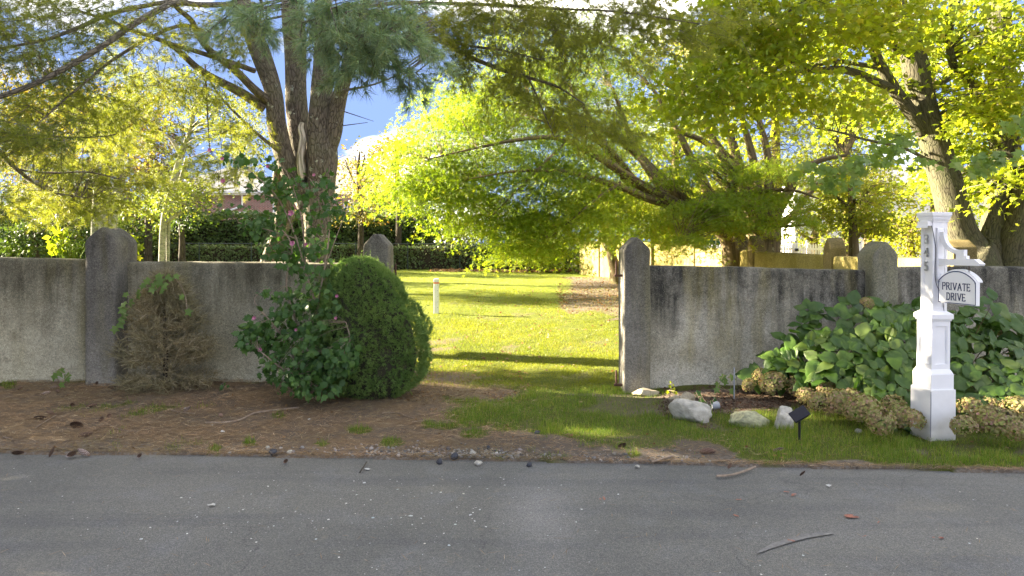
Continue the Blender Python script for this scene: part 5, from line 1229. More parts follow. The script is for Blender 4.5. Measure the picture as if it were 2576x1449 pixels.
# green screened tennis fence
tf = thing('tennis_fence', 'tall dark green screened fence on steel poles behind the boundary wall', 'fence', (Xp(1720, 34), 34, 0))
M_scr = simple('green_windscreen', (.02, .085, .055), .8, .3, 60, .3, 90)
mb = MB(); box(mb, Xp(1640, 34), Xp(1880, 34), 34, 34.03, .2, Z(470, 34)); o = mb.build('screen', M_scr, tf); o.matrix_parent_inverse = Matrix.Translation(-tf.location)
for u in (1640, 1664, 1689, 1713, 1760, 1800, 1850):
    mb = MB(); tube(mb, [(Xp(u, 34), 33.95, .2, .035), (Xp(u, 34), 33.95, Z(466, 34), .035)], 6, 1); o = mb.build('pole', M_digit, tf); o.matrix_parent_inverse = Matrix.Translation(-tf.location)
# @@SMALL
# ================================================================== shrubs at the wall
def inv(o, t): o.matrix_parent_inverse = Matrix.Translation(-t.location); return o
# --- hydrangeas: leaves in rosettes at the stem tips, faded flower heads low in front
hyd_meshes = []
for k in range(4):
    V, Fc = T_hyd; V = V.copy(); V[:, 2] += (-.16 * k + .1) * V[:, 1] ** 2 + .035 * np.sin(V[:, 1] * 9 + k + V[:, 0] * 6); V[:, 0] *= 1 + .08 * k - .1
    mb = MB(); mb.add(V, Fc); hyd_meshes.append(mb.mesh('hydrangea_leaf', M_hyd, smooth=True))
head_meshes = []
for k in range(4):
    mb = MB(); n = 230; q = rsph(n); q[:, 2] = np.where(q[:, 2] < -.45, -q[:, 2], q[:, 2]); q *= [1, 1, .82]
    lob = 1 + .10 * n2(q[:, 0] * 3, q[:, 1] * 3 + q[:, 2] * 2, 1.3, k)
    for j in range(4):
        tang = norm(np.cross(q, rsph(n)))
        pos = q * .105 * lob[:, None] * R.uniform(.8, 1.08, (n, 1))
        scatter(mb, T_petal, pos, tang + q * .35 + R.normal(0, .15, (n, 3)), q + R.normal(0, .25, (n, 3)), R.uniform(.015, .026, n))
    mb.add(norm(rsph(1)) * 0, np.zeros((0, 3), int))
    head_meshes.append(mb.mesh('flower_head', M_hydf))
def rot_from(yd, zd):
    y = Vector(norm(np.array(yd, float))); x = y.cross(Vector([float(c) for c in zd])).normalized(); z = x.cross(y)
    return Matrix((x, y, z)).transposed()
def place(me, name, parent, pos, yd, zd, size):
    o = link(name, me, parent); M = rot_from(yd, zd).to_4x4(); M.translation = Vector([float(c) for c in pos]) - parent.location
    o.matrix_local = M @ Matrix.Scale(float(size), 4); return o
def hydrangea(label, loc, tips, heads, fill, nleaf=300):
    t = thing('hydrangea', label, 'shrub', loc, group='hydrangeas along the right wall')
    cnt = 0; mbf = MB(); mbs = MB()
    for (u, v, d) in tips:
        c = P(u, v, d); base = np.array([loc[0] + (c[0] - loc[0]) * .35, min(8.0, c[1] + .5), .05])
        tube(mbs, [(*base, .006), (*(c * .5 + base * .5 + [0, .08, .05]), .005), (*c, .003)], 4, 2, cap=False)
        k = int(R.integers(4, 7)); a0_ = R.uniform(0, 6.28); tilt = norm(np.array([(c[0] - loc[0]) * .35, -.65, .75]) + R.normal(0, .18, 3))
        e1 = norm(np.cross(tilt, [0.2, 1, 0.1])); e2 = np.cross(tilt, e1)
        for j in range(k):
            a = a0_ + j * 2.4 + R.normal(0, .2); el = R.uniform(-.25, .45) + (.5 if j >= 4 else 0)
            yd = norm((e1 * math.cos(a) + e2 * math.sin(a)) * math.cos(el) + tilt * math.sin(el)); zd = tilt + R.normal(0, .12, 3)
            if cnt < nleaf:
                place(hyd_meshes[int(R.integers(0, 4))], 'leaf', t, c + yd * .015, yd, zd, R.uniform(.13, .225) * (1 if j < 4 else .6)); cnt += 1
            else:
                scatter(mbf, (T_hyd[0], T_hyd[1]), (c + yd * .01)[None], yd[None], np.array(zd)[None], np.array([R.uniform(.1, .17)]))
    for (u, v, d, rx_, rz_, n) in fill:
        c = P(u, v, d); pos = c + R.uniform(-1, 1, (n, 3)) * [rx_ * d / F, .22, rz_ * d / F]
        yd = norm(R.normal(0, 1, (n, 3)) + [0, -.5, -.3]); zd = norm(R.normal(0, .5, (n, 3)) + [0, -.6, .8])
        scatter(mbf, T_hyd, pos, yd, zd, R.uniform(.11, .18, n))
    inv(mbs.build('stems', M_bk_jm, t, kind='stuff'), t); inv(mbf.build('inner_leaves', M_hyd, t, kind='stuff'), t)
    for (u, v, s_) in heads:
        d = min(7.75, F * (EYE - .06) / (v + 26 * s_ - V0)) if v > 880 else 7.6
        p_ = P(u, v - 6, d - .12); o = place(head_meshes[int(R.integers(0, 4))], 'flower_head', t, p_, R.normal(0, .5, 3) + [1, 0, 0], np.array([R.normal(0, .2), -.5, .9]), s_ * 1.15)
    return t
tips1 = [(2015, 815, 7.7), (2030, 780, 7.75), (1990, 885, 7.6), (2065, 790, 7.75), (2110, 800, 7.6), (2075, 850, 7.4), (2140, 770, 7.75), (2180, 800, 7.6), (2225, 775, 7.6), (2230, 810, 7.3), (2270, 790, 7.6), (2280, 840, 7.2), (2160, 850, 7.2), (2110, 880, 7.1), (2060, 905, 7.1), (2190, 880, 7.0),
         (2240, 880, 6.9), (2280, 890, 6.9), (2150, 920, 6.9), (2210, 930, 6.8), (2270, 940, 6.75), (2010, 930, 7.3), (1960, 930, 7.5), (1930, 930, 7.6), (1905, 945, 7.7), (1985, 855, 7.7), (2120, 950, 6.9), (2170, 965, 6.8), (2080, 935, 7.0), (2230, 985, 6.6), (2285, 985, 6.6), (2255, 1020, 6.5), (2195, 1005, 6.6), (2300, 1030, 6.5),
         (2250, 1060, 6.4), (2300, 1075, 6.4), (2320, 830, 7.4), (2330, 900, 7.2), (2340, 960, 7), (2130, 830, 7.5), (2200, 835, 7.3), (2250, 850, 7.1), (2050, 870, 7.4), (2100, 915, 7.0), (1950, 900, 7.6), (2310, 790, 7.6), (2320, 1000, 6.8), (2155, 1000, 6.8), (2035, 960, 7.2), (2280, 1050, 6.45), (2060, 830, 7.6), (2175, 940, 6.85), (2100, 850, 7.3), (2215, 900, 6.9), (2265, 915, 6.85), (2140, 885, 7.0)]
heads1 = [(1920, 955, .85), (1944, 972, 1.15), (1884, 975, .62), (1995, 955, .95), (2010, 978, 1.0), (2043, 962, .95), (2028, 1003, .8), (2060, 1018, .85), (2100, 962, .85), (2086, 996, 1.0), (2112, 1018, 1.1), (2140, 1012, 1.0), (2165, 975, 1.1), (2190, 998, .8), (2152, 1040, .9), (2180, 1036, 1.15), (2216, 1067, .95), (2245, 1030, .95), (2262, 1052, .9), (2276, 1003, .9), (2094, 925, .7), (2182, 768, .55), (1998, 920, .6), (2296, 1060, .8), (2120, 985, .8)]
fill1 = [(2120, 900, 7.5, 150, 70, 130), (2260, 900, 7.3, 70, 110, 110), (2020, 940, 7.6, 90, 36, 50), (2200, 1000, 7.0, 90, 40, 60), (2300, 1050, 6.8, 50, 40, 30), (2240, 800, 7.9, 80, 30, 50)]
hydrangea('spreading hydrangea with a row of faded green-pink flower heads left of the address post', (3.9, 7.6, 0), tips1, heads1, fill1)
tips2 = [(2400, 790, 7.6), (2440, 800, 7.4), (2500, 760, 7.0), (2530, 800, 7.2), (2560, 810, 7.3), (2420, 850, 7.2), (2470, 860, 7.1), (2410, 880, 7.0), (2450, 910, 6.9), (2500, 880, 7.0), (2550, 870, 7.0), (2400, 940, 6.8), (2440, 960, 6.7), (2490, 930, 6.8), (2530, 950, 6.7), (2570, 930, 6.7), (2420, 1010, 6.6), (2460, 1000, 6.6), (2510, 1000, 6.5), (2550, 990, 6.5),
         (2590, 980, 6.5), (2480, 1030, 6.4), (2400, 830, 7.4), (2480, 810, 7.4), (2570, 850, 7.2), (2600, 900, 7), (2620, 830, 7.2), (2650, 900, 7.1), (2540, 1040, 6.4), (2600, 1040, 6.4), (2395, 980, 6.8), (2640, 980, 6.7), (2680, 850, 7.2), (2700, 930, 7), (2460, 780, 7.7), (2430, 930, 6.9), (2520, 915, 6.9), (2550, 1020, 6.5), (2405, 1050, 6.6), (2500, 960, 6.7)]
heads2 = [(2395, 925, .6), (2466, 1008, 1.1), (2444, 1039, 1.0), (2490, 1030, .9), (2497, 1064, 1.15), (2531, 1072, 1.1), (2563, 1039, 1.1), (2565, 905, .9), (2503, 837, .7), (2424, 1078, .8), (2435, 851, .6), (2470, 1068, .8), (2545, 1010, .8), (2400, 860, .5), (2560, 1085, .9), (2600, 1060, 1.0), (2620, 1000, .9)]
fill2 = [(2480, 880, 7.4, 90, 80, 110), (2500, 1000, 7.0, 90, 50, 80), (2600, 900, 7.4, 90, 90, 80), (2420, 1040, 6.9, 40, 40, 30)]
hydrangea('hydrangea with pinkish faded heads to the right of the address post', (4.9, 7.4, 0), tips2, heads2, fill2)

# --- large pale maple leaves hanging in front of the big maple's stems
bm_, C = HANG
hm_ = []
for k in range(3):
    V = T_maple[0].copy(); V[:, 2] -= (.1 + .1 * k) * V[:, 0] ** 2; mb = MB(); mb.add(V, T_maple[1]); hm_.append(mb.mesh('leaf', M_big))
for c in C:
    ax = norm(R.normal(0, 1, 3) * [1, .5, .15] + [-.5, 0, -.1])
    for j in range(5):
        place(hm_[j % 3], 'leaf', bm_, c + ax * (j - 2) * .075 + R.normal(0, .035, 3), norm(R.normal(0, .6, 3) + [0, -.3, -.6]), norm(R.normal(0, .4, 3) + [0, -.8, .5]), R.uniform(.08, .135))

# --- rose of sharon
rs = thing('rose_of_sharon', 'leafy rose of Sharon with tall wispy stems and mauve flowers, left of the round evergreen', 'shrub', GP(800, 1012))
stems = [[(795, 1010, 7.45, 9), (790, 900, 7.5, 8), (795, 780, 7.5, 7), (770, 690, 7.5, 6), (745, 600, 7.5, 5), (700, 500, 7.5, 4), (640, 440, 7.5, 3), (570, 385, 7.5, 2)], [(800, 1010, 7.45, 8), (815, 900, 7.5, 7), (800, 780, 7.5, 6), (815, 680, 7.5, 5), (828, 580, 7.5, 4), (810, 500, 7.5, 3), (780, 450, 7.5, 2)],
         [(790, 1010, 7.45, 8), (740, 900, 7.4, 6), (690, 820, 7.4, 5), (640, 760, 7.4, 3), (660, 730, 7.4, 2)], [(810, 1010, 7.45, 8), (850, 920, 7.3, 6), (880, 860, 7.2, 4), (870, 810, 7.2, 2)], [(780, 1010, 7.45, 7), (760, 860, 7.5, 6), (720, 720, 7.5, 5), (735, 620, 7.5, 4), (690, 560, 7.5, 3), (640, 520, 7.5, 2)],
         [(770, 690, 7.5, 4), (760, 560, 7.5, 4), (740, 480, 7.5, 3), (720, 430, 7.5, 2)], [(745, 600, 7.5, 3), (680, 580, 7.5, 3), (600, 560, 7.5, 2)], [(815, 680, 7.5, 3), (860, 560, 7.5, 2), (880, 520, 7.5, 2)], [(700, 500, 7.5, 3), (640, 480, 7.5, 2), (570, 450, 7.5, 2)], [(800, 1010, 7.4, 7), (760, 960, 7.2, 5), (700, 920, 7.1, 4), (650, 880, 7.1, 3)]]
SQ = []
for s_ in stems:
    mb = MB(); SQ.append(tube(mb, L(*s_), 6, 4)); inv(mb.build('stem', M_stick, rs, smooth=True), rs)
pad_r = [(700, 830, 7.35, 90, 60, .3, 150), (800, 890, 7.15, 95, 90, .25, 260), (720, 920, 7.2, 70, 50, .25, 120), (810, 780, 7.35, 60, 60, .3, 80), (650, 850, 7.3, 46, 36, .25, 70), (790, 960, 7.05, 80, 40, .25, 110), (860, 900, 7.05, 50, 60, .2, 70), (745, 760, 7.45, 50, 30, .3, 40),
         (700, 740, 7.45, 50, 20, .25, 24), (660, 480, 7.5, 50, 30, .3, 34), (590, 400, 7.5, 30, 16, .25, 12), (660, 410, 7.5, 60, 30, .3, 36), (720, 470, 7.5, 70, 40, .3, 64), (700, 560, 7.5, 90, 46, .3, 90), (650, 570, 7.5, 40, 30, .3, 24), (740, 640, 7.5, 60, 40, .3, 60), (810, 520, 7.5, 40, 50, .3, 44), (830, 470, 7.5, 40, 26, .3, 16), (850, 530, 7.5, 30, 16, .2, 16), (800, 620, 7.5, 34, 60, .3, 44), (790, 700, 7.5, 50, 40, .3, 50), (610, 520, 7.5, 30, 14, .3, 8), (690, 620, 7.5, 40, 30, .3, 26)]
Cc = []; Sz = []
for (u, v, d, ru, rv, rd, n) in pad_r:
    n = n if v > 700 else int(n * .85)
    q = rsph(n) * (R.uniform(0, 1, n) ** (1 / 3))[:, None]; Cc.append(P(u, v, d) + q * [ru * d / F, rd, rv * d / F]); Sz.append(np.full(n, (.088 if v > 700 else .092)))
Cc = np.concatenate(Cc); Sz = np.concatenate(Sz) * R.uniform(.65, 1.3, len(Cc)); n = len(Cc)
k_ = Cc[:, 2] > .04; Cc = Cc[k_]; Sz = Sz[k_]; n = len(Cc)
YD = norm(R.normal(0, .55, (n, 3)) + [0, -.45, -.75]); ZD = norm(R.normal(0, .45, (n, 3)) + [0, -.85, .5])
front = np.argsort(Cc[:, 1] - 4 * (Sz > .085))[:300]
rm = []
for k in range(3):
    V, Fc = T_ros; V = V.copy(); V[:, 2] -= .12 * k * V[:, 1] ** 2; mb = MB(); mb.add(V, Fc); rm.append(mb.mesh('leaf', M_ros))
for i in front: place(rm[i % 3], 'leaf', rs, Cc[i], YD[i], ZD[i], Sz[i])
rest = np.setdiff1d(np.arange(n), front)
mb = MB(); scatter(mb, T_ros, Cc[rest], YD[rest], ZD[rest], Sz[rest]); m2 = R.choice(rest, 700)
scatter(mb, T_ros, Cc[m2] + R.normal(0, .06, (700, 3)) + [0, .08, 0], norm(R.normal(0, 1, (700, 3))), norm(R.normal(0, 1, (700, 3)) + [0, -1, 0]), Sz[m2] * .8)
inv(mb.build('foliage', M_ros, rs, kind='stuff'), rs)
mb = MB()
for i in range(0, n, 3):
    l_ = np.concatenate(SQ); j = np.argmin(np.linalg.norm(l_[:, :3] - Cc[i], axis=1)); a = l_[j]
    if np.linalg.norm(a[:3] - Cc[i]) < .5: tube(mb, [(*a[:3], .0025), (*((a[:3] + Cc[i]) / 2 + [0, 0, .02]), .002), (*Cc[i], .001)], 3, 1, cap=False)
inv(mb.build('twigs', M_stick, rs, kind='stuff'), rs)
mb = MB(); nP = 5
for k in range(nP):
    a = k * 2 * math.pi / nP; yd = np.array([[math.cos(a), math.sin(a), .55]]); scatter(mb, T_petal, np.zeros((1, 3)), yd, np.array([[-math.cos(a) * .5, -math.sin(a) * .5, 1.0]]), np.array([1.0]))
fl = mb.mesh('flower', M_pink)
for (u, v, s_) in [(733, 537, .042), (736, 613, .036), (562, 456, .034), (528, 378, .03), (560, 400, .028), (674, 419, .026), (640, 800, .028), (655, 880, .03), (770, 968, .03), (845, 800, .022), (848, 745, .024), (745, 830, .02), (790, 440, .022), (770, 615, .024)]:
    place(fl, 'flower', rs, P(u, v, 7.12 if v > 700 else 7.3), [1, 0, .2], [R.normal(0, .3), -1, .2], s_)

# --- dwarf spruce, a rounded bell with a bulging surface
ds = thing('dwarf_spruce', 'dense rounded dwarf spruce beside the left gate pillar', 'shrub', (P(935, 900, 7.7)[0], 7.7, 0))
cx_, cy_ = ds.location[0], 7.72
prof_v = [652, 664, 685, 705, 726, 766, 807, 847, 890, 928, 968, 1000]; prof_r = [16, 46, 70, 84, 94, 112, 128, 137, 141, 136, 118, 70]
def sp_surface(n, kk=1.0):
    zt_ = np.array([EYE - (v - V0) * 7.7 / F for v in prof_v]); rt = np.array([r * 7.7 / F for r in prof_r])
    z = R.uniform(zt_[-1], zt_[0], n * 2); r_ = np.interp(z, zt_[::-1], rt[::-1]); keep = R.uniform(0, rt.max(), n * 2) < r_ + .12; z = z[keep][:n]; r_ = r_[keep][:n]; a = R.uniform(0, 2 * math.pi, len(z))
    lob = 1 + .06 * n2(np.cos(a) * 2.2 + z, np.sin(a) * 2.2 - z * 2.4, 2.3, 1) + .075 * n2(a * 5, z * 9, 1.5, 4) + .05 * np.sin(a * 2 + 1.2) * (z < .9) + .05 * n2(a * 12, z * 20, 1.3, 6)
    lob = lob + .085 * n2(a * 2.1 + 1, z * 3.4, 1.6, 2) - .05 * np.exp(-((z - 1.12) / .07) ** 2)
    cav = np.exp(-(((a - 4.45) / .25) ** 2 + ((z - .92) / .09) ** 2)) * .13 + np.exp(-(((a - 4.1) / .25) ** 2 + ((z - .55) / .12) ** 2)) * .11
    rr_ = r_ * lob * (1 - cav) * kk
    sl_ = np.gradient(rt, zt_); nz_ = -np.interp(z, zt_[::-1], sl_[::-1])
    return np.stack([cx_ - .13 * sstep(.5, 1.5, z) + np.cos(a) * rr_ * 1.0, cy_ + np.sin(a) * rr_ * .92, z + .03], 1), norm(np.stack([np.cos(a), np.sin(a), np.clip(nz_, -.6, 3) + .15], 1))
mb = MB()
for n_, kk in ((8800, 1.0), (3200, .92)):
    p_, nn = sp_surface(n_, kk); n_ = len(p_); per = 13
    a = np.repeat(norm(nn + R.normal(0, .3, nn.shape)), per, 0); q = rsph(n_ * per); q = norm(q - a * (q * a).sum(1)[:, None]); th = R.uniform(.1, 1.2, n_ * per)
    dr = a * np.cos(th)[:, None] + q * np.sin(th)[:, None]; p0 = np.repeat(p_ - nn * .02, per, 0); tip = p0 + dr * R.uniform(.026, .055, (n_ * per, 1)); w = norm(np.cross(dr, rsph(n_ * per))) * .0026
    mb.add(np.stack([p0 - w, p0 + w, tip], 1).reshape(-1, 3), np.arange(n_ * per * 3).reshape(-1, 3))
p_, nn = sp_surface(420, 1.0); n_ = len(p_)
for q_, o_ in zip(p_, nn):                      # stray shoots that have outgrown the clipping
    dr0 = norm(o_ + R.normal(0, .4, 3) + [0, 0, .3]); L_ = R.uniform(.03, .11); k9 = 22
    tt_ = R.uniform(0, 1, (k9, 1)); pp_ = q_ + dr0 * L_ * tt_; dd_ = norm(dr0 * .9 + rsph(k9)); w = norm(np.cross(dd_, rsph(k9))) * .0022
    mb.add(np.stack([pp_ - w, pp_ + w, pp_ + dd_ * .024], 1).reshape(-1, 3), np.arange(k9 * 3).reshape(-1, 3))
inv(mb.build('needles', M_spruce, ds, kind='stuff'), ds)
mb = MB(); zt_ = [EYE - (v - V0) * 7.7 / F for v in prof_v]
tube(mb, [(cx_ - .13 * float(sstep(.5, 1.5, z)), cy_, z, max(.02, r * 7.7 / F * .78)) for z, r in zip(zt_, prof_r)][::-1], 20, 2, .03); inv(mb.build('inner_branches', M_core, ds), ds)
mb = MB(); tube(mb, [(cx_, cy_, -.1, .04), (cx_, cy_, .3, .035)], 8, 1); inv(mb.build('stem', M_bk_dark, ds), ds)

# --- dead shrub
dd = thing('dead_shrub', 'dead brown twiggy shrub against the left wall with vine leaves on its top', 'shrub', GP(402, 985))
mb = MB(); bx, by = dd.location[0], 7.85
tube(mb, [(bx, by, 0, .03), (bx + .01, by, .5, .026), (bx - .01, by, 1.0, .014), (bx + .02, by, 1.32, .004)], 7, 3, .1)
inv(mb.build('stem', M_bk_dark, dd, smooth=True), dd)
mb = MB()
pv = [690, 720, 760, 800, 840, 880, 920, 960, 990]; pr = [18, 52, 74, 96, 120, 140, 142, 128, 100]
zt_ = np.array([EYE - (v - V0) * 7.85 / F for v in pv]); rt = np.array([r * 7.85 / F for r in pr])
for k in range(640):
    z = R.uniform(.06, zt_[0]); r_ = np.interp(z, zt_[::-1], rt[::-1]); a = R.uniform(0, 2 * math.pi); ln = r_ * R.uniform(.45, 1.0)
    s0 = np.array([bx + R.normal(0, .10), by + R.normal(0, .08), max(.04, z - R.uniform(-.1, .7) * ln)]); e = np.array([bx + math.cos(a) * ln, by + math.sin(a) * min(ln, .36), z - (.12 if z < .4 else 0)])
    tube(mb, [(*s0, .0028), (*(s0 * .4 + e * .6 + R.normal(0, .05, 3)), .0018), (*(e + R.normal(0, .05, 3)), .0008)], 3, 2, cap=False)
    # fans of fine twigs
    m_ = 26; st_ = s0 * .35 + e * .65; P0 = st_ + (e - st_) * R.uniform(0, 1.0, (m_, 1)); dr = norm((e - s0) / (np.linalg.norm(e - s0) + .01) + R.normal(0, .8, (m_, 3)) + [0, 0, .12]); ll = R.uniform(.05, .15, (m_, 1))
    M1 = P0 + dr * ll * .5 + R.normal(0, .008, (m_, 3)); E = P0 + dr * ll + R.normal(0, .02, (m_, 3)); w = norm(np.cross(dr, rsph(m_))) * .0030
    V = np.stack([P0 - w, P0 + w, M1 + w * .8, M1 - w * .8, E], 1); i5 = np.arange(m_)[:, None] * 5
    mb.add(V.reshape(-1, 3), np.concatenate([i5 + [0, 1, 2, ], i5 + [0, 2, 3], i5 + [3, 2, 4]]))
inv(mb.build('twigs', M_deadtwig, dd, kind='stuff'), dd)
def vine(label, pts, size, loc, mt=None, name='vine', cat='plant', group=None, stemr=.003, stem=None):
    t = thing(name, label, cat, loc, group=group)
    me = MB(); me.add(T_maple[0] * [.75, .9, 1], T_maple[1]); me = me.mesh('leaf', mt or M_grape)
    W = [P(u, v, d) for (u, v, d) in pts]
    for k, w_ in enumerate(W):
        place(me, 'leaf', t, w_, [R.normal(0, .6), -.2, -.7 + R.normal(0, .4)], [R.normal(0, .35), -1, .5], size * R.uniform(.7, 1.25))
    W2 = [P(*q) for q in stem] if stem else [np.array([loc[0], loc[1], loc[2]])] + W
    mb = MB(); tube(mb, [(*w_, stemr) for w_ in W2], 4, 2, cap=False); inv(mb.build('stem', M_stick, t), t)
    return t
vine('pale grape vine trailing over the top of the dead shrub', [(290, 820, 7.6), (300, 800, 7.6), (305, 770, 7.6), (318, 760, 7.6), (330, 752, 7.6), (322, 738, 7.6), (350, 728, 7.6), (362, 712, 7.6), (375, 700, 7.6), (392, 712, 7.55), (405, 700, 7.55), (420, 712, 7.55), (436, 702, 7.6), (412, 728, 7.5), (395, 690, 7.6), (440, 690, 7.6), (470, 778, 7.5), (462, 742, 7.6), (310, 785, 7.6), (298, 812, 7.6), (380, 722, 7.55), (426, 690, 7.6), (345, 740, 7.6)],
     .11, P(330, 960, 7.9), stem=[(330, 960, 7.9), (318, 860, 7.75), (305, 790, 7.65), (340, 735, 7.65), (400, 705, 7.6), (440, 700, 7.6), (465, 740, 7.6), (470, 778, 7.5)])
vine('small vine seedling with lobed leaves against the foot of the wall at left', [(140, 938, 7.75), (158, 925, 7.75), (176, 940, 7.7), (150, 964, 7.6), (168, 948, 7.65), (146, 930, 7.75)], .10, GP(156, 972), name='vine_seedling', group=None)
vine('tiny green weed at the wall foot between the dead shrub and the rose of Sharon', [(556, 968, 7.7), (566, 962, 7.7), (560, 974, 7.7), (570, 972, 7.7)], .05, GP(562, 985), M_ros, 'weed')
vine('climbing leafy weed at the wall behind the stones', [(1800, 962, 7.6), (1812, 950, 7.6), (1826, 955, 7.6), (1835, 945, 7.6), (1838, 978, 7.5), (1806, 975, 7.55), (1822, 942, 7.6)], .085, GP(1842, 990), M_grape, 'weed')
vine('leafy weed with a yellowing leaf behind the large grey stone', [(1762, 1000, 7.2), (1775, 1010, 7.1), (1760, 1022, 7.0), (1788, 1008, 7.1), (1780, 1030, 6.95), (1750, 985, 7.2), (1798, 1000, 7.2), (1768, 1035, 6.9), (1790, 1022, 7.0)], .075, GP(1772, 1042), M_ros, 'weed')
vine('small yellow-green weed by the foot of the right gate pillar', [(1686, 958, 7.8), (1692, 966, 7.8), (1682, 968, 7.8), (1698, 975, 7.8), (1690, 978, 7.8), (1680, 982, 7.8), (1700, 984, 7.7)], .045, GP(1690, 992), M_jm2, 'weed')
vine('yellow-green creeper on the back of the broad rounded pillar', [(u + R.normal(0, 4), v + R.normal(0, 4), 8.62) for u, v in [(312, 590), (322, 598), (330, 606), (336, 616), (340, 628), (334, 640), (342, 648), (332, 658), (344, 664), (326, 612), (338, 600), (330, 590), (318, 584), (346, 636), (338, 620), (346, 655)]], .12, P(336, 690, 8.62), M_jm2, 'creeper')
# bright weed behind the wall at left
bwd = thing('tall_weed', 'bright yellow-green tall weed and grass tuft sticking up behind the left wall', 'plant', P(148, 700, 9.2))
mb = MB(); n = 90; C = P(150, 612, 9.2) + R.uniform(-1, 1, (n, 3)) * [.10, .1, .17]; scatter(mb, T_dia, C, R.normal(0, .5, (n, 3)) + [0, -.2, .6], rsph(n) + [0, -.5, .8], R.uniform(.06, .12, n))
for k in range(70):
    b_ = P(175 + R.normal(0, 14), 665, 9.2 + R.uniform(-.1, .1)); a = R.uniform(0, 6.28); l_ = R.uniform(.25, .42); tube(mb, [(*b_, .004), (b_[0] + math.cos(a) * .08, b_[1] + math.sin(a) * .08, b_[2] + l_ * .8, .003), (b_[0] + math.cos(a) * .26, b_[1] + math.sin(a) * .2, b_[2] + l_ * .7, .001)], 3, 2, cap=False)
inv(mb.build('foliage', M_jm, bwd, kind='stuff'), bwd)

# ================================================================== grass, litter, gravel
def blades(mb, x, y, h, w, lean=.45):
    n = len(x); z = gz(x, y); a = R.uniform(0, 2 * math.pi, n); l = np.abs(R.normal(0, lean, n)) * h
    t_ = np.stack([np.cos(a), np.sin(a), 0 * a], 1); s_ = np.stack([-np.sin(a), np.cos(a), 0 * a], 1)
    b = np.stack([x, y, z - .005], 1); m1 = b + t_ * (l * .3)[:, None] + np.stack([0 * x, 0 * x, h * .6], 1); e = b + t_ * l[:, None] + np.stack([0 * x, 0 * x, h * (1 - .25 * lean)], 1)
    w_ = s_ * (w / 2)[:, None]
    V = np.stack([b - w_, b + w_, m1 + w_ * .7, m1 - w_ * .7, e], 1).reshape(-1, 3); i5 = np.arange(n)[:, None] * 5
    mb.add(V, np.concatenate([i5 + [0, 1, 2], i5 + [0, 2, 3], i5 + [3, 2, 4]]))
n = 320000; x = R.uniform(-6.3, 6.2, n); y = R.uniform(5.2, 8.25, n)
g = np.maximum(grass_verge(x, y), lawn_amt(x, y) * (x > 0) * (x < 1.5) * (y > 7.6)); k_ = (R.uniform(0, 1, n) < g ** 1.2 * .75) & (y > road_y(x) + .03); x, y, g = x[k_], y[k_], g[k_]
h = R.uniform(.02, .075, len(x)) * (.5 + .7 * g) * (1 + .5 * n2(x, y, 5)) + (R.uniform(0, 1, len(x)) < .03) * .05; h = np.clip(h, .012, .15)
mb = MB(); blades(mb, x, y, h, R.uniform(.0022, .0045, len(x)), .55); mb.build('verge_grass', M_grass, kind='stuff')
xs_, ys_ = [], []
for (y0, y1, n) in ((8.2, 11, 60000), (11, 15, 46000), (15, 23, 40000), (23, 36, 30000)):
    y = R.uniform(y0, y1, n); u = R.uniform(985, 1575, n) if y0 > 8.2 else R.uniform(960, 1575, n); xs_.append((u - U0) * y / F); ys_.append(y)
x = np.concatenate(xs_); y = np.concatenate(ys_); g = lawn_amt(x, y); k_ = R.uniform(0, 1, len(x)) < g * .95; x, y = x[k_], y[k_]
mb = MB(); blades(mb, x, y, R.uniform(.025, .065, len(x)) * (1 + .4 * n2(x, y, 1.7)), np.clip(.0011 * y / 3 * R.uniform(.7, 1.3, len(x)), .003, .013), .7); mb.build('lawn_grass', M_lawn, kind='stuff')

# pine-needle litter: long thin needles lying every way
def litter(mb, x, y, ln, w, lift=.012):
    n = len(x); a = R.normal(0, .9, n) + (R.uniform(0, 1, n) < .35) * R.uniform(0, 3.14, n); d_ = np.stack([np.cos(a), np.sin(a) * .9, R.normal(0, .12, n)], 1); s_ = np.stack([-np.sin(a), np.cos(a), R.normal(0, .4, n)], 1)
    c = np.stack([x, y, gz(x, y) + .012 + R.uniform(0, lift, n)], 1)
    mid = c + np.stack([0 * x, 0 * x, R.uniform(0, .008, n)], 1) + s_ * R.normal(0, .01, (n, 1))
    V = np.stack([c - d_ * (ln / 2)[:, None], mid - s_ * (w / 2)[:, None], mid + s_ * (w / 2)[:, None], c + d_ * (ln / 2)[:, None]], 1).reshape(-1, 3); i4 = np.arange(n)[:, None] * 4
    mb.add(V, np.concatenate([i4 + [0, 2, 1], i4 + [1, 2, 3]]))
n = 78000; x = R.uniform(-6.4, 3.0, n); y = R.uniform(5.55, 8.4, n); u_, v_ = pix(x, y)
dens = np.clip((1 - sstep(-.7, .9, x + .4 * n2(x, y, 2))) + .35 * sstep(1085, 1110, v_), 0, 1) * (1 - .8 * grass_verge(x, y)) * (.55 + .45 * sstep(-.3, .4, n2(x, y, 3.1)))
k_ = (R.uniform(0, 1, n) < dens) & (y > road_y(x) + .02); x, y = x[k_], y[k_]
mb = MB(); litter(mb, x, y, R.uniform(.04, .13, len(x)), R.uniform(.0022, .0048, len(x)), .03)
n = 4200; x = R.uniform(-5.6, 5.2, n); y = road_y(x) + R.normal(.045, .03, n); litter(mb, x, y, R.uniform(.05, .16, n), R.uniform(.002, .004, n), .006)
mb.build('pine_needle_litter', M_litter, kind='stuff')
n = 5200; u = R.uniform(1650, 2320, n); v = R.uniform(975, 1085, n); pz_ = np.array([GP(a, b) for a, b in zip(u[:1800], v[:1800])]); k_ = grass_verge(pz_[:, 0], pz_[:, 1]) < .3; pz_ = pz_[k_]
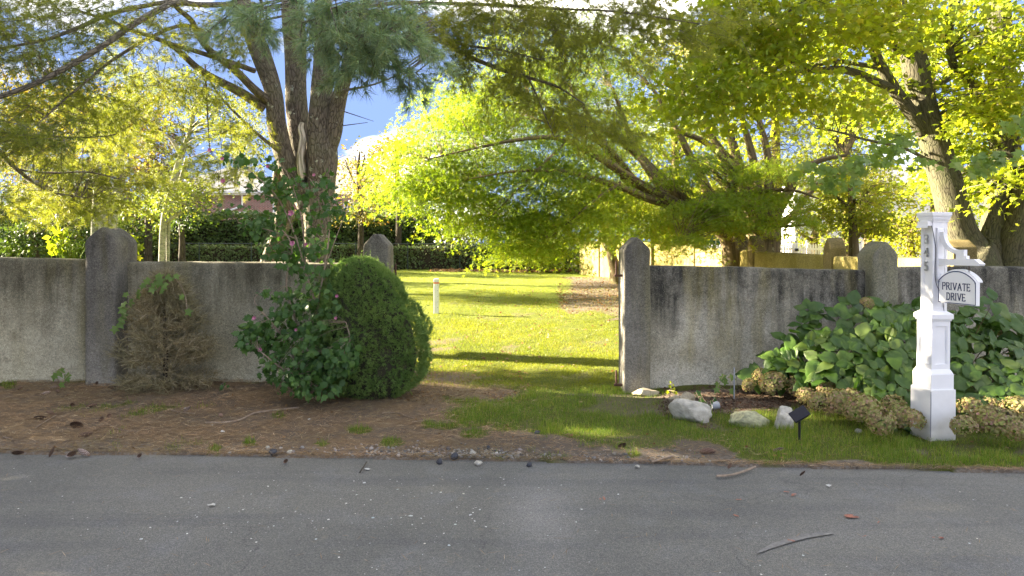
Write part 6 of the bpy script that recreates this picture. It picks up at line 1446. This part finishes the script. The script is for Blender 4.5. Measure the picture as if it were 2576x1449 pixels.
M_mulch = leafmat('bark_mulch', [(.075, .045, .03), (.12, .075, .05), (.05, .032, .022), (.19, .14, .1)], .02, (1, 1, 1), .95, 2, .05)
mb = MB(); nn_ = len(pz_) * 7; pr_ = np.repeat(pz_, 7, 0) + R.normal(0, .05, (nn_, 3)) * [1, 1, 0]; pr_[:, 2] = gz(pr_[:, 0], pr_[:, 1]) + .012
scatter(mb, T_dia, pr_, R.normal(0, 1, (nn_, 3)) * [1, 1, .15], R.normal(0, .3, (nn_, 3)) + [0, 0, 1], R.uniform(.012, .045, nn_)); mb.build('bark_mulch', M_mulch, kind='stuff')
# fallen leaves: at the foot of the wall, along the far end of the lawn, a few on the road
mb = MB(); n = 900; u = R.uniform(1020, 1330, n); v = R.uniform(935, 1012, n); pp = np.array([GP(a, b, .012) for a, b in zip(u, v)]); scatter(mb, T_dia, pp, R.normal(0, 1, (n, 3)) * [1, 1, .2], R.normal(0, .4, (n, 3)) + [0, 0, 1], R.uniform(.02, .06, n))
n = 1500; u = R.uniform(1400, 1560, n); v = np.clip(R.normal(735, 26, n), 700, 800); pp = np.array([GP(a, b, .02) for a, b in zip(u, v)]); scatter(mb, T_dia, pp, R.normal(0, 1, (n, 3)) * [1, 1, .2], R.normal(0, .4, (n, 3)) + [0, 0, 1], R.uniform(.04, .10, n))
n = 2600; x = R.uniform(-4, 4, n); y = R.uniform(32.5, 36.5, n); scatter(mb, T_dia, np.stack([x, y, gz(x, y) + .04], 1), R.normal(0, 1, (n, 3)) * [1, 1, .2], R.normal(0, .5, (n, 3)) + [0, 0, 1], R.uniform(.08, .2, n))
n = 500; x = R.uniform(-1.3, 2.2, n); y = R.uniform(9, 22, n); scatter(mb, T_dia, np.stack([x, y, gz(x, y) + .03], 1), R.normal(0, 1, (n, 3)) * [1, 1, .2], R.normal(0, .5, (n, 3)) + [0, 0, 1], R.uniform(.03, .08, n))
n = 260; x = R.uniform(-4.5, 4.5, n); y = road_y(x) + R.uniform(.05, 2.3, n); scatter(mb, T_dia, np.stack([x, y, gz(x, y) + .025], 1), R.normal(0, 1, (n, 3)) * [1, 1, .2], R.normal(0, .5, (n, 3)) + [0, 0, 1], R.uniform(.015, .045, n))
mb.build('fallen_leaves', M_dryleaf, kind='stuff')

# stones
def stone_mesh(name, m, seed, sub=2, flat=.7, rough=.5, facet=True):
    b = bmesh.new(); bmesh.ops.create_icosphere(b, subdivisions=sub, radius=.5); r_ = np.random.default_rng(seed)
    pl_ = norm(r_.normal(size=(9, 3))); h_ = r_.uniform(.30, .46, 9)
    for v_ in b.verts:
        c = np.array(v_.co)
        if facet:
            for q, hh in zip(pl_, h_):
                s_ = c.dot(q) - hh
                if s_ > 0: c = c - q * s_ * .92
        c = c * (1 + rough * .25 * float(n2(c[0] * 6 + seed, c[1] * 6 + c[2] * 5, 1.0, seed % 5) + .4 * n2(c[0] * 19 + seed, c[1] * 17 + c[2] * 18, 1.0, 3))); v_.co = c
    me = bpy.data.meshes.new(name); b.to_mesh(me); b.free()
    me.polygons.foreach_set('use_smooth', np.full(len(me.polygons), True)); me.materials.append(m); return me
def stone(name, label, u, v, wpx, hpx, dpt, m, seed, rz=0., tilt=0., cat='stone', group=None, sub=4):
    """u, v: middle of its foot"""
    g = GP(u, v); d = g[1]; w = wpx * d / F; h = hpx * d / F
    o = link(name, stone_mesh(name, m, seed, sub)); tag(o, label, cat, group)
    o.scale = (w * 1.12, dpt, h * 1.45); o.location = (g[0], g[1] + dpt * .3, g[2] + h * .38); o.rotation_euler = (0, tilt, rz); return o
stone('boulder', 'largest pale grey boulder, sloping to the right, half in the grass edging the bed', 1744, 1064, 108, 52, .26, M_rock_a, 3, 0, .22)
stone('boulder', 'low mossy grey-green boulder with dark blotches in the middle of the bed edge', 1891, 1076, 94, 40, .24, M_rock_b, 14, 0, .14)
stone('boulder', 'upright blocky pale boulder right behind the black solar spotlight', 1979, 1080, 50, 54, .15, M_rock_a, 25)
stone('boulder', 'flat tan stone at the foot of the right gate pillar', 1625, 998, 64, 18, .22, M_rock_c, 8, .2)
stone('boulder', 'squarish flat beige stone behind the grass, left of the largest boulder', 1702, 1014, 40, 18, .12, M_rock_c, 31)
stone('boulder', 'leaning slab-like stone on top of the largest boulder, behind the weed', 1732, 1022, 34, 34, .10, M_rock_c, 19, 0, -.6)
stone('boulder', 'small rounded white stone lying in the bed left of the address post', 2161, 1090, 16, 10, .05, M_rock_a, 5)
for k, (u, v, w, h_, lb) in enumerate([(684, 1146, 28, 17, 'largest dark stone by the road edge below the rose of Sharon'), (728, 1143, 22, 10, 'flat dark stone just right of the largest dark one by the road'), (1143, 1156, 24, 18, 'dark angular stone at the left end of the gravel patch'), (1187, 1148, 22, 15, 'grey rounded stone standing above the gravel patch'),
        (1105, 1167, 22, 14, 'dark stone low in the gravel at the road edge'), (1202, 1171, 26, 11, 'flat dark slab in the middle of the gravel'), (1332, 1174, 20, 11, 'dark stone at the right end of the gravel'), (1351, 1094, 17, 13, 'black stone alone in the bare soil above the gravel'), (1229, 1132, 13, 12, 'small black stone in the dirt between two grass tufts'), (672, 1134, 16, 16, 'reddish-grey stone behind the largest dark one by the road'), (1604, 1178, 14, 9, 'pale stone at the road edge near the stick')]):
    stone('stone', lb, u, v, w * .8, h_ * .8, w * .0032, M_stone_dark if k not in (1, 3, 5, 9, 10) else M_rock_a, 40 + k, 0, 0, 'stone', 'stones along the road edge', 2)
mb = MB(); _ic = stone_mesh('pebble', M_rock_a, 77, 1); cub = (np.array([v_.co[:] for v_ in _ic.vertices]) * [1.2, 1, .8], np.array([f_.vertices[:] for f_ in _ic.polygons])); bpy.data.meshes.remove(_ic)
n = 1300; x = np.concatenate([R.normal(-.55, .42, n // 2), R.uniform(-2.4, 1.6, n // 2)]); y = road_y(x) + np.abs(R.normal(.02, .13, n)) + .03; k_ = R.uniform(0, 1, n) < np.where(np.abs(x + .45) < .8, 1, .45); x, y = x[k_], y[k_]
scatter(mb, cub, np.stack([x, y, gz(x, y) + .012], 1), rsph(len(x)) * [1, 1, .3], R.normal(0, .3, (len(x), 3)) + [0, 0, 1], np.minimum(R.exponential(.010, len(x)) + .007, .045))
M_grav = leafmat('mixed_gravel', [(.30, .28, .25), (.12, .12, .13), (.42, .40, .37), (.2, .17, .14), (.07, .075, .085)], 0.0, (1, 1, 1), .9, 3, .1)
mb.build('gravel', M_grav, kind='stuff')
# petals and grit on the road
mb = MB(); n = 560; u = np.concatenate([R.uniform(0, 2576, 200), R.normal(950, 260, 360)]); v = np.concatenate([R.uniform(1170, 1449, 200), np.clip(R.normal(1265, 60, 360), 1178, 1445)]); k_ = v > 1172 + u * .02; u, v = u[k_], v[k_]; n = len(u)
d = F * EYE / (v - V0); pp = np.stack([(u - U0) * d / F, d, np.full(n, .004)], 1); scatter(mb, T_petal, pp, R.normal(0, 1, (n, 3)) * [1, 1, .05], R.normal(0, .1, (n, 3)) + [0, 0, 1], R.exponential(.0045, n) + .003)
mb.build('fallen_petals', leafmat('white_petal', [(.5, .52, .5), (.62, .63, .6), (.45, .5, .52), (.6, .58, .5)], .1, (1, 1, 1), .8, 3), kind='stuff')
mb = MB(); n = 150; u = R.uniform(0, 2576, n); v = R.uniform(1180, 1449, n); k_ = v > 1172 + u * .02; u, v = u[k_], v[k_]; n = len(u); d = F * EYE / (v - V0); a = R.uniform(0, 3.14, n); c = np.stack([(u - U0) * d / F, d, np.full(n, .004)], 1); e = np.stack([np.cos(a), np.sin(a), 0 * a], 1) * R.uniform(.02, .06, (n, 1)); s_ = np.stack([-np.sin(a), np.cos(a), 0 * a], 1) * .0014
mb.add(np.stack([c - e, c + s_, c + e, c - s_], 1).reshape(-1, 3), np.arange(n * 4).reshape(-1, 4)); mb.build('road_needles', M_litter, kind='stuff')
# worn orange-red paint marks
M_redp = simple('worn_red_paint', (.30, .12, .075), .8, .3, 60, .3, 120)
for k, (u, v, w, h_, lb) in enumerate([(1520, 1255, 14, 8, 'small red-orange paint blot in the middle of the road'), (1995, 1245, 24, 7, 'red paint smear near the road edge below the spotlight'), (1980, 1238, 16, 5, 'thin red paint streak just above the smear near the road edge'), (2145, 1303, 44, 12, 'largest orange-red paint patch on the road, right of centre'), (1860, 1258, 16, 4, 'faint pink-red paint dash left of the smear'), (1855, 1299, 18, 5, 'short orange paint dash below the faint pink one'),
        (1992, 1361, 20, 7, 'red paint spot beside the pale scrape on the road'), (2362, 1352, 30, 6, 'long orange paint dash nearest the right edge of the road'), (2210, 1315, 10, 6, 'tiny orange paint spot right of the largest patch'), (2176, 1350, 10, 4, 'tiny red paint fleck below the largest patch')]):
    mb = MB()
    for j in range(5):
        uu, vv = u + R.normal(0, w * .22), v + R.normal(0, h_ * .2); ww, hh = w * R.uniform(.10, .28), h_ * R.uniform(.12, .3); q = []
        for i in range(9):
            a = i * 2 * math.pi / 9; rr_ = R.uniform(.6, 1.15); d = F * EYE / (vv + math.sin(a) * hh * rr_ - V0); q.append(((uu + math.cos(a) * ww * rr_ - U0) * d / F, d, .0035 + .0006 * j))
        mb.add(q, [list(range(9))[::-1]])
    tag(mb.build('paint_mark', M_redp), lb, 'paint mark', 'red paint marks on the road')
mb = MB(); M_scuff = simple('pale_scuff', (.165, .16, .145), .9, .3, 30, .2, 90)
cen = [(1905, 1392), (1940, 1375), (1985, 1360), (2030, 1349), (2070, 1344), (2098, 1343)]; up_ = []; dn_ = []
for k, (u, v) in enumerate(cen):
    hw_ = [2, 6, 7, 6, 4, 1][k]; up_.append((u, v - hw_)); dn_.append((u, v + hw_))
q = [((u - U0) * EYE / (v - V0), F * EYE / (v - V0), .0032) for u, v in up_ + dn_[::-1]]; mb.add(q, [list(range(12))]); tag(mb.build('scrape_mark', M_scuff), 'pale curved scrape mark on the road at lower right', 'scrape mark')
# ---- pine cones
def cone_mesh(name, m, opened=1.0):
    mb = MB(); n = 0
    for r_ in range(11):
        t_ = r_ / 10; rad_ = .17 * math.sin(math.pi * (.16 + .78 * t_)) ** .8 * opened; k = 8
        for j in range(k):
            a = (j + .5 * (r_ % 2)) * 2 * math.pi / k + .2 * r_; o = np.array([math.cos(a), math.sin(a), 0]); s_ = np.array([-math.sin(a), math.cos(a), 0]); z = t_ - .5
            A = o * rad_ * .25 + [0, 0, z]; B = o * rad_ + [0, 0, z + .10]; w = rad_ * .42
            mb.add([A - s_ * w * .5, A + s_ * w * .5, B + s_ * w, B + o * .02 + [0, 0, .025], B - s_ * w, B - o * .03 + [0, 0, -.03]], [(0, 1, 2, 3), (0, 3, 4, 0)][:1] + [(0, 3, 4, 4)][:0], 0); mb.add([A - s_ * w * .5, B + o * .02 + [0, 0, .025], B - s_ * w], [(0, 1, 2)], 0)
            mb.add([B + s_ * w, B + o * .035 + [0, 0, .045], B - s_ * w, B + o * .01], [(0, 1, 2), (0, 2, 3)], 1)
    tube(mb, [(0, 0, -.5, .03), (0, 0, 0, .06), (0, 0, .5, .02)], 6, 1); return mb.mesh(name, m)
M_c0 = simple('cone_dark', (.10, .062, .042), .9, .3, 60); M_c1 = simple('cone_brown', (.17, .11, .07), .9, .3, 60); M_c2 = simple('cone_resin_tips', (.5, .42, .38), .8, .2, 60); M_c3 = simple('cone_pink_brown', (.28, .17, .13), .9, .3, 60)
cm = [cone_mesh('pine_cone', [M_c0, M_c1]), cone_mesh('pine_cone', [M_c1, M_c2]), cone_mesh('pine_cone', [M_c1, M_c3], 1.15)]
for (u, v, s_, a, kd, lb) in [(191, 1077, .20, .15, 0, 'big blackened pine cone lying in the needles below the left pillar'), (180, 1151, .13, .1, 1, 'pale-tipped pine cone at the road edge, left of a pair'), (213, 1148, .13, -.4, 1, 'pale-tipped pine cone at the road edge, right of a pair'), (43, 1148, .11, .1, 0, 'dark pine cone at the road edge near the left corner'), (130, 1145, .09, 1.2, 0, 'small dark upright pine cone at the road edge'),
        (50, 983, .12, .1, 0, 'dark pine cone near the foot of the wall at far left'), (137, 980, .10, .2, 1, 'pale pine cone below the vine seedling'), (114, 996, .11, .3, 1, 'grey-tipped pine cone left of the dark one below the seedling'), (146, 990, .12, -.1, 0, 'dark pine cone right of the grey-tipped one'), (242, 972, .10, .9, 0, 'dark pine cone against the foot of the broad pillar'), (283, 979, .13, .1, 0, 'dark pine cone between pillar and dead shrub'),
        (169, 1001, .07, .6, 0, 'tiny dark cone below the broad pillar'), (182, 1026, .12, .1, 0, 'low dark cone half buried in the needles at left'), (228, 1027, .12, .0, 0, 'dark cone half buried left of the dead shrub'), (128, 1047, .11, 1.3, 2, 'pinkish open cone standing upright at left'), (98, 1058, .12, 0., 0, 'long dark cone lying flat at left'), (255, 1063, .14, 1.2, 0, 'large black cone leaning against a grey one'),
        (275, 1054, .12, .4, 2, 'grey-brown cone beside the large black one'), (212, 1102, .14, 0., 0, 'blackened cone in the needles above the pale pair'), (351, 1155, .09, .1, 1, 'small banded cone at the road edge below the dead shrub'), (469, 1038, .10, .9, 1, 'open cone in front of the dead shrub'), (556, 1053, .10, .0, 2, 'brown cone lying left of the long lichen branch'), (719, 1169, .075, .5, 2, 'pine cone on the very edge of the asphalt'),
        (1778, 1144, .15, .0, 2, 'pinkish brown cone in the dirt left of the grass'), (1956, 1140, .10, .4, 1, 'black and white cone in the grass below the spotlight'), (1566, 1128, .1, .2, 0, 'dark cone in the bare dirt right of the gravel'), (1835, 1182, .08, .7, 0, 'rotting dark cone near the stick on the road edge'), (2018, 1201, .06, 1.0, 0, 'curled dark cone scrap on the asphalt edge')]:
    g = GP(u, v, .03); o = tag(link('pine_cone', cm[kd]), lb, 'pine cone', 'pine cones on the ground'); o.location = [float(c) for c in g]
    o.rotation_euler = (R.uniform(0, 6), math.pi / 2 - a, R.normal(0, .5)); o.scale = (s_ * .85, s_ * .85, s_ * .85)
# ---- sticks
for k, (pts, w, lb) in enumerate([([(516, 1068), (560, 1068), (604, 1061), (640, 1044), (690, 1037), (752, 1030)], 6, 'long lichen-grey branch lying below the rose of Sharon'), ([(962, 1044), (1000, 1043), (1036, 1056), (1082, 1062)], 2.6, 'thin bent twig on the needles before the round evergreen'), ([(1036, 1066), (1095, 1061)], 3.2, 'short straight pale twig just below the bent one'),
        ([(1638, 1168), (1665, 1160), (1692, 1152)], 6, 'broken bleached stick in the dirt by the road'), ([(1803, 1204), (1838, 1201), (1870, 1192), (1900, 1180)], 6, 'crooked brown stick lying on the asphalt edge'), ([(88, 1082), (112, 1066), (142, 1049)], 3, 'pale split twig in the needles at left'), ([(8, 1104), (30, 1110)], 4, 'short grey stick near the left corner'), ([(430, 1036), (455, 1042), (490, 1045)], 3, 'grey twig in front of the dead shrub'), ([(905, 1195), (922, 1168)], 3, 'little dark twig standing off the road edge'), ([(255, 1062), (300, 1085), (345, 1090)], 2, 'thin curved straw-coloured twig right of the black cone')]):
    l_ = [GP(u, v, .018) for u, v in pts]; mb = MB(); tube(mb, [(*q, w * q[1] / F / 2) for q in l_], 6, 3, .2)
    tag(mb.build('stick', M_stick if k in (1, 2, 3, 5, 9) else M_bk_dark if k == 8 else M_stick, smooth=True), lb, 'stick', 'sticks on the ground')
# ---- little things in the bed and on the lawn
g = GP(2011, 1118); sp = thing('solar_spotlight', 'black solar spotlight on a ground spike in the grass', 'garden light', g); sp.scale = (.86, .86, .95)
mb = MB(); tube(mb, [(0, 0, -.1, .012), (0, 0, .02, .012), (0, 0, .2, .014), (0, 0, .235, .016)], 8, 1); bev(mb.build('spike', M_black, sp), .001)
mb = MB(); M = Matrix.Translation((0, 0, .285)) @ Matrix.Rotation(rad(-28), 4, 'Y') @ Matrix.Rotation(rad(34), 4, 'X'); box(mb, -.088, .088, -.062, .062, -.008, .006, M=M); bev(mb.build('solar_panel', simple('solar_cells', (.008, .009, .016), .5, .3, 50, spec=.25), sp), .004)
mb = MB(); box(mb, -.075, .075, -.045, .055, -.05, -.0085, M=M, tx=.0); bev(mb.build('lamp_housing', M_black, sp), .012)
g = GP(1098, 789); mk_ = thing('marker_post', 'white plastic marker post with orange band standing on the lawn', 'marker post', g)
hh_ = 88 * g[1] / F; ww_ = 12.5 * g[1] / F / 2; mb = MB(); box(mb, -ww_, ww_, -ww_, ww_, -.1, hh_ * .93); bev(mb.build('post', M_white, mk_), .006)
mb = MB(); box(mb, -ww_ - .003, ww_ + .003, -ww_ - .003, ww_ + .003, hh_ * .86, hh_ * .90); mb.build('orange_band', M_orange, mk_)
mb = MB(); box(mb, -ww_ * 1.1, ww_ * 1.1, -ww_ * 1.1, ww_ * 1.1, hh_ * .931, hh_, tx=.006, ty=.006); bev(mb.build('cap', M_white, mk_), .006)
for k in range(5):
    mb = MB(); z = hh_ * (.82 - k * .16); tube(mb, [(ww_ * .55, -ww_ - .001, z, .007), (ww_ * .55, -ww_ - .004, z, .006)], 8, 1); mb.build('hole', M_black, mk_)
g = GP(1797, 1030); po = thing('plant_pot', 'small grey plastic cup lying tipped over in the bed', 'pot', g + np.array([0, 0, .035]), .4); mb = MB()
tube(mb, [(-.045, 0, 0, .032), (.03, 0, .004, .042), (.04, 0, .004, .046), (.04, 0, .004, .040), (-.03, 0, .002, .028)], 16, 1, curve=False, cap=True); mb.build('cup', M_pot, po, smooth=False)
g = GP(1847, 1006); ir = thing('stake', 'thin grey plastic stake standing in the bed before the wall', 'stake', g); mb = MB(); tube(mb, [(0, 0, -.05, .008), (0, 0, .36, .008)], 8, 1); mb.build('rod', M_pot, ir); mb = MB(); tube(mb, [(.015, 0, .33, .002), (.03, 0, .2, .002), (.06, 0, .03, .002), (.12, .02, .0, .002)], 5, 3); mb.build('tube', M_wire, ir)
g = GP(1920, 990); ir = thing('sprinkler_riser', 'black sprinkler riser just showing above the hydrangea leaves', 'sprinkler', (g[0], 7.8, 0)); mb = MB(); z_ = wz(919, 7.8); tube(mb, [(0, 0, 0, .008), (0, 0, z_ - .03, .008)], 8, 1); mb.build('pipe', M_black, ir); mb = MB(); tube(mb, [(0, 0, z_ - .03, .012), (0, 0, z_, .01)], 8, 1); mb.build('nozzle', M_white, ir)
for k, (u, v, lb) in enumerate([(465, 1030, 'white bottle-cap-sized scrap in the needles before the dead shrub'), (560, 1088, 'torn white paper strip standing in the needles'), (533, 1073, 'white crumpled scrap left of the lichen branch'), (778, 1058, 'pale grey scrap in the needles below the rose of Sharon'), (533, 1274, 'white torn scrap lying on the road, left of centre'), (2083, 1224, 'white torn scrap on the road near the right verge'), (926, 1183, 'pale flattened scrap at the road edge')]):
    g = GP(u, v, .006) if v < 1165 else np.array([*P(u, v, F * EYE / (v - V0))[:2], .004]); mb = MB(); w = .028 if k else .018; q = [(w * math.cos(a) * R.uniform(.5, 1.2), w * .7 * math.sin(a) * R.uniform(.5, 1.2), .004 + R.uniform(0, .008)) for a in np.linspace(0, 5.7, 8)]; q = [(0, 0, .012)] + q
    mb.add(q + [(x, y, z - .003) for x, y, z in q], [(0, i, i % 8 + 1) for i in range(1, 9)] + [(9, 9 + i % 8 + 1, 9 + i) for i in range(1, 9)]); o = tag(mb.build('paper_scrap', M_white_worn), lb, 'litter', 'scraps of litter'); o.location = [float(c) for c in g]
    if k == 1: o.rotation_euler = (1.3, .3, 0)
